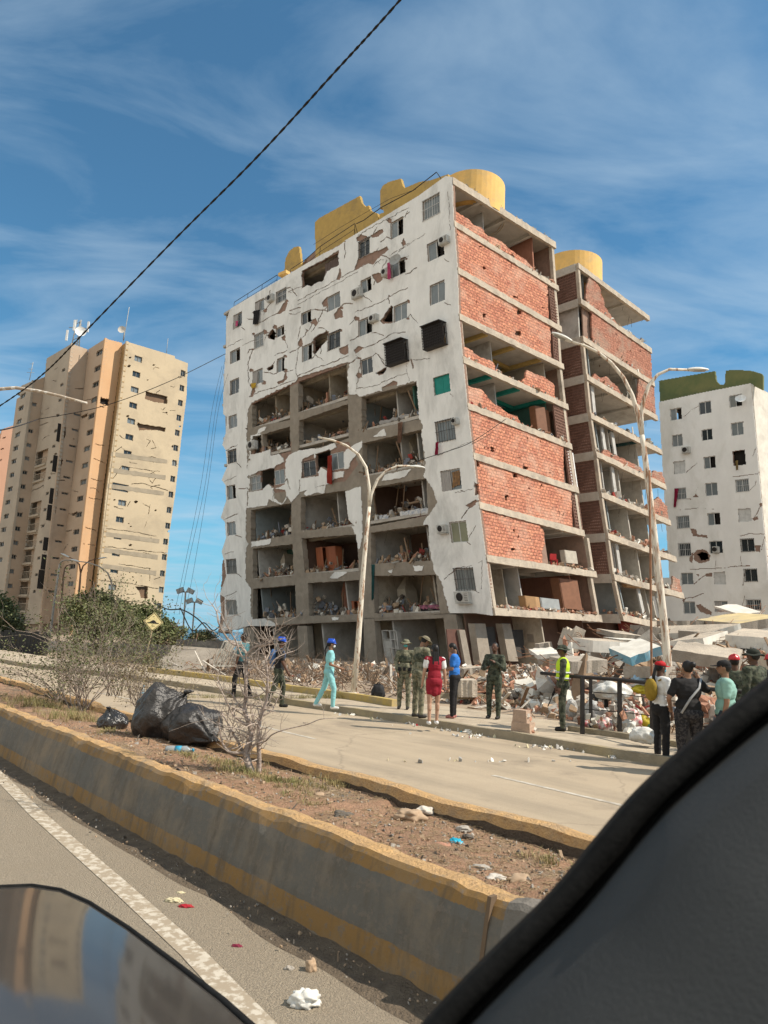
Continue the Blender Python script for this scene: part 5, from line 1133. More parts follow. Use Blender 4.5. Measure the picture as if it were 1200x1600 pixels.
pt4 = [[(97, 663), (103, 668), (103, 680), (98, 688), (94, 686)], [(90, 713), (98, 718), (97, 726), (90, 735), (87, 734)], [(84, 764), (91, 765), (90, 774), (84, 785), (82, 782)], [(80, 790), (88, 792), (87, 802), (81, 811), (78, 810)], [(73, 841), (81, 841), (79, 849), (72, 858)], [(71, 868), (77, 870), (76, 876), (69, 888)], [(66, 893), (76, 892), (73, 904), (64, 918)]]
w = []
for i, (x, y) in enumerate(((120, 648), (117, 672), (113, 697), (108, 721), (104, 746), (101, 771), (98, 796), (94, 821), (91, 846), (87, 872), (84, 898), (80, 924))): w.append((x-5, x+6, y, 3.5))
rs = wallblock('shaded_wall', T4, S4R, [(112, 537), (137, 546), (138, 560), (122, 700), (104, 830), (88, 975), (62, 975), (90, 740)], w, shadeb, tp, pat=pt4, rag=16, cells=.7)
simple_windows(tp, S4R, rs)
m = MB()
for p in pt4:
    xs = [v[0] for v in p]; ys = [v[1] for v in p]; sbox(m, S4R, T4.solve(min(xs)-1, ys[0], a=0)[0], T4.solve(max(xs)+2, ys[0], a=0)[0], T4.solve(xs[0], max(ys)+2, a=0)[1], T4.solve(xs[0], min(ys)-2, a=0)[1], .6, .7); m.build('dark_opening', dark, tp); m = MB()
w5s = [(60+x/5.71*1-60, 480+y/5.71) for x, y in ((568, 560), (552, 692), (535, 830), (515, 965), (497, 1103), (480, 1240), (460, 1380), (440, 1522))] + [(x/6.156, 740+y/6.156) for x, y in ((455, 190), (433, 347), (412, 503), (392, 657), (372, 812), (350, 972), (330, 1135))]
w = [(x-2.3, x+2.3, y, 4.5) for x, y in w5s]
bal = [(56, 74, 715, 22), (53, 71, 742, 16), (47, 64, 794, 20), (44, 61, 819, 20), (40, 57, 845, 20), (36, 53, 869, 20), (32, 50, 894, 20), (29, 47, 919, 20), (27, 44, 944, 20)]
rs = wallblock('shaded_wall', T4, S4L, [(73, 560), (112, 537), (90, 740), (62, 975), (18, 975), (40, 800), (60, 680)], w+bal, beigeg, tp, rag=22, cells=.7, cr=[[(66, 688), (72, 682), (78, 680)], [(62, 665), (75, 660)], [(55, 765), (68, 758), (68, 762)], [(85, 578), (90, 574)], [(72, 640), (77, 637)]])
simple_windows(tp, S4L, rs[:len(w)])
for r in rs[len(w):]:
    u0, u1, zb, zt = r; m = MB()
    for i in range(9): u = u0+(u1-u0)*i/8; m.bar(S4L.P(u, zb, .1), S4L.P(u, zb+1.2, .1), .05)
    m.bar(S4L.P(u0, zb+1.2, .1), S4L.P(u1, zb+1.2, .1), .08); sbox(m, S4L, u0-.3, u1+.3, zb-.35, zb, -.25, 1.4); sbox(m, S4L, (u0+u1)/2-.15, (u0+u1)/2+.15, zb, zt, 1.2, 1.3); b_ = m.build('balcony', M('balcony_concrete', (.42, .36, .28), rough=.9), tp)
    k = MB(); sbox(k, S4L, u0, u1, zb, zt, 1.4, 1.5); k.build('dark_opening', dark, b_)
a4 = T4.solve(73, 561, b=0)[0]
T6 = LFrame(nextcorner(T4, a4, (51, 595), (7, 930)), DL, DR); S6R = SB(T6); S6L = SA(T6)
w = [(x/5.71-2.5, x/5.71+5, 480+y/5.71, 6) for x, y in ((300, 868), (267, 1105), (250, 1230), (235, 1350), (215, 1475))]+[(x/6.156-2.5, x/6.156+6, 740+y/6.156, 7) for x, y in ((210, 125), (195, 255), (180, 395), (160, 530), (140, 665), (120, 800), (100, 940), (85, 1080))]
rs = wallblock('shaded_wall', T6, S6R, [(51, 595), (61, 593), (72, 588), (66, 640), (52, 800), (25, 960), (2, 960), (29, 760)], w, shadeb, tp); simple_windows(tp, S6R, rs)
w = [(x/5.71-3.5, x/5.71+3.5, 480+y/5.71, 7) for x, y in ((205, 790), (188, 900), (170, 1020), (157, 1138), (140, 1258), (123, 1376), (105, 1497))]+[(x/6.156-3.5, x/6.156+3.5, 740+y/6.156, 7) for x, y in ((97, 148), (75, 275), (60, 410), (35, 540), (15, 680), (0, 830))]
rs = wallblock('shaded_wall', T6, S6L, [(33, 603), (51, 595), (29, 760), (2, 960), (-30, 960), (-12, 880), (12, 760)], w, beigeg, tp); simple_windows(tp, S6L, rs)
# solid bodies behind the faces, so that the tower is closed from every side
m = MB()
for F, b1 in ((T2, 9), (T4, 12), (T6, 10)):
    zt_ = F.z[-1]-.3; fbox(m, .6, 9, .6, b1, zg, zt_-1.0, 0, F)
m.build('tower_core', shadeb, tp)
m = MB()
for F, a_, b1 in ((T2, 10, 7.5), (T4, 12, 8), (T6, 8, 6)):
    fbox(m, .36, a_, .36, b1, F.z[-1]-.9, F.z[-1]-.5, 0, F)
m.build('roof_slab', conc, tp)
m = MB(); P = lambda x, y, Y: aty(x, y, Y)
fs = thing('apartment_tower', 'salmon pink tower cut by the left edge of the view', 'tower', (-75, 140, 0))
F7 = Frame([(3, 671), (-40, 960)], 142, DL, DR); mk = Mask(-45, 655, 40, 1000); mk.poly([(3, 671), (27, 663), (22, 720), (20, 980), (-45, 980), (-20, 800)], True)
for i in range(12): mk.poly([(4-i*3, 684+i*17.5), (9-i*3, 682+i*17.5), (9-i*3, 684+i*17.5), (4-i*3, 686+i*17.5)], False)
mask_wall('wall', SB(F7), mk, 0, .4, salmon, fs)
m = MB(); fbox(m, .5, 12, .2, 13, zg, F7.z[-1]-.6, 0, F7); m.build('tower_core', salmon, fs)
for F, mt in ((T1, beige), (T2, peach), (T4, shadeb), (T6, beigeg)):
    m = MB(); n = 24; z0_, z1_ = zg-1, F.z[-1]+.1
    for i in range(n):
        a_, b_ = z0_+(z1_-z0_)*i/n, z0_+(z1_-z0_)*(i+1)/n; m.hexa([F.W(a, b, z) for z in (a_, b_) for a, b in ((-.08, -.08), (.30, -.08), (.30, .30), (-.08, .30))])
    m.build('corner_pier', mt, tp)
m = MB()
for i in range(16):
    y0, y1 = 566+394*i/16, 566+394*(i+1)/16; f_ = lambda y: 291.5-(y-566)*.1045
    q0, z0_ = T1.solve(f_(y1), y1, a=0); q1, z1_ = T1.solve(f_(y0), y0, a=0)
    m.hexa([T1.W(a, b, z) for q_, z in ((q0, z0_), (q1, z1_)) for a, b in ((.36, q_-.5), (6, q_-.5), (6, q_), (.36, q_))])
m.build('end_wall', beige, tp)
# roof masts and dishes
def mast(name, label, px, Y, zt_, parts):
    t = thing(name, label, 'antenna', aty(*px, Y)); parts(t, aty(*px, Y)); return t
c = aty(118, 540, T+8)
t = thing('antenna_mast', 'steel mast with a white round dish and panel antennas on the beige tower', 'antenna', c)
m = MB()
for dx, dy in ((-.5, 0), (.5, 0), (0, .5)): m.tube([c+Vector((dx*1.4, dy, -.5)), c+Vector((dx*.7, dy, 5))], .10, 5)
for k in range(5): m.tube([c+Vector((-.6, 0, k)), c+Vector((.6, 0, k+.8))], .06, 4); m.tube([c+Vector((.6, 0, k)), c+Vector((0, .5, k+.8))], .06, 4)
m.tube([c+Vector((-1.6, 0, 3.4)), c+Vector((1.9, 0, 3.4))], .07, 5); m.build('mast', M('galvanised_steel', (.32, .32, .31), rough=.6), t)
dish(t, c+Vector((.9, -.6, 2.4)), (.35, -.9, .1), .95, whited, 'dish')
for dx, z in ((-1.7, 1.8), (-.6, 3.8), (1.9, 3.6)): m = MB(); m.box(c+Vector((dx, -.2, z)), (.35, .2, 2.0)); m.build('panel_antenna', whited, t)
c = aty(193, 531, T+1)
t = thing('antenna_mast', 'thin pole with a small grey dish on top of the peach corner of the tower', 'antenna', c)
m = MB(); m.tube([c-Vector((0, 0, .3)), c+Vector((.3, 0, 6))], .06, 5); m.tube([c, c+Vector((0, 0, 2.2))], .12, 6); m.build('mast', greyd, t); dish(t, c+Vector((-.3, -.4, 1.6)), (.1, -1, .1), .65, M('cream_dish', (.6, .56, .5), rough=.6), 'dish')
c = aty(46, 594, T+14)
t = thing('antenna_mast', 'thin aerial with cross bars on the lower roof at the left', 'antenna', c)
m = MB(); m.tube([c, c+Vector((.2, 0, 3.6))], .06, 5)
for z, wd in ((1.5, .7), (2.2, .5), (3.2, .35)): m.tube([c+Vector((-wd, 0, z)), c+Vector((wd, 0, z))], .04, 4)
m.build('mast', greyd, t)
c = aty(260, 552, T+6); t = thing('antenna_mast', 'single whip aerial on the right end of the beige tower roof', 'antenna', c); m = MB(); m.tube([c-Vector((0, 0, .5)), c+Vector((0, 0, 2.8))], .05, 4); m.build('mast', greyd, t)
# ================================================================== rubble field in front of and beside the block
def sst(x, a, b): t = max(0, min(1, (x-a)/(b-a))); return t*t*(3-2*t)
def rubh(x, y):
    n = x*dn.x+y*dn.y; q = x/max(y, 1)
    t = sst(n, 15.2, 17.5); h = t*(.06+.20*sst(n, 18, 30))
    h += sst(q, .17, .42)*sst(n, 17.5, 27)*1.75
    h += sst(q, .10, .16)*(1-sst(q, .26, .34))*sst(n, 17, 19)*(1-sst(n, 20.5, 24))*.55
    h += t*(.16*noise.noise(Vector((x*.45, y*.45, 0)))+.08*noise.noise(Vector((x*1.3, y*1.3, 4)))+.05*noise.noise(Vector((x*4, y*4, 4))))
    h *= sst(q, -.36, -.22)
    return h-.06
rg = M('rubble_dust', (.42, .335, .26), rough=1, sc=2.2, col2=(.28, .21, .165), bump=1, bsc=26, dirt=(.50, .42, .33), dsc=.5)
mb = MB(); NX, NY = 190, 150; pts = {}
for i in range(NX+1):
    for j in range(NY+1):
        q = -.40+1.25*i/NX; y = 13+37*j/NY; x = q*y; pts[i, j] = (x, y, rubh(x, y))
for i in range(NX):
    for j in range(NY):
        p = [pts[i, j], pts[i+1, j], pts[i+1, j+1], pts[i, j+1]]
        if max(v[2] for v in p) > -.02 and min(v[0]*dn.x+v[1]*dn.y for v in p) > 14.6: mb.quad(p, sm=True)
o = mb.build('rubble_bed', rg); tag(o, 'dusty bed of crushed masonry around the foot of the collapsed block', 'rubble', kind='stuff')
m = MB(); random.seed(21)
cnt = 0
while cnt < 15000:
    k = random.random(); y = 15+28*random.random()**1.3; q = random.uniform(-.30, .62); x = q*y; n = x*dn.x+y*dn.y
    if n < 15.4 or n > 33: continue
    d = rubh(x, y)
    if d < 0.02: continue
    a, b = 0, 0
    if q > .0 and n > 20 and (x-3.4)*dA.y - (y-42)*dA.x > 0: pass
    s = random.uniform(.04, .13)+random.random()**6*.42+(random.uniform(.25, .8) if (q > .2 and n > 18 and random.random() < .025) else 0)
    if q < .08 and n < 21 and random.random() < .45: continue
    s *= (.62+.012*y)*(.72 if q < .1 else 1)
    if q < .08: wts = (4, .6, .7, 5, 5, .5, 7, .5, .1)
    else: wts = (3, 3.5, 5, 1, 1, 2.4, 4, .5, .2)
    chunk(m, (x, y, d+s*.15), s, random.choices(range(9), wts)[0]); cnt += 1
o = m.build('rubble', RUB); tag(o, 'loose bricks and concrete lumps spread in front of the collapsed block', 'rubble', kind='stuff')
m = MB(); random.seed(44)
for _ in range(420):
    y = 17+18*random.random(); q = random.uniform(-.28, .6); x = q*y; n = x*dn.x+y*dn.y
    if n < 15.8 or n > 31: continue
    d = Vector((random.gauss(0, 1), random.gauss(0, 1), random.uniform(.1, .9))).normalized(); p = Vector((x, y, max(0, rubh(x, y)))); L_ = random.uniform(.4, 1.5)
    if random.random() < .5: m.tube([p, p+d*L_*.4, p+d*L_*.7+Vector((random.uniform(-.2, .2), random.uniform(-.2, .2), random.uniform(-.25, .1))), p+d*L_+Vector((random.uniform(-.4, .4), 0, -.3))], .011, 4, mi=0)
    else: m.bar(p, p+d*L_, random.uniform(.04, .12), .03, mi=random.choice((1, 1, 2)))
tag(m.build('scrap', [rustm, RUB[4], RUB[1]]), 'twisted bars and splintered planks sticking out of the rubble', 'scrap', kind='stuff')
# rubble spill on the slabs edge of wing: heap of pale bricks near the soldier
random.seed(5)
m = MB()
for _ in range(1500):
    t = random.random(); px = random.triangular(688, 900, 790); py = random.uniform(1046, 1092); z = .15; g_ = gnd(px, max(1060, py), .15); x, y = g_.x+random.uniform(-.5, .5), g_.y+random.uniform(-.6, .6)
    hh = .75*math.exp(-((px-800)/70)**2)*random.random()
    chunk(m, (x, y, max(.16, rubh(x, y))+hh*.8), random.uniform(.05, .17), random.choices(range(9), (2, 3, 6, .5, .8, 2, 4, .4, .1))[0])
o = m.build('rubble', RUB); tag(o, 'heap of pale broken bricks at the back of the pavement', 'rubble', kind='stuff')
# ---- big fallen slabs: near-left corner px, near-right corner px (each with its distance), depth, thickness, back rise
slabm = {'c': concs, 'g': conc, 'w': M('white_slab_face', (.74, .71, .64), rough=.9, sc=2, dirt=(.45, .41, .35)), 'b': M('light_blue_paint', (.17, .40, .52), rough=.8, sc=2, dirt=(.4, .45, .45)), 'y': M('cream_yellow_paint', (.62, .50, .27), rough=.9, sc=2, dirt=(.4, .35, .28)), 't': taupe}
def slab(label, L_, R_, dep, th, rise, top='c', side='g', skew=0, name='concrete_slab', rot=0):
    a = aty(*L_); b = aty(*R_); d = (b-a).normalized(); bk = Vector((-d.y, d.x, 0)).normalized(); bk = (bk + d*skew)*dep + Vector((0, 0, rise)); up = d.cross(bk).normalized()
    if up.z < 0: up = -up
    mb_ = MB(); n = 7; G = []
    for i in range(n+1):
        t = i/n; jf = bk.normalized()*random.uniform(-.05, .05); jb = bk.normalized()*random.uniform(-.15, .15); p = a.lerp(b, t); G.append((p+jf-up*th, p+jf, p+bk+jb, p+bk+jb-up*th))
    for i in range(n):
        A_, B_ = G[i], G[i+1]; mb_.quad([A_[0], B_[0], B_[1], A_[1]], 1); mb_.quad([A_[1], B_[1], B_[2], A_[2]], 0); mb_.quad([A_[2], B_[2], B_[3], A_[3]], 1); mb_.quad([A_[3], B_[3], B_[0], A_[0]], 1)
    for g_ in (G[0], G[-1]): mb_.quad(g_, 1)
    for g_ in (G[0], G[-1]):     # bent reinforcing bars
        for k in range(3):
            p = g_[0].lerp(g_[2], random.uniform(.2, .8)); e = (a-b).normalized()*(1 if g_ is G[0] else -1)
            mb_.tube([p, p+e*random.uniform(.2, .5), p+e*random.uniform(.4, .8)+Vector((0, 0, random.uniform(-.3, .4)))], .012, 4, mi=2)
    me = mb_.mesh(name); o = link(name, me, [slabm[top], slabm[side], rustm]); return tag(o, label, 'concrete slab', 'fallen floor slabs of the collapsed block')
random.seed(3)
slab('tilted white topped slab with a light blue painted side', (984, 1027, 21), (1033, 1010, 21.1), 1.1, .27, .3, 'w', 'b', -.15)
slab('white faced slab lying flat between the soldier in yellow and the blue sided slab', (928, 1001, 25), (985, 1004, 25.5), 1.3, .4, .1, 'c', 'w')
slab('small grey slab on top of a thin white one, left of the rusty lamp post', (961, 989, 28), (1006, 994, 28), 2.2, .2, .2, 'c', 't')
slab('thin white slab tucked under the small grey slab', (969, 999, 26.5), (1010, 1001, 26.5), 2, .12, .1, 'w', 'g')
slab('cream slab just right of the rusty lamp post', (1045, 1002, 26), (1099, 997, 25), 1.9, .42, .35, 'c', 'w')
slab('large tilted slab with broken sunlit top in the middle of the heap', (1112, 988, 28), (1157, 974, 28), 3.0, .42, .55, 'c', 'w', -.7)
slab('brown beam end sticking out beside the rear wing', (1052, 970, 33), (1100, 970, 33), 2, .45, .05, 't', 't')
slab('long slab with a peeled white face at the right edge', (1133, 992, 25), (1215, 998, 24), 3, .42, .35, 'c', 'w')
slab('long grey slab crossing right above the red helmet', (1050, 1015, 22), (1155, 1030, 21), 1.1, .38, .3, 'c', 'g')
slab('yellowish slab at the top right of the heap', (1155, 974, 31), (1225, 962, 31), 2.6, .4, .35, 'y', 'g', -.3)
slab('white sheet of plaster on the very top of the heap', (1156, 960, 34), (1190, 956, 34), 2.5, .1, .5, 'w', 'w')
slab('grey slab lying behind the shoulder of the soldier in the yellow vest', (894, 1034, 20.5), (950, 1031, 21), 1.0, .35, .1, 'g', 'g')
slab('low concrete beam behind the railing, under the rusty lamp post', (974, 1041, 19.4), (1040, 1041, 18.6), .7, .3, 0, 'c', 'g')
slab('pale upright block leaning near the dark doorway of the ground floor', (842, 1006, 30), (862, 1003, 30), .8, .9, .0, 'c', 'g')
slab('white broken plate next to the pale upright block', (840, 1024, 26), (876, 1020, 26), 1.5, .15, .2, 'w', 'w')
slab('sunlit panel standing on edge behind the heap of bricks', (871, 1006, 31), (888, 1012, 30), .3, .5, .8, 'c', 'c')
slab('squared concrete kerb block behind the woman in blue', (724, 1045, 29), (757, 1042, 29), 1.2, .5, .0, 'c', 'g')
slab('pale concrete footing in front of the squared block, behind the woman in blue', (716, 1063, 22), (746, 1063, 22), 1.0, .5, .0, 'c', 'c')
slab('tan slab at the right edge above the army hat', (1172, 1030, 20), (1225, 1018, 19), 2, .4, .3, 'c', 'c')
slab('flat grey slab low in the heap between lamp post and red cap', (1060, 985, 29), (1130, 990, 28), 3, .3, .3, 'g', 't')
slab('leaning brown slab at the far left foot of the white block', (346, 1042, 33), (366, 1000, 36), 3, .25, -.4, 't', 't')
slab('dark slab wedged under the red wall of the rear wing', (1010, 978, 30), (1048, 983, 30), 2, .5, .1, 'g', 't')
m = MB(); fbox(m, .9, 1.1, 1.0, 9.5, .5, lambda a, b: z2(9, a, b)-.3, 0, F2); m.build('red_wall', M('dark_red_wall', (.22, .045, .035), rough=.95, dirt=(.3, .15, .1)), wing)
m = MB(); a_ = aty(333, 1040, 31); u_ = Vector((.9, .5, 0)); v_ = Vector((.35, 0, .95))
for i in range(9): p = a_+u_*i*.13; m.bar(p, p+v_*1.1, .05)
for t_ in (0, 1.1): m.bar(a_+v_*t_, a_+u_*1.1+v_*t_, .06)
tag(m.build('metal_grille', M('pale_grille', (.5, .48, .42), rough=.7)), 'bent louvred metal grille leaning on debris left of the white block', 'grille')
# ================================================================== street lamps
lampm = M('peeling_white_paint', (.66, .60, .50), rough=.75, sc=9, col2=(.30, .16, .09), thr=(.50, .60), stretch=(1, 1, .35)); lampr = M('rusty_white_paint', (.68, .62, .52), rough=.8, sc=6, col2=(.30, .16, .09), thr=(.49, .60), stretch=(1.5, 1.5, .3))
def lamp(name, label, Y, pole, arms, r0_, r1, mat, group='street lamps by the road', heads=()):
    base = aty(*pole[0], Y); d = (aty(*pole[0], Y)-aty(*pole[1], Y)); b0 = base + d*((base.z)/max(1e-3, -d.z)) if d.z < 0 else base
    t = thing(name, label, 'street lamp', (b0.x, b0.y, 0), group)
    P = [b0]+[aty(x, y, Y) for x, y in pole] if (b0-base).length > .2 else [aty(x, y, Y) for x, y in pole]
    n = len(P); m = MB(); m.tube(P, [r0_+(r1-r0_)*i/(n-1) for i in range(n)], 12); m.tube([P[0], P[0]+Vector((0, 0, .12))], r0_*1.8, 12); m.build('pole', mat, t)
    for i, arm in enumerate(arms):
        Q_ = [aty(x, y, Y) for x, y in arm]; m = MB(); m.tube(Q_, [r1*(1-.45*k/(len(Q_)-1)) for k in range(len(Q_))], 9); m.build('arm', mat, t)
        if i < len(heads) and heads[i]:
            a, b = [aty(x, y, Y) for x, y in heads[i]]; c = (a+b)/2; L_ = (b-a).length; d = (b-a).normalized(); s_ = Vector((0, 1, 0)); up = d.cross(s_).normalized(); up = up if up.z > 0 else -up
            m = MB(); rings = []
            for j in range(9):
                u = j/8; w_ = .5*L_*.36*math.sin(math.pi*min(1, .16+u*.80))**.6; h_ = .13*L_*math.sin(math.pi*min(1, .12+u*.82))**.6
                rings.append([a+d*L_*u + s_*w_*math.cos(k*math.pi/6) + up*(h_*math.sin(k*math.pi/6)*(1.0 if math.sin(k*math.pi/6) > 0 else .45)) for k in range(12)])
            for j in range(8):
                for k in range(12): m.quad([rings[j][k], rings[j][(k+1) % 12], rings[j+1][(k+1) % 12], rings[j+1][k]], sm=True)
            m.quad(rings[0][::-1]); m.quad(rings[-1]); h = m.build('lamp_head', M('lamp_head_white', (.72, .72, .68), rough=.5, sc=8, dirt=(.4, .38, .33)), t)
            m = MB(); m.quad([a+d*L_*u+s_*w_-up*.062*L_ for u, w_ in ((.3, -.1*L_), (.85, -.1*L_), (.85, .1*L_), (.3, .1*L_))]); m.build('lens', M('lamp_lens', (.35, .35, .32), rough=.3), h)
    return t
lamp('street_lamp', 'double armed street lamp with peeling white pole in front of the white facade', 21.3, [(552, 1088), (560, 1000), (567, 900), (573, 830), (577, 792)], [[(577, 792), (577, 762), (572, 730), (560, 710), (541, 696), (520, 688), (497, 683)], [(577, 792), (580, 772), (590, 749), (604, 735), (622, 728), (641, 728)]], .095, .055, lampm, heads=(None, ((640, 729), (664, 731))))
lamp('street_lamp', 'rusty double armed street lamp standing in the rubble before the rear wing', 19, [(1044, 1042), (1035, 950), (1025, 860), (1014, 765), (1006, 700), (1003, 680)], [[(1003, 680), (1002, 650), (1006, 624), (1014, 602), (1028, 585), (1046, 577), (1076, 578)], [(1003, 680), (997, 648), (988, 618), (974, 590), (955, 567), (935, 551), (915, 541), (893, 534)]], .115, .066, lampr, heads=(((1074, 578), (1107, 578)), ((893, 534), (862, 520))))
lamp('street_lamp', 'street lamp whose bent peeling arm enters from the left edge', 15, [(-118, 1150), (-112, 900), (-105, 700), (-95, 650)], [[(-95, 650), (-75, 628), (-40, 614), (0, 608), (25, 606), (60, 611), (95, 619), (136, 630)]], .09, .05, M('tan_peeling_arm', (.40, .32, .24), rough=.8, sc=8, col2=(.66, .62, .56), thr=(.5, .6)))
gl = M('far_lamp_steel', (.42, .37, .31), rough=.7, sc=5, var=.4)
lamp('street_lamp', 'far double armed lamp in front of the peach tower strip, dark rusty pole', 66, [(118, 984), (124, 920), (126, 895)], [[(126, 895), (124, 882), (117, 875), (97, 865)], [(126, 895), (130, 884), (140, 876), (156, 872)]], .13, .08, M('far_rusty_pole', (.23, .13, .08), rough=.8), heads=(((108, 871), (95, 865)), ((154, 873), (166, 871))))
lamp('street_lamp', 'far lamp with long arm curving left before the beige tower', 58, [(163, 1000), (170, 950), (175, 925), (174, 908)], [[(174, 908), (168, 895), (155, 885), (138, 879), (122, 877)]], .10, .07, gl, heads=(((124, 878), (110, 874)),))
lamp('street_lamp', 'thin grey far lamp pole left of the double armed far lamp', 66, [(79, 984), (86, 930), (93, 882)], [[(93, 882), (96, 877), (102, 875), (112, 876)]], .12, .08, gl)
lamp('street_lamp', 'short brown far pole between the grey pole and the double armed far lamp', 70, [(92, 984), (99, 900), (101, 888)], [[(101, 888), (104, 884), (110, 882)]], .12, .08, M('far_rusty_pole2', (.20, .12, .075), rough=.8))
for px, py, Y, lab in ((290, 925, 62, 'taller pair of floodlights on a pole at the seafront gap'), (304, 941, 66, 'shorter pair of floodlights on a pole beside the white block')):
    b = aty(px-5, 1012, Y); tp_ = aty(px, py, Y); t = thing('floodlight_mast', lab, 'floodlight', (b.x, b.y, 0)); m = MB(); m.tube([(b.x, b.y, -1), tp_], .08, 6); m.tube([tp_+Vector((-.6, 0, 0)), tp_+Vector((.6, 0, 0))], .05, 5); m.build('mast', gl, t)
    for s_ in (-1, 1): m = MB(); m.box(tp_+Vector((.45*s_, -.1, .1)), (.6, .35, .4), Matrix.Rotation(R(25*s_), 3, 'Y')); m.build('floodlight', greyd, t)
b = aty(1015, 735, 17.5); e = aty(1018, 1045, 17.5); d = (e-b); e = e+d*(e.z/max(.01, -d.z)) if False else e
m = MB(); m.tube([b, aty(1016, 850, 17.5), aty(1018, 1045, 17.5), aty(1018.5, 1100, 17.5)], .028, 7); tag(m.build('thin_pole', rustm), 'thin dark rusty pole standing just left of the rusty lamp post', 'pole')
# ================================================================== cables
blk = M('cable_rubber', (.018, .017, .016), rough=.7)
def spl(P, n=10):
    out_ = []
    for i in range(len(P)-1):
        p0, p1, p2, p3 = P[max(0, i-1)], P[i], P[i+1], P[min(len(P)-1, i+2)]
        for k in range(n):
            t = k/n; out_.append(.5*((2*p1)+(p2-p0)*t+(2*p0-5*p1+4*p2-p3)*t*t+(3*p1-p0-3*p2+p3)*t**3))
    return out_+[P[-1]]
cp = spl([aty(*q) for q in ((820, -230, 6.2), (625, 0, 7), (520, 116, 7.6), (400, 247, 8.6), (270, 377, 10), (140, 511, 11.6), (70, 582, 12.6), (0, 634, 13.6), (-130, 715, 15))], 26)
m = MB()
for ph in (0, math.pi):
    pts = []
    for i, p in enumerate(cp):
        d = (cp[min(i+1, len(cp)-1)]-cp[max(i-1, 0)]).normalized(); u = d.orthogonal().normalized(); v = d.cross(u); a = i*1.15+ph; pts.append(p+(u*math.cos(a)+v*math.sin(a))*.0075)
    m.tube(pts, .0090, 6)
tag(m.build('overhead_cable', blk), 'thick twisted black cable slanting across the sky', 'cable')
def wire(label, px, r, mat=blk, grp=None, sag=0):
    P = spl([aty(*q) for q in px], 8); m = MB(); m.tube(P, r, 5); tag(m.build('wire', mat), label, 'wire', grp)
wire('thin wire from the tower side to the top left of the white block', [(60, 655, 40), (160, 635, 40), (260, 598, 40), (352, 553, 45)], .022)
wire('short thin wire at the left edge below the bent lamp arm', [(-60, 674, 18), (-20, 673, 18), (20, 668, 18), (60, 655, 40)], .018)
for i, (x0, x1) in enumerate(((352, 292), (347, 284), (356, 297))):
    wire(['second stay wire from the left, hanging slack beside the white block', 'third stay wire from the left, hanging slack beside the white block', 'stay wire hanging closest to the white block', 'leftmost slack stay wire beside the white block'][[1, 0, 2, 3][i]], [(x0, 560+i*12, 62), ((x0*.8+x1*.2)-3, 640, 60), (x0*.5+x1*.5-2, 760, 58), (x1, 890+i*15, 56), (x1-12, 960, 55)], .014, M('faded_wire', (.10, .14, .17), rough=.8), 'slack stay wires left of the white block')
wire('drooping black cable at the foot of the white block, left', [(240, 942, 40), (262, 952, 38), (285, 953, 37), (310, 968, 36), (330, 990, 36), (345, 1004, 36)], .035)
wire('second drooping cable looping lower beside the white block', [(282, 950, 35), (300, 985, 35), (318, 973, 35), (333, 985, 35), (346, 975, 35)], .03)
wire('thin cable swung across the corner of the white facade', [(640, 725, 41.5), (665, 716, 41.3), (700, 705, 41.5), (738, 690, 41.8), (790, 655, 43)], .022)
# ================================================================== warning sign
sg = thing('road_sign', 'yellow diamond warning sign with a black speed hump, on a thin pole', 'sign', gnd(231, 1058))
c = aty(239.5, 971.5, 25); m = MB(); b = gnd(231, 1058, .1); b = Vector((b.x, 25.02, .1)); m.tube([b, c+Vector((-.02, .03, -.3)), c+Vector((.02, .03, .25))], .026, 8); m.build('pole', M('sign_pole_tan', (.45, .36, .24), rough=.7), sg)
n_ = (EYE-c); n_.z = 0; n_.normalize(); rt = Vector((-n_.y, n_.x, 0)); rt = -rt if rt.x < 0 else rt; U = Vector((0, 0, 1))
P2 = lambda u, v, d=0: c+rt*(u*math.cos(.04)+v*math.sin(.04))+U*(v*math.cos(.04)-u*math.sin(.04))+n_*d
def plate(m, pts, d0, d1, mi=0):
    m.quad([P2(u, v, d1) for u, v in pts], mi); m.quad([P2(u, v, d0) for u, v in pts][::-1], mi)
    for i in range(len(pts)): j = (i+1) % len(pts); m.quad([P2(*pts[i], d0), P2(*pts[j], d0), P2(*pts[j], d1), P2(*pts[i], d1)], mi)
h = .335; m = MB(); plate(m, [(0, -h), (h, 0), (0, h), (-h, 0)], 0, .012); m.build('plate', M('sign_yellow', (.72, .60, .30), rough=.6, var=.1), sg)
m = MB(); g1, g2 = h*.93, h*.87
for i in range(4):
    a = [(0, -1), (1, 0), (0, 1), (-1, 0)]; p, q_ = a[i], a[(i+1) % 4]; m.quad([P2(p[0]*g1, p[1]*g1, .016), P2(q_[0]*g1, q_[1]*g1, .016), P2(q_[0]*g2, q_[1]*g2, .016), P2(p[0]*g2, p[1]*g2, .016)])
sk = M('sign_black', (.02, .02, .02), rough=.6)
plate(m, [(-.19, -.06), (.19, -.06), (.19, -.03), (-.19, -.03)], .013, .018); plate(m, [(-.15, -.028)]+[(-.12+.24*i/8, -.028+.085*math.sin(math.pi*i/8)) for i in range(9)]+[(.15, -.028)], .013, .018); m.build('symbol', sk, sg)
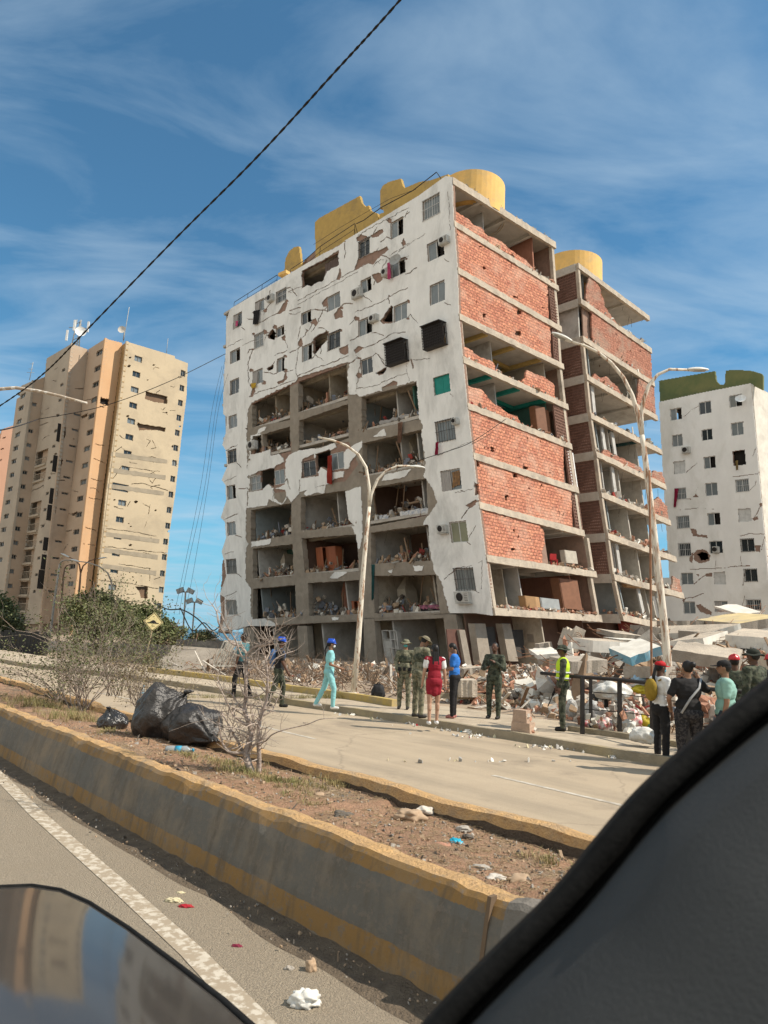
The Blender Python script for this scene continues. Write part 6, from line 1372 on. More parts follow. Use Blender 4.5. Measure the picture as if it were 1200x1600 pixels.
# ================================================================== railing, bollard, small things on the pavement
rr = thing('railing', 'dark steel pipe railing with posts in front of the rubbish bags', 'railing', gnd(905, 1138, .15))
P0 = gnd(910, 1139, .25); posts = [(910, 1139, 1058), (968, 1143, 1062), (1019, 1150, 1068), (1075, 1162, 1074)]
T_ = []
for x, yb, yt in posts:
    b = gnd(x, yb, .25); t_ = aty(x, yt, b.y); T_.append(t_); m = MB(); m.bar(b-Vector((0, 0, .1)), t_, .075); m.build('post', steelb, rr)
b = gnd(903, 1138, .25); m = MB(); m.bar(b+dn*.5, aty(903, 1058, b.y)+dn*.5, .06); m.build('post', steelb, rr)
m = MB(); m.tube([T_[0]+ds*1.2+dn*.3]+T_+[T_[-1]-ds*1.6], .038, 8); m.build('top_rail', steelb, rr)
for f_ in (.28, .62): m = MB(); m.tube([t_-Vector((0, 0, (t_.z-.25)*f_)) for t_ in T_], .010, 6); m.build('rail_wire', steelb, rr)
bol = thing('broken_bollard', 'broken brick and plaster stump standing at the kerb of the empty road', 'bollard', gnd(817, 1156))
bp_ = gnd(817, 1156); rotb = Matrix.Rotation(R(-32), 3, 'Z')
m = MB(); m.box(bp_+Vector((0, 0, .17)), (.40, .30, .34), rotb, jit=.03); m.build('base_block', M('pinkish_render', (.48, .345, .255), rough=.95, sc=6, bump=.5, bsc=25, dirt=(.35, .26, .2)), bol)
m = MB(); m.box(bp_+Vector((-.03, .02, .46)), (.29, .25, .26), rotb, jit=.05); m.build('upper_block', M('pinkish_render', (0, 0, 0)), bol)
m = MB()
for i in range(9): m.box(bp_+Vector((random.uniform(.05, .2), random.uniform(-.1, .1), random.uniform(.05, .5))), (.12, .1, .07), rrot(), i % 2)
m.build('broken_brick', [RUB[2], RUB[1]], bol)
# low dirt ledge behind the soldier
# ---- crumpled bags, sacks, litter
def blob(name, label, cat, c, size, mat, seed=0, amp=.18, fr=2.2, rot=0, group=None, knot=False, sub=4, parent=None):
    bm = bmesh.new(); bmesh.ops.create_icosphere(bm, subdivisions=sub, radius=1); rz = Matrix.Rotation(rot, 3, 'Z')
    for v in bm.verts:
        p = v.co.copy(); n1_ = noise.noise(p*fr+Vector((seed, 0, 0))); n2_ = noise.ridged_multi_fractal(p*fr*1.2+Vector((seed, 5, 0)), 1, 2, 4, 1, 2)
        k = 1+amp*n1_+amp*.28*(n2_-1); q_ = Vector((p.x*k*size[0], p.y*k*size[1], max(-.82, p.z)*k*size[2]))
        if knot and p.z > .8: q_ *= 1+.6*(p.z-.8)/.2; q_.x *= .35+.3*abs(n1_); q_.y *= .35
        v.co = Vector(c)+rz @ q_
    me = bpy.data.meshes.new(name); bm.to_mesh(me); bm.free()
    for p in me.polygons: p.use_smooth = True
    o = link(name, me, mat, parent)
    if label: tag(o, label, cat, group)
    return o
bagm = M('black_bag_plastic', (.022, .020, .019), rough=.2, spec=.7, sc=5, col2=(.03, .027, .025), bump=1, bsc=7)
bagd = M('dusty_bag_plastic', (.028, .025, .023), rough=.34, spec=.5, sc=3, col2=(.03, .027, .025), bump=1, bsc=6, dirt=(.06, .05, .042), dsc=3)
def at_s(x, y, z=.47): return gnd(x, y, z)
def bag(name, label, px, py, wpx, hpx, mat, seed, rot=0, tilt=0, knotdir=(.3, 0, 1)):
    b = at_s(px, py); sc = b.y/FPX; w_ = wpx*sc/2*.92; h_ = hpx*sc/2*.90
    t = thing(name, label, 'rubbish bag', b, 'black rubbish bags on the planter')
    c = b+Vector((0, w_*.5, h_*.80)); bm = bmesh.new(); bmesh.ops.create_icosphere(bm, subdivisions=5, radius=1); kd = Vector(knotdir).normalized()
    for v in bm.verts:
        p = v.co.copy(); a_ = p.dot(kd); n1_ = noise.noise(p*1.5+Vector((seed, 0, 0)))
        fold = noise.ridged_multi_fractal(Vector((p.x*2.2, p.y*2.2, p.z*1.1))+Vector((seed, 5, 0)), 1, 2, 5, 1, 2)-1
        rad = p-kd*a_; ang = math.atan2(rad.dot(Vector((0, 1, 0))), rad.dot(Vector((1, 0, 0)))); pl_ = math.sin(ang*11+n1_*4)*.075*max(0, a_+.25)**1.1+.05*abs(noise.noise(p*4.5+Vector((seed, 2, 2))))
        k = 1+.20*n1_+.07*fold+pl_
        if a_ > .55: rad *= 1-.75*(a_-.55)/.45*.9; a_ = a_+ (a_-.55)*.5
        q_ = (rad+kd*a_)*k; q_ = Vector((q_.x*w_, q_.y*w_*.85, max(-.8, q_.z)*h_)); v.co = c+q_
    me = bpy.data.meshes.new('body'); bm.to_mesh(me); bm.free()
    for p in me.polygons: p.use_smooth = True
    link('body', me, mat, t)
    top = c+Vector((kd.x*w_*1.18, kd.y*w_, kd.z*h_*1.18)); m = MB()
    for i in range(7):
        a_ = i*.9+seed; d_ = kd*.8+Vector((math.cos(a_), math.sin(a_), .2))*.5; pp = [top, top+d_*w_*.22, top+d_*w_*.34+Vector((0, 0, -.02))]; m.tube(pp, [w_*.035, w_*.07, w_*.02], 6)
    m.build('knot', mat, t)
    return t
bag('rubbish_bag', 'tallest dusty black rubbish bag slumping on the planter', 238, 1160, 84, 98, bagd, 1.3, knotdir=(.75, .1, .65))
bag('rubbish_bag', 'broad grey black rubbish bag right of the tallest bag', 292, 1167, 92, 72, bagd, 4.4, knotdir=(.55, -.5, -.2))
bag('rubbish_bag', 'small shiny black bag with tied loops, left of the big bags', 171, 1143, 48, 34, bagm, 8.1, knotdir=(-.3, 0, .95))
# bottles and litter on the planter
clearp = M('clear_plastic', (.50, .56, .58), rough=.15, spec=.6, var=.15, trans=.5); bluel = M('blue_label', (.03, .30, .48), rough=.5)
def bottle(label, p, d, L_=.24, r=.033):
    d = Vector(d).normalized(); t = thing('plastic_bottle', label, 'bottle', p, 'plastic bottles on the planter'); p = Vector(p)+Vector((0, 0, r)); prof_ = [(0, .8), (.04, 1), (.3, 1), (.33, .93), (.62, .93), (.65, 1), (.78, .95), (.88, .5), (.92, .36), (1, .36)]
    m = MB(); m.tube([p+d*L_*a for a, _ in prof_], [r*k for _, k in prof_], 14); m.build('body', clearp, t); m = MB(); m.tube([p+d*L_*.36, p+d*L_*.6], r*1.0, 14); m.build('wrap_label', bluel, t); m = MB(); m.tube([p+d*L_*.98, p+d*L_*1.05], r*.42, 10); m.build('cap', bluel, t)
b = at_s(258, 1178); bottle('clear bottle lying in front of the big rubbish bags', b, (1, .05, .03), .30, .045)
b = at_s(203, 1104, .47)+Vector((0, .5, .0)); bottle('blue capped bottle standing left of the tallest bag', b+Vector((0, 0, .02)), (.15, .1, 1), .26, .04)
def litter(label, p, size, mat, seed, cat='litter', sub=2): return blob('crumpled_litter', label, cat, Vector(p)+Vector((0, 0, size[2]*.6)), size, mat, seed, amp=.42, fr=2.6, sub=4)
whp = M('white_litter', (.78, .76, .70), rough=.6, sc=14, col2=(.55, .53, .49)); cyn = M('cyan_wrapper', (.02, .38, .55), rough=.3); redl = M('red_wrapper', (.40, .02, .03), rough=.35); crm = M('cream_wrapper', (.62, .55, .36), rough=.6); mag = M('maroon_wrapper', (.22, .02, .05), rough=.4)
litter('bright cyan wrapper on the bare planter soil', at_s(712, 1322, .45), (.045, .035, .03), cyn, 3)
litter('crumpled white bag on the near road by the gutter', gnd(476, 1572), (.075, .05, .045), whp, 5)
litter('small maroon scrap on the near road', gnd(370, 1480), (.03, .012, .01), mag, 6)
litter('red and clear carton flattened on the near lane', gnd(290, 1418), (.05, .02, .012), redl, 7)
litter('cream carton tube beside the red carton', gnd(272, 1410), (.055, .02, .018), crm, 8)
litter('tiny cream peel above the cream carton', gnd(282, 1396), (.03, .012, .008), crm, 9)
litter('white scrap near the gutter at the left edge', gnd(22, 1203), (.05, .02, .01), whp, 10)
blob('stone', 'brown stone lying on the near road by the gutter shadow', 'stone', gnd(485, 1517)+Vector((0, 0, .025)), (.034, .03, .036), RUB[6], 3, .4, 1.6)
blob('stone', 'small flat stone left of the brown stone on the near road', 'stone', gnd(452, 1516)+Vector((0, 0, .01)), (.025, .015, .012), RUB[0], 5, .4, 1.6)
for i, (x, y, s_) in enumerate(((620, 1338-50, 0), (640, 1280, .09), (664, 1270, .055), (725, 1298, .04), (536, 1280, .07), (690, 1328, .055), (752, 1361, .045), (777, 1378, .05), (812, 1382, .06), (731, 1309, .03), (499, 1247, .05), (590, 1330, .03))):
    if s_: blob('stone', ['flat sandy stone on the bare planter soil', 'pale stone lump against the far rim of the planter', 'round brown stone on the planter near the cyan wrapper', 'dark stone behind the crack of the planter', 'orange brick shard beside the cyan wrapper', 'grey stone beside the near planter wall', 'pale angular stone close to the near wall', 'wide flat stone by the window pillar', 'small dark pebble stone above the cyan wrapper', 'buff stone near the dead grass tuft', 'small reddish stone in the middle of the planter'][(i-1) % 11], 'stone', at_s(x, y, .46)+Vector((0, 0, s_*.3)), (s_*1.3, s_, s_*.55), RUB[[6, 1, 0, 3, 2, 0, 1, 6, 3, 6, 2][(i-1) % 11]], i*2.3, .45, 1.5)
# pavement-side litter
random.seed(11)
m = MB(); mats = [whp, M('grey_bag_litter', (.45, .44, .42), rough=.6), crm, cyn, redl]
for _ in range(190):
    c_ = random.choice([(745, 1150, 26), (700, 1143, 30), (610, 1123, 20), (850, 1168, 25), (905, 1172, 20), (965, 1184, 18), (560, 1118, 30), (745, 1151, 20), (650, 1133, 30), (540, 1112, 16), (780, 1190, 150)])
    g_ = gnd(c_[0]+random.gauss(0, c_[2]*.6), c_[1]+random.gauss(0, 1.6)); s_ = random.uniform(.015, .06)
    m.box(g_+Vector((0, 0, s_*.3)), (s_*1.6, s_, s_*.35), rrot(), random.choices(range(5), (6, 3, 1.2, .3, .2))[0], jit=.3)
tag(m.build('litter', mats), 'scattered paper and plastic scraps along the kerb of the empty road', 'litter', kind='stuff')
for i, (x, y, w_, h_, lab) in enumerate(((742, 1146, .22, .06, 'crumpled white plastic sheet against the kerb left of the stump'), (905, 1168, .10, .07, 'white plastic bag by the kerb right of the stump'), (930, 1172, .07, .05, 'small white paper ball on the kerb line'), (978, 1180, .16, .05, 'torn white bag at the kerb near the fallen shadow'), (768, 1150, .16, .05, 'grey plastic film beside the stump'))):
    litter(lab, gnd(x, y), (w_, w_*.5, h_), whp, 20+i)
# sacks and bags behind the railing
random.seed(9)
sack = M('white_sack', (.66, .65, .61), rough=.7, sc=6, col2=(.48, .47, .44), bump=.6, bsc=10); clr = M('milky_bag', (.46, .45, .43), rough=.35, sc=4, col2=(.33, .33, .32), bump=.8, bsc=9)
pnk = M('red_white_bag', (.52, .10, .12), rough=.5, sc=7, col2=(.62, .58, .54), thr=(.42, .55)); yelb2 = M('yellow_bag', (.52, .42, .03), rough=.5, sc=6, var=.4); grnb = M('green_bag', (.05, .14, .04), rough=.6, sc=8); blb = M('pale_blue_bag', (.30, .45, .58), rough=.6, sc=5)
def sk_(label, x, y, z, w_, h_, mat, seed, dy=0, name='rubbish_bag', dark_=False): 
    b = gnd(x, y, .2); b = b+dn*dy; sc = b.y/FPX; c = aty(x, y-h_/2-z, b.y); blob(name, label, 'rubbish bag', c, (w_*sc/2, w_*sc/2*.8, h_*sc/2*1.15), mat, seed, .3, 1.8, rot=seed)
sk_('long white printed sack lying on top of the pile behind the railing', 958, 1135, 42, 62, 24, sack, 1, .5, 'white_sack')
sk_('black crate like bag under the long white sack', 945, 1130, 20, 44, 28, M('dark_crate', (.03, .03, .028), rough=.8), 2, .4, 'dark_bag')
sk_('milky clear bag at the left end of the pile behind the railing', 930, 1136, 4, 36, 32, clr, 3, .2)
sk_('white and red shopping bag low between the first two posts', 946, 1142, 0, 26, 18, pnk, 4, 0)
sk_('milky bag with red print under the milky clear bag', 925, 1138, 0, 26, 12, pnk, 44, 0)
sk_('red striped shopping bag just right of the second post', 987, 1143, 6, 32, 26, pnk, 5, .1)
sk_('white bag bulging beside the second post', 982, 1145, 0, 24, 18, sack, 6, 0)
sk_('yellow bag near the yellow backpack', 1010, 1142, 4, 26, 20, yelb2, 7, .1)
sk_('dark green bag right of the yellow bag', 1018, 1152, 0, 18, 18, grnb, 8, 0)
sk_('torn white bag spilled on the pavement edge', 1004, 1160, 0, 36, 22, sack, 9, -.3)
sk_('pale blue bag high on the heap behind the railing', 998, 1120, 52, 22, 14, blb, 10, .8)
sk_('peach coloured bag next to the pale blue bag', 1013, 1120, 50, 26, 16, M('peach_bag', (.60, .42, .30), rough=.7, sc=6), 11, .8)
sk_('lime yellow bag behind the top rail', 1003, 1120, 36, 30, 12, yelb2, 12, .7)
sk_('grey sack slumped behind the legs of the soldier in the yellow vest', 893, 1125, 6, 18, 24, clr, 13, .4)
m = MB()
for _ in range(260):
    g_ = gnd(random.uniform(890, 1035), random.uniform(1128, 1150), .2)+dn*random.uniform(0, 2.2); chunk(m, g_+Vector((0, 0, random.random()*.5)), random.uniform(.05, .16), random.choices(range(9), (2, 2, 3, 1, 1, 4, 3, 1, 1))[0])
tag(m.build('rubble', RUB), 'small broken bricks and scraps heaped behind the pipe railing', 'rubble', kind='stuff')
# black backpack on the pavement
bk_ = thing('backpack', 'black backpack standing on the pavement beside the white lamp pole', 'backpack', gnd(590, 1097, .15)); c = gnd(590, 1097, .15)+Vector((0, 0, .24))
blob('body', None, None, c, (.19, .13, .25), M('black_nylon', (.018, .018, .02), rough=.7, sc=12), 2, .12, 2, parent=bk_); m = MB(); m.tube([c+Vector((-.06, -.02, .22)), c+Vector((0, -.02, .30)), c+Vector((.06, -.02, .22))], .012, 6); m.build('handle', steelb, bk_); m = MB(); m.box(c+Vector((0, -.12, -.06)), (.22, .07, .20), jit=.05); m.build('pocket', M('black_nylon', (0, 0, 0)), bk_)
# ================================================================== people
from mathutils import Quaternion
VOX = bpy.data.objects.new('tmp_vox', bpy.data.meshes.new('tmp')); COL.objects.link(VOX); _md = VOX.modifiers.new('r', 'REMESH'); _md.mode = 'VOXEL'
_ms = VOX.modifiers.new('s', 'SMOOTH'); _ms.factor = .5; _ms.iterations = 2
def fuse(m, vox, name, mat, parent, it=2):
    """joins overlapping closed shapes into one continuous surface"""
    VOX.data = m.mesh('tmp'); _md.voxel_size = vox; _ms.iterations = it; dg = bpy.context.evaluated_depsgraph_get(); dg.update()
    me = bpy.data.meshes.new_from_object(VOX.evaluated_get(dg)); me.name = name
    for p in me.polygons: p.use_smooth = True
    me.materials.clear()
    o = bpy.data.objects.new(name, me); COL.objects.link(o); me.materials.append(mat); o.parent = parent; return o
class Body(MB):
    def cap(s, a, b, ra, rb, n=12):
        a = Vector(a); b = Vector(b); d = (b-a); L_ = d.length; d = d.normalized() if L_ > 1e-6 else Vector((0, 0, 1)); pts = []; rad = []
        for t in (-.98, -.8, -.45): pts.append(a+d*ra*t); rad.append(ra*math.sqrt(1-t*t))
        for t in (0, .35, .7, 1): pts.append(a.lerp(b, t)); rad.append(ra+(rb-ra)*t)
        for t in (.45, .8, .98): pts.append(b+d*rb*t); rad.append(rb*math.sqrt(1-t*t))
        s.tube(pts, rad, n)
    def ell(s, c, r, rot=None, n=14):
        c = Vector(c); R_ = []
        for i in range(9):
            ph = -math.pi/2+math.pi*(i+.001)/8.002; z = math.sin(ph); k = math.cos(ph)+.02
            ring = []
            for j in range(n):
                t = 2*math.pi*j/n; v = Vector((k*math.cos(t)*r[0], k*math.sin(t)*r[1], z*r[2])); v = rot @ v if rot else v; s.v.append(tuple(c+v)); ring.append(len(s.v)-1)
            R_.append(ring)
        for i in range(8):
            for j in range(n): s.f.append((R_[i][j], R_[i][(j+1) % n], R_[i+1][(j+1) % n], R_[i+1][j])); s.mi.append(0); s.sm.append(True); s.uv.append(None)
        s.f.append(tuple(R_[0][::-1])); s.f.append(tuple(R_[-1])); s.mi += [0, 0]; s.sm += [True, True]; s.uv += [None, None]
SKN = {'d': M('dark_skin', (.11, .055, .035), rough=.55, var=.1), 'm': M('brown_skin', (.26, .14, .085), rough=.55, var=.1), 'l': M('light_skin', (.42, .25, .17), rough=.55, var=.1)}
HAIR = M('black_hair', (.012, .010, .009), rough=.5, sc=20); CAMO = M('green_camouflage', (.20, .19, .13), rough=.95, sc=9, col2=(.085, .09, .06), thr=(.46, .52), dirt=(.30, .26, .18), dsc=14)
CAMOD = M('dark_camouflage', (.075, .085, .058), rough=.95, sc=9, col2=(.028, .034, .024), thr=(.46, .52), dirt=(.14, .13, .09), dsc=14)
BLKC = M('black_cloth', (.018, .017, .018), rough=.9, sc=20); BOOT = M('black_boot', (.02, .018, .016), rough=.6); MASKT = M('teal_face_mask', (.10, .38, .36), rough=.8); HELB = M('blue_helmet', (.005, .06, .42), rough=.25, spec=.6, var=.1); REDH = M('red_helmet', (.50, .008, .012), rough=.3, spec=.6, var=.1); REDC = M('red_cap_cloth', (.45, .01, .015), rough=.8)
WHC = M('white_cloth', (.72, .72, .71), rough=.9, sc=8, var=.12)
def wrinkle(o, k, s=0.0):
    n = len(o.data.vertices); co = np.empty(n*3, np.float32); nm = np.empty(n*3, np.float32); o.data.vertices.foreach_get('co', co); o.data.vertex_normals.foreach_get('vector', nm)
    co = co.reshape(-1, 3); nm = nm.reshape(-1, 3)
    d = np.array([.007*noise.noise(Vector((c[0]*9+s, c[1]*9, c[2]*9)))+.006*noise.noise(Vector((c[0]*14, c[1]*14, c[2]*30+s))) for c in co.tolist()], np.float32)
    co += nm*(d*k)[:, None]; o.data.vertices.foreach_set('co', co.ravel()); o.data.update(); return o
def person(label, pos, H, yaw, skin='m', top=CAMO, bottom=CAMO, shoes=BOOT, sleeve='long', hair='short', hat=None, mask=None, arms=None, legs=None, lean=0, build=1.0, extra=None, skirt=None, head=(0, 0), legbare=False, scale_w=1.0):
    k = H/1.72; t = thing('person', label, 'person', pos); t.rotation_euler = (0, 0, R(yaw)); V = Vector; b_ = build
    arms = arms or [((-.18, .02, -1), (-.02, .25, -1)), ((.18, .02, -1), (.02, .25, -1))]       # (upper dir, fore dir) left, right
    legs = legs or [((-.06, .04, -1), (-.0, -.03, -1)), ((.06, .02, -1), (.0, -.02, -1))]
    hipz = 0; J = {}
    for i, (u, f) in enumerate(legs):
        u = V(u).normalized()*.43; f = V(f).normalized()*.42; hipz = max(hipz, -(u.z+f.z)+.085)
    P = V((0, 0, hipz)); ln = Quaternion((1, 0, 0), -R(lean)); up = ln @ V((0, 0, 1)); fw = ln @ V((0, 1, 0)); X = V((1, 0, 0))
    CH = P+up*.34; NK = P+up*.56; HD = NK+up*.155+fw*.02; hq = Quaternion((0, 0, 1), R(head[0])) @ Quaternion((1, 0, 0), -R(head[1]))
    HD = NK+ up*.04 + (hq @ (up*.115+fw*.015))
    sh = [NK-up*.075-X*.175*b_**.5, NK-up*.075+X*.175*b_**.5]; hp = [P-X*.085*b_, P+X*.085*b_]
    el, wr_, kn, an = [], [], [], []
    for i in (0, 1):
        a, f = V(arms[i][0]).normalized(), V(arms[i][1]).normalized(); e = sh[i]+a*.285; el.append(e); wr_.append(e+f*.25)
        a, f = V(legs[i][0]).normalized(), V(legs[i][1]).normalized(); q_ = hp[i]+a*.43; kn.append(q_); an.append(q_+f*.42)
    S_ = lambda v: v*k
    hrot = hq.to_matrix()
    # --- continuous body
    B_ = Body(); c = lambda a, b, ra, rb: B_.cap(a*k, b*k, ra*k, rb*k)
    B_.ell(CH*k+V((0, 0, .03*k)), (.155*k*b_, .105*k*b_, .20*k)); B_.ell((P+up*.14)*k, (.13*k*b_, .10*k*b_, .15*k)); B_.ell((P+V((0, -.015, .0)))*k, (.155*k*b_, .115*k*b_, .12*k)); c(sh[0], sh[1], .06*b_**.5, .06*b_**.5)
    c(NK-up*.03, NK+up*.06, .056, .052)
    B_.ell(HD*k, (.074*k, .092*k, .108*k), hrot); B_.ell((HD+hq @ V((0, .028, -.055)))*k, (.055*k, .062*k, .06*k), hrot)
    B_.ell((HD+hq @ V((0, .098, -.018)))*k, (.013*k, .018*k, .022*k), hrot); B_.ell((HD+hq @ V((0, .085, -.058)))*k, (.022*k, .012*k, .009*k), hrot)
    for s_ in (-1, 1): B_.ell((HD+hq @ V((.076*s_, -.005, -.012)))*k, (.010*k, .018*k, .030*k), hrot)
    for i in (0, 1):
        s_ = (-1, 1)[i]; c(sh[i], el[i], .050*b_**.7, .040); c(el[i], wr_[i], .040, .027)
        c(hp[i], kn[i], .088*b_, .056); c(kn[i]+V((0, -.012, -.08)), kn[i]+(an[i]-kn[i])*.4+V((0, -.012, 0)), .050, .050*b_**.5); c(kn[i], an[i], .050, .036)
        c(an[i]+V((0, -.02, -.045)), an[i]+V((0, .12, -.055)), .034, .030)
        fd = (wr_[i]-el[i]).normalized(); sd = V((0, 1, 0))-fd*fd.y; sd = sd.normalized() if sd.length > .2 else V((0, 0, 1)).cross(fd).normalized(); pn = fd.cross(sd)*s_
        pc = wr_[i]+fd*.05; B_.cap((wr_[i]+fd*.01)*k, (pc+fd*.02)*k, .024*k, .030*k)
        for j, (o_, l_) in enumerate(((-.027, .060), (-.009, .072), (.009, .068), (.026, .055))):
            r_ = pc+fd*.035+sd*o_; md = r_+fd*l_*.55-pn*.006*s_; tp2 = md+(fd*.8-pn*s_*.5).normalized()*l_*.5; B_.cap(r_*k, md*k, .0092*k, .0085*k, 8); B_.cap(md*k, tp2*k, .0085*k, .0072*k, 8)
        th = wr_[i]+fd*.035+sd*.026; t1 = th+(fd*.7+sd*.75).normalized()*.035; B_.cap(th*k, t1*k, .011*k, .0095*k, 8); B_.cap(t1*k, (t1+(fd*.95+sd*.2).normalized()*.03)*k, .0095*k, .008*k, 8)
    fuse(B_, .0105*k, 'body', SKN[skin], t, 1)
    m = MB()
    for s_ in (-1, 1): c0 = (HD+hq @ V((.028*s_, .083, .008)))*k; m.box(c0, (.020*k, .008*k, .009*k), hrot)
    m.build('eyes', HAIR, None).parent = t
    # --- clothes
    g = .016
    T = Body(); c = lambda a, b, ra, rb: T.cap(a*k, b*k, ra*k, rb*k)
    T.ell(CH*k+V((0, 0, .03*k)), ((.155*b_+g)*k, (.105*b_+g)*k, .205*k)); T.ell((P+up*.13)*k, ((.145*b_+g)*k, (.108*b_+g)*k, .17*k)); T.ell((P+up*.04)*k, ((.155*b_+g*.7)*k, (.118*b_+g*.7)*k, .09*k)); c(sh[0], sh[1], .060*b_**.5+g, .060*b_**.5+g)
    for i in (0, 1):
        if sleeve == 'none': continue
        e_ = el[i] if sleeve == 'long' else sh[i].lerp(el[i], .68); c(sh[i], e_, .056*b_**.7+g*.8, .048+g)
        if sleeve == 'long': c(el[i], el[i].lerp(wr_[i], .92), .047+g*.6, .036+g*.5)
    wrinkle(fuse(T, .013*k, 'dress_top' if skirt else 'shirt', top, t), k)
    Q_ = Body(); c = lambda a, b, ra, rb: Q_.cap(a*k, b*k, ra*k, rb*k)
    if skirt:
        Q_.ell((P+V((0, -.015, 0)))*k, ((.165*b_+g)*k, (.125*b_+g)*k, .14*k))
        for i in (0, 1): c(hp[i], hp[i].lerp(kn[i], .55), .095*b_+g, .085*b_)
        c(P-V((0, 0, .05)), P-V((0, 0, .22)), .12, .11); wrinkle(fuse(Q_, .013*k, 'skirt', skirt, t), k)
    else:
        Q_.ell((P+V((0, -.015, 0)))*k, ((.155*b_+g)*k, (.118*b_+g)*k, .13*k))
        for i in (0, 1): c(hp[i], kn[i], .092*b_+g*.6, .062+g*.6); c(kn[i], kn[i].lerp(an[i], .5), .060+g*.5, .055+g*.6); c(kn[i].lerp(an[i], .5), an[i]-V((0, 0, .01)), .055+g*.6, .045+g*.5)
        wrinkle(fuse(Q_, .013*k, 'trousers', bottom, t), k, 5)
    for i in (0, 1):
        Z = Body(); a = an[i]
        if shoes in (BOOT,): Z.cap((a+V((0, 0, .10)))*k, (a-V((0, 0, .03)))*k, .050*k, .048*k)
        Z.cap((a+V((0, -.03, -.045)))*k, (a+V((0, .13, -.052)))*k, .042*k, .036*k); fuse(Z, .010*k, 'shoe', shoes, t)
    Hh = Body()
    if hair != 'none':
        Hh.ell((HD+hq @ V((0, -.018, .018)))*k, (.082*k, .092*k, .105*k), hrot)
    if hair == 'long':
        for j in range(7): o_ = -.06+.02*j; Hh.cap((HD+hq @ V((o_*.8, -.06, .02)))*k, (HD+hq @ V((o_, -.085, -.02))-V((0, .03, .30+.03*(j % 3))))*k, .030*k, .018*k)
    if hair == 'bun': Hh.ell((HD+hq @ V((.03, -.11, .06)))*k, (.05*k, .045*k, .05*k))
    if hair == 'tail': 
        for j in range(3): Hh.cap((HD+hq @ V((0, -.09, .03)))*k, (HD+V((-.01+.015*j, -.16, -.16)))*k, .026*k, .022*k); Hh.cap((HD+V((-.01+.015*j, -.16, -.16)))*k, (HD+V((-.01+.015*j, -.13, -.34)))*k, .022*k, .010*k)
    if hair != 'none':
        o = fuse(Hh, .011*k, 'hair', HAIR, t)
        # keep the face free: push the front of the hair back into the head
        for v in o.data.vertices:
            q_ = hq.inverted() @ (v.co/k-HD)
            if q_.y > .045 and q_.z < .055 and q_.z > -.2: q_.y = .02; v.co = (HD+hq @ q_)*k
    if hat:
        kind, hm = hat; Z = Body(); top_ = HD+hq @ V((0, -.005, .05))
        if kind == 'boonie':
            Z.ell(top_*k, (.094*k, .108*k, .070*k), hrot); m2 = MB(); n = 22
            for j in range(n):
                a0, a1 = 2*math.pi*j/n, 2*math.pi*(j+1)/n; f_ = lambda a, rr, z: (top_+hq @ V((math.cos(a)*rr*.97, math.sin(a)*rr*1.08, z+.012*math.sin(a*3))))*k
                m2.quad([f_(a0, .088, -.01), f_(a1, .088, -.01), f_(a1, .158, -.035), f_(a0, .158, -.035)], sm=True); m2.quad([f_(a0, .088, -.018), f_(a0, .158, -.043), f_(a1, .158, -.043), f_(a1, .088, -.018)], sm=True); m2.quad([f_(a0, .158, -.035), f_(a1, .158, -.035), f_(a1, .158, -.043), f_(a0, .158, -.043)])
            h_ = fuse(Z, .010*k, 'hat', hm, t); m2.build('brim', hm, None).parent = h_
        else:
            Z.ell(top_*k, ((.100 if kind == 'helmet' else .088)*k, (.118 if kind == 'helmet' else .104)*k, (.088 if kind == 'helmet' else .070)*k), hrot)
            if kind == 'helmet': Z.cap((top_+hq @ V((0, -.08, .075)))*k, (top_+hq @ V((0, .07, .075)))*k, .018*k, .018*k)
            o = fuse(Z, .009*k, 'helmet' if kind == 'helmet' else 'cap', hm, t)
            for v in o.data.vertices:
                q_ = hq.inverted() @ (v.co/k-top_)
                if q_.z < -.022: q_.z = -.022; v.co = (top_+hq @ q_)*k
            m2 = MB(); n = 10; A0 = []
            for j in range(n+1):
                a = math.pi*j/n; ext = .10 if kind == 'cap' else .05; A0.append(((top_+hq @ V((-math.cos(a)*.085, .055+math.sin(a)*.045, -.012)))*k, (top_+hq @ V((-math.cos(a)*.085, .055+math.sin(a)*(.045+ext), -.030)))*k))
            dz = V((0, 0, .008*k))
            for j in range(n): m2.quad([A0[j][0], A0[j+1][0], A0[j+1][1], A0[j][1]]); m2.quad([A0[j][0]-dz, A0[j][1]-dz, A0[j+1][1]-dz, A0[j+1][0]-dz]); m2.quad([A0[j][1], A0[j+1][1], A0[j+1][1]-dz, A0[j][1]-dz])
            m2.build('visor', hm, None).parent = o
    if mask:
        Z = Body(); Z.ell((HD+hq @ V((0, .062, -.052)))*k, (.058*k, .046*k, .046*k), hrot); fuse(Z, .009*k, 'face_mask', mask, t)
    J.update(P=P*k, CH=CH*k, NK=NK*k, HD=HD*k, sh=[v*k for v in sh], el=[v*k for v in el], wr=[v*k for v in wr_], kn=[v*k for v in kn], k=k)
    if extra: extra(t, J)
    return t
def part(t, bdy, name, mat, vox=.012): return fuse(bdy, vox, name, mat, t)
gp_ = lambda x, y, z=.15: gnd(x, y, z)
def onray(x, Y, z): p = aty(x, 1000, Y); return Vector((p.x, Y, z))
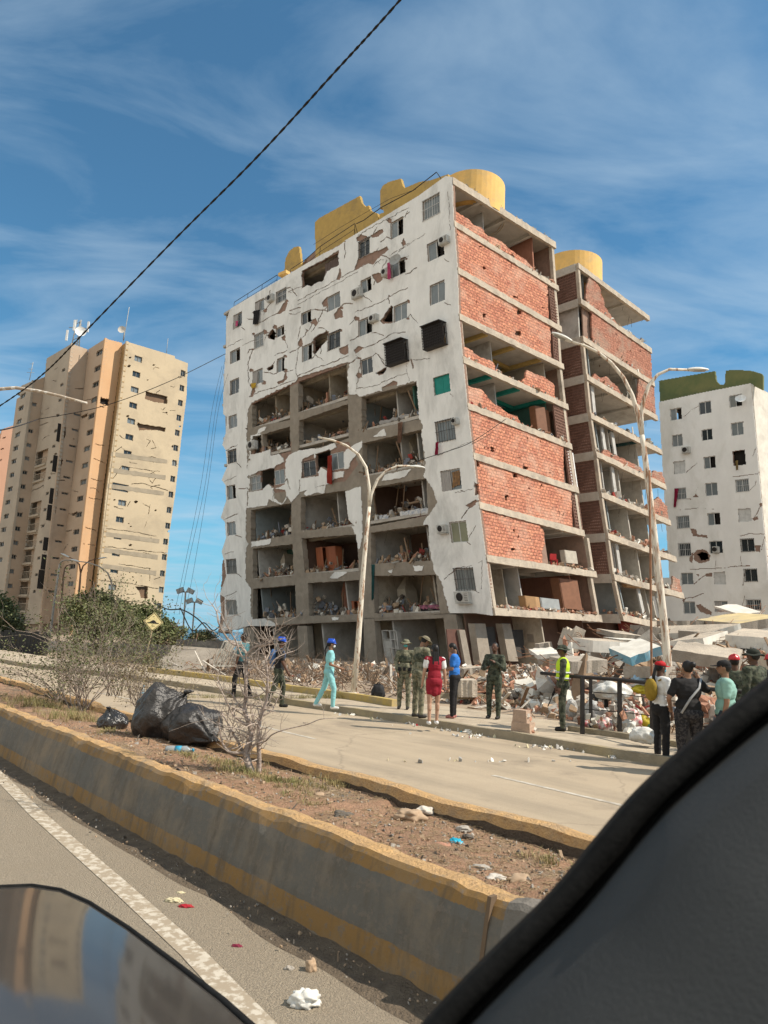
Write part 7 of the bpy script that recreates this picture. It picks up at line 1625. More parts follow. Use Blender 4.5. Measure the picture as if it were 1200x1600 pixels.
def packer(mat, sx=.15, sz=.22, dy=-.19):
    def f(t, J):
        k = J['k']; Z = Body(); Z.ell(J['CH']+Vector((0, dy*k, -.02)), (sx*k, .09*k, sz*k)); o = part(t, Z, 'backpack', mat); m = MB()
        for s_ in (-1, 1): m.tube([J['CH']+Vector((.10*s_*k, -.12*k, .14*k)), J['CH']+Vector((.115*s_*k, .02*k, .215*k)), J['CH']+Vector((.11*s_*k, .125*k, .08*k)), J['CH']+Vector((.12*s_*k, .10*k, -.08*k))], .014*k, 6)
        m.build('strap', mat, None).parent = o
    return f
walk = [((-.04, .34, -1), (0, -.02, -1)), ((.04, -.22, -1), (0, -.45, -1))]; walk2 = [((-.04, -.25, -1), (0, -.5, -1)), ((.04, .33, -1), (0, .0, -1))]
person('person in blue helmet with blue backpack, walking behind the bare shrub', gp_(432, 1105, .01), 1.72, -80, 'd', M('black_vest', (.02, .02, .022), rough=.9), CAMOD, BLKC, 'short', 'short', ('helmet', HELB), legs=walk, arms=[((-.15, -.1, -1), (0, .35, -1)), ((.15, .25, -1), (0, .6, -1))], extra=packer(M('blue_pack', (.07, .15, .32), rough=.8, sc=7)))
scr = M('pale_teal_scrubs', (.26, .56, .58), rough=.85, sc=6, var=.15)
person('nurse in pale teal scrubs with blue helmet and white mask walking to the right', gp_(511, 1107), 1.60, -82, 'm', scr, scr, M('white_shoe', (.7, .7, .68), rough=.6), 'short', 'tail', ('helmet', HELB), WHC, legs=walk2, arms=[((-.15, .05, -1), (.1, .9, -.35)), ((.15, .0, -1), (-.1, .95, -.3))])
person('person in dark teal top almost hidden behind the bare shrub', gp_(374, 1091), 1.66, 70, 'd', M('teal_top', (.06, .17, .19), rough=.9), BLKC, BLKC, 'short', 'short', legs=walk)
def webbing(t, J):
    k = J['k']; Z = Body(); Z.ell(J['CH']+Vector((0, .0, -.01)), (.18*k, .138*k, .16*k)); part(t, Z, 'vest', CAMOD)
    m = MB(); [m.box(J['P']+Vector((.13*s_*k, .12*k, .07*k)), (.07*k, .05*k, .09*k)) for s_ in (-1, 0, 1)]; m.build('pouches', BLKC, None).parent = t
person('soldier in camouflage and sun hat with teal mask, facing the camera', gp_(630, 1108), 1.68, 172, 'm', CAMO, CAMO, BOOT, 'long', 'short', ('boonie', CAMO), MASKT, arms=[((-.2, .05, -1), (.25, .35, -1)), ((.2, .05, -1), (-.25, .4, -1))], extra=webbing)
person('soldier in camouflage bowing his hatted head beside the woman in red dress', gp_(652, 1121), 1.80, -55, 'm', CAMO, CAMO, BOOT, 'long', 'short', ('boonie', M('tan_hat_cloth', (.22, .19, .13), rough=.95, sc=8)), lean=6, head=(0, 30), arms=[((-.2, .0, -1), (0, .3, -1)), ((.2, .25, -1), (-.3, .8, -.2))], extra=webbing)
redd = M('dark_red_dress', (.26, .012, .025), rough=.85, sc=6, var=.2)
def whsleeve(t, J):
    Z = Body()
    for i in (0, 1): Z.cap(J['sh'][i], J['sh'][i].lerp(J['el'][i], .5), .071, .066)
    part(t, Z, 'white_sleeves', WHC)
person('woman in short dark red dress over white tee, seen from behind', gp_(676, 1132), 1.60, 8, 'l', redd, redd, M('white_sneaker', (.75, .75, .74), rough=.6), 'none', 'long', skirt=redd, legs=[((-.03, -.06, -1), (.0, -.1, -1)), ((.04, .12, -1), (0, .0, -1))], arms=[((-.2, .1, -1), (-.05, .35, -1)), ((.22, .0, -1), (.12, .1, -1))], extra=whsleeve)
person('woman in bright blue top and black leggings looking down, black ponytail', gp_(708, 1122), 1.66, 75, 'm', M('bright_blue_top', (.03, .17, .55), rough=.85, sc=6, var=.2), BLKC, M('pink_flats', (.42, .17, .15), rough=.7), 'short', 'tail', head=(0, 30), build=1.06, arms=[((-.12, .1, -1), (.1, .9, -.1)), ((.12, .1, -1), (-.1, .9, .0))])
person('soldier in dark camouflage without a hat standing alone with one hand at his chest', gp_(771, 1123), 1.70, 152, 'd', CAMOD, CAMOD, BOOT, 'long', 'short', build=1.05, arms=[((-.3, .25, -1), (.7, .45, .55)), ((.3, .1, -1), (-.55, .7, .1))])
hv = M('yellow_reflective_vest', (.52, .72, .03), rough=.7, sc=4, var=.15); rf = M('reflective_grey', (.62, .64, .60), rough=.4)
def hivis(t, J):
    k = J['k']; Z = Body(); Z.ell(J['CH']+Vector((0, 0, .03*k)), (.195*k, .145*k, .215*k)); Z.ell(J['CH']+Vector((0, 0, -.16*k)), (.185*k, .142*k, .16*k)); Z.cap(J['sh'][0]*.9+J['sh'][1]*.1, J['sh'][0]*.1+J['sh'][1]*.9, .085*k, .085*k); v = part(t, Z, 'vest', hv)
    m = MB()
    for z in (-.20, -.08): m.tube([J['CH']+Vector((math.cos(a*math.pi/10)*.197*k, math.sin(a*math.pi/10)*.152*k, z*k)) for a in range(21)], .018*k, 5)
    m.build('reflective_band', rf, None).parent = v
def rifle(t, J):
    hivis(t, J); m = MB(); a = J['wr'][1]+Vector((.02, .0, -.02)); m.bar(a+Vector((0, -.14, .34)), a+Vector((0, .10, -.18)), .03, .05); m.tube([a+Vector((0, .10, -.18)), a+Vector((0, .2, -.42))], .012, 6); m.box(a+Vector((0, -.14, .32)), (.035, .09, .14)); m.build('rifle', BLKC, None).parent = t
person('soldier in a yellow reflective vest and sun hat at the end of the railing', gp_(879, 1142), 1.72, 80, 'd', CAMOD, CAMOD, BOOT, 'long', 'short', ('boonie', CAMOD), legs=[((-.05, .06, -1), (0, -.05, -1)), ((.05, .0, -1), (0, -.04, -1))], arms=[((-.18, .1, -1), (0, .2, -1)), ((.16, .1, -1), (0, .25, -1))], extra=rifle)
person('woman in white shirt and red cap with a mustard backpack', gp_(1034, 1193, .01), 1.66, -72, 'd', WHC, BLKC, BLKC, 'short', 'tail', ('cap', REDC), M('blue_face_mask', (.12, .38, .50), rough=.8), arms=[((-.15, .1, -1), (0, .15, -1)), ((.12, .02, -1), (0, .2, -1))], extra=packer(M('mustard_pack', (.30, .20, .025), rough=.85, sc=9, var=.3), .14, .20, -.20))
prt = M('dark_patterned_trousers', (.05, .045, .045), rough=.9, sc=26, col2=(.014, .013, .015), thr=(.45, .52))
def bagstrap(t, J):
    m = MB(); k = J['k']; m.tube([J['CH']+Vector((.2*k, -.05, .22*k)), J['CH']+Vector((.08*k, -.17*k, .08*k)), J['CH']+Vector((-.08*k, -.175*k, -.08*k)), J['P']+Vector((-.2*k, -.1, .02))], .018, 6); m.build('bag_strap', M('grey_strap', (.35, .35, .35), rough=.8), None).parent = t
person('heavy woman in black tee with hair bun, seen from behind', onray(1073, 11.4, .0), 1.70, 12, 'm', BLKC, prt, BLKC, 'short', 'bun', build=1.32, arms=[((-.5, .15, -1), (.5, .6, -.5)), ((.75, .2, -.45), (-.25, .55, .75))], extra=bagstrap)
person('heavy man in pale green tee and black cap beside the woman in black', onray(1131, 11.3, .0), 1.74, 68, 'm', M('pale_green_tee', (.24, .42, .36), rough=.9, sc=5, var=.15), M('dark_jeans', (.03, .04, .055), rough=.9), BLKC, 'short', 'short', ('cap', BLKC), build=1.32)
person('soldier in red helmet seen from behind, between green tee and sun hat', onray(1146, 12.9, .15), 1.68, -20, 'd', CAMOD, CAMOD, BOOT, 'long', 'short', ('helmet', REDH))
person('soldier in dark camouflage with wide dark sun hat at the window pillar', onray(1177, 12.0, .15), 1.80, 30, 'd', CAMOD, CAMOD, BOOT, 'long', 'short', ('boonie', M('dark_hat_cloth', (.03, .034, .026), rough=.95, sc=8)), build=1.15)
person('person with a red cap just cut by the right edge of the view', onray(1204, 13.2, .15), 1.72, 10, 'd', BLKC, BLKC, BLKC, 'short', 'short', ('helmet', REDH))
bpy.data.objects.remove(VOX)
# ================================================================== plants
twig = M('dry_grey_twig', (.33, .265, .215), rough=.9, sc=8, var=.35); bark = M('dark_bark', (.17, .125, .095), rough=.95, sc=9, bump=.6, bsc=30, col2=(.30, .24, .19)); leafg = M('olive_leaves', (.115, .125, .05), rough=.7, sc=2.5, col2=(.065, .08, .03), dirt=(.22, .17, .10), dsc=3); leafd = M('dark_leaves', (.075, .10, .035), rough=.7, sc=1.2, col2=(.13, .14, .055), dirt=(.19, .16, .08), dsc=2); leafy = M('dry_leaves', (.24, .19, .10), rough=.8, sc=4, var=.4)
def grow(m, p, d, L_, r, lvl, bend=.35, up=.05, tips=None, split=(2, 3), n=4):
    P = [p]; dd = d.normalized()
    for i in range(n): dd = (dd+Vector((random.gauss(0, bend), random.gauss(0, bend), random.gauss(up, bend)))*.5).normalized(); P.append(P[-1]+dd*L_/n)
    m.tube(P, [r*(1-.5*i/n) for i in range(n+1)], 5 if r > .006 else 3, caps=False)
    if tips is not None and lvl <= 1: tips.append((P[-1], dd)); tips.append((P[2], dd))
    if lvl > 0:
        for _ in range(random.randint(*split)):
            i = random.randint(1, n); q_ = (dd+Vector((random.uniform(-1, 1), random.uniform(-1, 1), random.uniform(-.5, .9)))*.85).normalized(); grow(m, P[i], q_, L_*random.uniform(.5, .8), r*.55, lvl-1, bend, up, tips, split, n)
def leaves(m, c, n, spread, size, mi=0, flat=.6):
    for _ in range(n):
        p = c+Vector((random.gauss(0, spread), random.gauss(0, spread), random.gauss(0, spread*.8))); a = Vector((random.uniform(-1, 1), random.uniform(-1, 1), random.uniform(-.6, .8))).normalized(); b = a.orthogonal().normalized(); b = (b*math.cos(1.3*_)+a.cross(b)*math.sin(1.3*_)); s_ = size*random.uniform(.6, 1.3)
        m.quad([p, p+a*s_*.5+b*s_*.28, p+a*s_, p+a*s_*.5-b*s_*.28], mi)
random.seed(77)
sb = thing('dead_shrub', 'bare leafless shrub with grey branches in the middle of the planter', 'shrub', at_s(396, 1213)); Yb = at_s(396, 1213).y
m = MB(); paths = [([(396, 1213), (387, 1190), (384, 1175), (388, 1165), (393, 1150), (391, 1135), (383, 1112), (384, 1090), (384, 1060), (384, 1035), (385, 1020)], .026, .008, .05), ([(404, 1207), (405, 1185), (404, 1160), (404, 1140), (408, 1120), (416, 1095), (418, 1075), (417, 1045), (414, 1025)], .017, .006, -.1), ([(390, 1188), (378, 1172), (370, 1155), (366, 1150), (355, 1128), (344, 1112)], .013, .004, .15),
     ([(384, 1176), (362, 1176), (350, 1166), (345, 1150), (342, 1130)], .012, .004, -.15), ([(390, 1166), (405, 1161), (415, 1158), (425, 1148), (445, 1140), (480, 1132), (500, 1124), (526, 1122)], .007, .002, -.3), ([(386, 1022), (375, 1010), (362, 1005), (350, 990), (342, 975), (338, 955), (330, 943)], .009, .003, .2), ([(385, 1022), (397, 1012), (408, 1008), (417, 1008), (425, 1000), (424, 996)], .008, .004, -.1),
     ([(393, 1150), (400, 1135), (405, 1120), (410, 1108)], .010, .004, .1), ([(384, 1035), (375, 1020), (368, 1000), (358, 985), (345, 960)], .007, .002, -.1), ([(418, 1047), (430, 1030), (445, 1022), (457, 1018)], .006, .002, .1), ([(383, 1112), (372, 1100), (362, 1085), (350, 1080), (340, 1060)], .008, .002, .2), ([(388, 1135), (365, 1118), (355, 1098), (345, 1078), (338, 1070)], .008, .002, -.2), ([(408, 1120), (425, 1110), (432, 1095), (440, 1080)], .006, .002, .1), ([(384, 1060), (392, 1045), (402, 1030), (405, 1015)], .006, .002, 0), ([(384, 1090), (376, 1072), (372, 1050), (366, 1030)], .006, .002, .1)]
m2 = MB()
for px, r0_, r1, dyy in paths:
    P = spl([aty(x, y, Yb+dyy*i/len(px)) for i, (x, y) in enumerate(px)], 4); r0_ *= 1.45; r1 *= 1.6; m.tube(P, [r0_+(r1-r0_)*i/(len(P)-1)+.0012*noise.noise(P[i]*30) for i in range(len(P))], 7)
    for i in range(4, len(P), 1 if r0_ < .03 else 2):
        if random.random() < .95 and not (px[-1][0] == 526 and i % 5): grow(m2, P[i], Vector((random.uniform(-1, 1), random.uniform(-.8, .8), random.uniform(-.2, .9))), random.uniform(.10, .36), max(.0032, r1*.75), 2 if random.random() < .3 else 1, .5, .08, None, (1, 2), 3)
m.build('trunk', bark if False else M('grey_bark', (.44, .36, .31), rough=.95, sc=9, bump=.5, bsc=40, col2=(.20, .155, .125), thr=(.45, .65)), sb); m2.build('twigs', M('pale_twig', (.46, .38, .32), rough=.9, sc=8, var=.35), sb)
def bush(name, label, base, h, sp, stems, lvl, r, nleaf, lmat, lsize, lean=(0, 0), tm=twig, lfilter=None, cat='shrub', group=None, lspread=.09):
    t = thing(name, label, cat, base, group); m = MB(); tips = []
    for i in range(stems):
        d = Vector((random.gauss(lean[0], sp), random.gauss(lean[1], sp), 1)); grow(m, Vector(base)+Vector((random.gauss(0, .08), random.gauss(0, .08), 0)), d, h*random.uniform(.4, .62), r, lvl, .38, .06, tips, (2, 4))
    m.build('branches', tm, t); m = MB()
    if lfilter: tips = [q_ for q_ in tips if lfilter(q_[0])]
    if nleaf and tips:
        for _ in range(nleaf): leaves(m, random.choice(tips)[0], 7, lspread, lsize)
        m.build('leaves', lmat, t)
    return t
sp_ = lambda s, n: sn(s, n, .46)
b1 = at_s(122, 1112); bush('dry_shrub', 'tangled dry shrub with sparse green leaves at the left of the planter', b1, 1.9, .55, 17, 3, .010, 400, leafg, .045, (-.15, .05), lfilter=lambda p: random.random() < .3+.5*(p.z-.9))
b2 = at_s(175, 1118)+dn*.5; bush('dry_shrub', 'greyish bare thicket between the leafy shrub and the rubbish bags', b2, 1.15, .7, 17, 3, .008, 200, leafy, .034, (.1, .1))
b3 = at_s(55, 1098)+dn*.4; bush('dry_shrub', 'leafy scrub with broken twigs at the left edge of the planter', b3, 1.35, .6, 13, 3, .009, 300, leafg, .042, (-.05, 0))
b4 = at_s(160, 1088, .47)+dn*.2; bush('dry_shrub', 'tall half green shrub rising before the beige tower', b4, 2.0, .42, 12, 3, .010, 460, leafg, .045, (-.12, .1), lfilter=lambda p: p.z > 1.05)
b5 = at_s(330, 1165)+dn*.4; bush('dead_shrub', 'small leafless twigs between the rubbish bags and the bare shrub', b5, .95, .6, 5, 2, .008, 0, None, 0)
def tree(label, base, H, cr_, nl, lmat, lsize, trunk_r=.15, flat=.75, cat='tree'):
    t = thing('tree', label, cat, base); m = MB(); tips = []; P0 = Vector(base)
    for i in range(5): grow(m, P0+Vector((random.gauss(0, cr_*.12), random.gauss(0, cr_*.12), 0)), Vector((random.gauss(0, .4), random.gauss(0, .4), 1)), H*.5, trunk_r, 2, .3, .1, tips, (3, 4))
    m.build('trunk', bark, t); m = MB()
    for _ in range(nl//14):
        u = Vector((random.gauss(0, 1), random.gauss(0, 1), random.gauss(0, 1))).normalized(); rr = random.random()**.35*(.72+.45*noise.noise(u*2.1+P0)); c_ = P0+Vector((u.x*cr_*rr, u.y*cr_*rr, H*.58+u.z*H*.42*rr))
        leaves(m, c_, 14, cr_*.10, lsize)
    m.build('crown', lmat, t); return t
random.seed(31)
tree('dark green tree behind the fence at the far left edge', (-31.5, 58, 0), 4.3, 2.6, 9000, leafd, .26)
tree('lighter green tree low at the left edge under the tower', (-27.5, 52, 0), 2.6, 2.2, 6000, leafg, .22)
tree('broad dark tree in front of the peach tower foot', (-18.6, 47, 0), 4.4, 2.6, 12000, leafd, .20)
tree('dark rounded tree left of the speed hump sign', (-15.2, 45, 0), 3.6, 2.3, 9000, leafd, .20)
tree('low dark tree right behind the speed hump sign', (-13.0, 43, 0), 2.6, 1.7, 7000, leafd, .18)
tree('grey green scrub tree behind the seafront wall', (-11.4, 47, 0), 2.0, 1.3, 3500, leafg, .16)
fw_ = thing('boundary_wall', 'dark boundary wall with planks across the road at the left', 'wall', aty(40, 1030, 38)); m = MB()
a = aty(-160, 1010, 45); b = aty(75, 1010, 40); a.z = b.z = 0; n = 46
for i in range(n): p, q_ = a.lerp(b, i/n), a.lerp(b, (i+.93)/n); h_ = 1.25+.08*math.sin(i*2.3); m.hexa([p, q_, q_+Vector((0, .1, 0)), p+Vector((0, .1, 0)), p+Vector((0, 0, h_)), q_+Vector((0, 0, h_)), q_+Vector((0, .1, h_)), p+Vector((0, .1, h_))])
m.build('planks', M('dark_planks', (.035, .036, .036), rough=.9), fw_)
cw = thing('boundary_wall', 'low grey concrete wall with dark base between the sign and the white block', 'wall', aty(270, 1030, 36)); m = MB()
a = aty(172, 1010, 37); b = aty(352, 1010, 35); a.z = b.z = 0
for i in range(12): p, q_ = a.lerp(b, i/12), a.lerp(b, (i+1)/12); h_ = 1.0 if i < 7 else 1.28+.05*(i % 3); m.hexa([p, q_, q_+Vector((0, .2, 0)), p+Vector((0, .2, 0)), p+Vector((0, 0, h_)), q_+Vector((0, 0, h_)), q_+Vector((0, .2, h_)), p+Vector((0, .2, h_))])
m.build('wall', M('dark_grey_wall', (.13, .125, .115), rough=.95, sc=1, dirt=(.3, .27, .23), dsc=.8), cw)
# grass tufts, straw, twigs, pebbles on the planter; dry scrub behind the pavement
random.seed(41)
def tuft(m, c, n, h_, spr):
    for _ in range(n):
        p = c+Vector((random.gauss(0, spr), random.gauss(0, spr), -.01)); d = Vector((random.gauss(0, .5), random.gauss(0, .5), 1)).normalized(); s_ = Vector((-d.y, d.x, 0)).normalized()*.0028; L_ = h_*random.uniform(.4, 1.1); bnd = Vector((d.x, d.y, -.3))*L_*.4
        m.quad([p-s_, p+s_, p+s_*.7+d*L_*.6, p-s_*.7+d*L_*.6]); m.quad([p-s_*.7+d*L_*.6, p+s_*.7+d*L_*.6, p+d*L_+bnd])
def soilat(s, n): return sn(s, n, soilz(s, n))
m = MB()
def sofpx(x, y): g_ = at_s(x, y); return g_.dot(ds), g_.dot(dn)
for x, y, n, h_, w_ in ((430, 1228, 26, .10, .14), (345, 1198, 26, .10, .16), (455, 1240, 14, .08, .12), (300, 1190, 10, .08, .1), (70, 1110, 30, .22, .2), (110, 1130, 30, .2, .2), (170, 1150, 8, .1, .1), (380, 1215, 14, .09, .1), (35, 1100, 26, .2, .2), (480, 1262, 7, .06, .1), (550, 1222, 8, .09, .08), (860, 1345, 10, .09, .1), (500, 1222, 10, .07, .1)):
    s0_, n0_ = sofpx(x, y)
    for _ in range(n): s_, n_ = s0_+random.gauss(0, w_*1.6), min(4.55, max(3.42, n0_+random.gauss(0, w_))); tuft(m, soilat(s_, n_), 22, h_, .035)
tag(m.build('grass', M('dry_grass', (.20, .19, .07), rough=.9, sc=3, col2=(.34, .26, .13), dirt=(.11, .14, .045), dsc=2)), 'tufts of half dry grass on the planter', 'grass', kind='stuff')
m = MB()
for _ in range(5200):
    s_ = 1.6+8*random.random()**1.3; n_ = random.uniform(3.4, 4.6); p = soilat(s_, n_)+Vector((0, 0, .004)); a = random.uniform(0, 6.28); L_ = random.uniform(.02, .11); d = Vector((math.cos(a), math.sin(a), random.uniform(-.05, .15))); m.tube([p, p+d*L_*.5+Vector((0, 0, .004)), p+d*L_], .0013 if random.random() < .9 else .003, 3, caps=False)
tag(m.build('straw', M('straw', (.42, .32, .19), rough=.9, sc=20, col2=(.22, .15, .09))), 'dry stalks and straw littering the planter soil', 'straw', kind='stuff')
m = MB()
for _ in range(2600):
    s_ = 1.4+9*random.random()**1.3; n_ = random.uniform(3.38, 4.6); chunk(m, soilat(s_, n_)+Vector((0, 0, .003)), random.uniform(.006, .022)*(1 if random.random() < .95 else 2), random.choice((0, 6, 6, 3)))
for _ in range(700):
    s_ = .5+16*random.random(); n_ = 3.02-abs(random.gauss(0, .13)); chunk(m, sn(s_, n_, .03), random.uniform(.004, .013)*(1 if random.random() < .93 else 2), random.choice((0, 6, 6, 3)))
tag(m.build('pebbles', RUB), 'pebbles and crumbs of earth on the planter and in the gutter', 'pebbles', kind='stuff')
m = MB()
for _ in range(260):
    q_ = random.uniform(-.24, .04); y = random.uniform(23, 33); x = q_*y
    if x*dn.x+y*dn.y < 15.6: continue
    grow(m, Vector((x, y, max(0, rubh(x, y)))), Vector((random.gauss(0, 1.2), random.gauss(0, 1.2), .6)), random.uniform(.5, 1.3), .016, 2, .4, .0, None, (2, 3), 3)
tag(m.build('brushwood', M('brown_brushwood', (.17, .125, .09), rough=1, sc=4, var=.4)), 'dry brown brushwood tangled over the rubble before the white block', 'brushwood', kind='stuff')
m = MB()
for _ in range(160):
    g_ = gnd(random.choice((random.uniform(440, 545), random.uniform(240, 400))), 1092, .15)+dn*random.uniform(.1, 1.2); tuft(m, g_+Vector((0, 0, .02)), 16, .16, .06)
tag(m.build('grass', M('strip_grass', (.17, .17, .06), rough=.9, sc=3, col2=(.28, .22, .10))), 'thin weeds along the yellow kerb behind the pavement', 'grass', kind='stuff')
# fallen furniture and belongings that can be told apart in the open rooms
woodr = M('reddish_wood', (.34, .11, .05), rough=.6, sc=3, var=.35, stretch=(1, 1, .2)); woodt = M('tan_wood', (.45, .27, .13), rough=.6, sc=3)
def cab(name, label, cat, S, x0, x1, y0, y1, d0, d1, mat, doors=2, rot=0):
    r = uzrect(S, x0, x1, (y0+y1)/2, y1-y0); u0, u1, zb, zt = r; t = thing(name, label, cat, S.P((u0+u1)/2, zb, (d0+d1)/2)); s = 1 if u1 > u0 else -1; m = MB(); e = .035
    sbox(m, S, u0, u0+s*e, zb, zt, d0+.02, d1); sbox(m, S, u1-s*e, u1, zb, zt, d0+.02, d1); sbox(m, S, u0+s*e, u1-s*e, zt-e, zt, d0+.02, d1); sbox(m, S, u0+s*e, u1-s*e, zb, zb+e, d0+.02, d1); sbox(m, S, u0+s*e, u1-s*e, zb+e, zt-e, d1-.03, d1-.005); m.build('carcass', mat, t)
    for i in range(doors): a = u0+(u1-u0)*(i+.04)/doors; b = u0+(u1-u0)*(i+.96)/doors; m = MB(); m.hexa([S.P(a, zb+.02, d0), S.P(b, zb+.02, d0-(.25 if i == 0 else 0)), S.P(b, zb+.02, d0+.02-(.25 if i == 0 else 0)), S.P(a, zb+.02, d0+.02), S.P(a, zt-.02, d0), S.P(b, zt-.02, d0-(.25 if i == 0 else 0)), S.P(b, zt-.02, d0+.02-(.25 if i == 0 else 0)), S.P(a, zt-.02, d0+.02)]); m.build('door', mat, t)
    return t
cab('wardrobe', 'reddish wooden wardrobe with a door ajar in the middle open bay of the white front', 'wardrobe', A, 479, 510, 852, 892, .9, 1.5, woodr)
cab('cupboard', 'small orange wooden cupboard on the rubble in the lower middle bay', 'cupboard', A, 539, 557, 938, 958, .6, 1.1, woodr)
cab('cupboard', 'small tan bedside cupboard at the left of the lower right bay', 'cupboard', A, 589, 602, 944, 957, .5, .9, woodt, 1)
cab('wardrobe', 'dark brown wardrobe standing at the back of the upper left open bay', 'wardrobe', A, 435, 454, 812, 838, 1.4, 1.9, M('dark_brown_wood', (.10, .04, .025), rough=.6))
cab('wardrobe', 'brown wardrobe at the right end of the teal beamed open floor', 'wardrobe', B, 848, 869, 636, 672, .5, 1.0, M('mid_brown_wood', (.24, .11, .06), rough=.6), 2)
cab('wardrobe', 'tall brown partition cupboard on the lowest open floor of the brick side', 'wardrobe', B, 888, 912, 905, 952, .5, 1.2, M('mid_brown_wood', (0, 0, 0)), 1)
cab('cupboard', 'low beige cupboard on the lowest open floor of the brick side', 'cupboard', B, 828, 850, 932, 951, .3, .8, woodt, 2)
cab('cupboard', 'grey metal chest next to the low beige cupboard', 'cupboard', B, 852, 876, 935, 952, .3, .8, M('grey_metal', (.36, .38, .38), rough=.5), 1)
cab('cupboard', 'small wooden box on the second floor of the rear wing', 'cupboard', B2, 983, 1000, 908, 918, .2, .6, woodt, 1)
cab('cupboard', 'pale board cabinet beside the red chair on the first balcony', 'cupboard', B, 892, 905, 860, 880, .4, .8, M('pale_board', (.60, .55, .46), rough=.8), 1)
def sofa(name, label, cat, S, x0, x1, y0, y1, d0, d1, mat, sheet):
    r = uzrect(S, x0, x1, (y0+y1)/2, y1-y0); u0, u1, zb, zt = r; t = thing(name, label, cat, S.P((u0+u1)/2, zb, (d0+d1)/2)); h_ = zt-zb; m = MB(); sbox(m, S, u0, u1, zb, zb+h_*.55, d0, d1); m.build('base', mat, t)
    m = MB(); G = []
    for i in range(17):
        row = []
        for j in range(9): u = u0+(u1-u0)*(i/16*1.04-.02); row.append(S.P(u, zb+h_*(.62+.25*noise.noise(Vector((i*.5, j*.6, x0)))+.25*(j/8)), d0-.04+(d1-d0)*j/8))
        row.insert(0, S.P(u0+(u1-u0)*(i/16), zb+h_*(.25+.2*noise.noise(Vector((i*.9, 3, x0)))), d0-.07)); G.append(row)
    for i in range(16):
        for j in range(9): m.quad([G[i][j], G[i+1][j], G[i+1][j+1], G[i][j+1]], sm=True)
    m.build('sheet', sheet, t)
pal = M('pale_crumpled_sheet', (.58, .57, .55), rough=.9, sc=5, col2=(.33, .36, .42), thr=(.45, .6)); pnks = M('pink_black_sheet', (.40, .13, .20), rough=.9, sc=3, col2=(.03, .03, .03))
sofa('bed', 'bed with crumpled pale sheets at the edge of the open bay under the lamp arm', 'bed', A, 624, 668, 790, 808, .1, 1.8, M('maroon_base', (.16, .05, .05), rough=.8), pal)
sofa('bed', 'dark bed with pink cover in the lowest right bay of the white front', 'bed', A, 655, 687, 940, 955, .1, 1.6, BLKC, pnks)
sofa('bed', 'pale mattress in the top right open bay of the white front', 'bed', A, 590, 640, 646, 660, .2, 1.6, taupe, M('grey_sheet', (.35, .33, .31), rough=.9, sc=4))
sofa('bed', 'mattress wrapped in pale cloth in the third bay row beside the plaster tongue', 'bed', A, 585, 606, 800, 815, .1, 1.4, BLKC, pal)
cloth('hanging_cloth', 'long red curtain hanging out between two windows of the white front', A, [(516, 714), (515, 756), (522, 712), (524, 758)], -.25, M('rust_red_cloth', (.33, .045, .03), rough=1), .07)
cloth('hanging_cloth', 'black garment hanging from a top floor window at the left of the white front', A, [(399, 487), (398, 509), (409, 485), (407, 506)], -.2, BLKC, .05)
cloth('hanging_cloth', 'brown blanket hanging over the beam of the right open bays', A, [(625, 662), (625, 692), (632, 660), (631, 694)], -.2, M('brown_blanket', (.22, .13, .09), rough=1, sc=4, var=.5), .06)
cloth('hanging_cloth', 'dark green curtain strip hanging in the lowest right bay', A, [(581, 882), (582, 938), (586, 882), (585, 935)], -.05, M('dark_green_cloth', (.03, .10, .10), rough=1), .05)
cloth('hanging_cloth', 'pink towel hanging beside the grey satellite dish', A, [(610, 414), (611, 439), (614, 412), (617, 437)], -.3, M('pink_cloth', (.55, .10, .22), rough=1), .05)
cloth('hanging_cloth', 'crimson cloth hanging under the barred corner window', A, [(686, 693), (685, 713), (690, 692), (690, 712)], -.3, M('crimson_cloth', (.30, .02, .06), rough=1), .05)
cloth('hanging_cloth', 'pink towel in the left column window, top left of the white front', A, [(371, 503), (371, 511), (375, 502), (375, 510)], -.2, M('pink_cloth', (0, 0, 0)), .03)
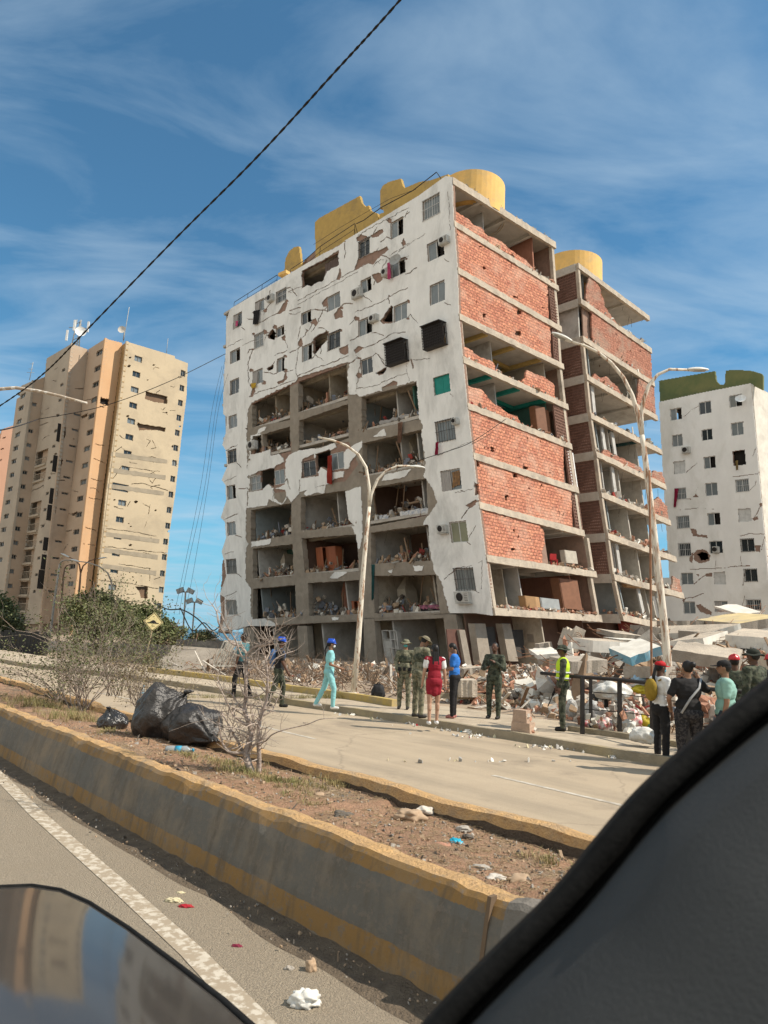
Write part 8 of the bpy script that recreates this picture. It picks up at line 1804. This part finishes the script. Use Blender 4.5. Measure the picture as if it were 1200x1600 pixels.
cloth('hanging_cloth', 'wooden looking brown curtain in the large broken top opening', A, [(502, 412), (503, 438), (529, 396), (529, 420)], .3, M('brown_lace_curtain', (.20, .155, .14), rough=1, sc=3, var=.4, stretch=(5, 5, .2)), .10, nu=18)
cloth('hanging_cloth', 'yellow cloth under the hooded window at the left of the white front', A, [(395, 600), (396, 608), (403, 599), (403, 606)], -.2, M('yellow_cloth', (.55, .36, .05), rough=1), .05)
cloth('hanging_cloth', 'patched orange curtain behind the bars of the corner window above the green panes', A, [(706, 738), (706, 762), (719, 734), (719, 757)], .02, M('orange_patched_curtain', (.34, .20, .09), rough=1, sc=5, col2=(.12, .08, .06)), .04)
# red chair on the first balcony
t = thing('chair', 'red plastic chair at the edge of the floor above the lowest one', 'chair', FB.W(.3, 6.9, zs(8, .3, 6.9))); m = MB(); c_ = FB.W(.5, 7.0, zs(8, .5, 7.0)); rm = M('red_plastic', (.55, .04, .04), rough=.5)
for dx, dy in ((-.2, -.2), (.2, -.2), (.2, .2), (-.2, .2)): k_ = MB(); k_.bar(c_+Vector((dx, dy, 0)), c_+Vector((dx*.9, dy*.9, .42)), .04); k_.build('leg', rm, t)
m = MB(); m.box(c_+Vector((0, 0, .44)), (.46, .46, .04)); m.build('seat', rm, t); m = MB(); m.box(c_+Vector((0, .2, .68)), (.44, .04, .42)); m.build('backrest', rm, t)
# electric fan
t = thing('fan', 'round electric fan standing on the tan bedside cupboard', 'fan', A.at(595, 943, .6)[0]); c_ = A.at(595, 937, .6)[0]; m = MB()
for rr_ in (.30, .2, .1): m.tube([c_+dA*math.cos(a*math.pi/9)*rr_+Vector((0, 0, math.sin(a*math.pi/9)*rr_)) for a in range(19)], .010, 5, caps=False)
for a in range(12): m.tube([c_, c_+dA*math.cos(a*math.pi/6)*.3+Vector((0, 0, math.sin(a*math.pi/6)*.3))], .006, 4)
m.build('cage', steelb, t); m = MB(); m.tube([c_-Vector((0, 0, .3)), c_-Vector((0, 0, .52))], .025, 6); m.build('stand', steelb, t)
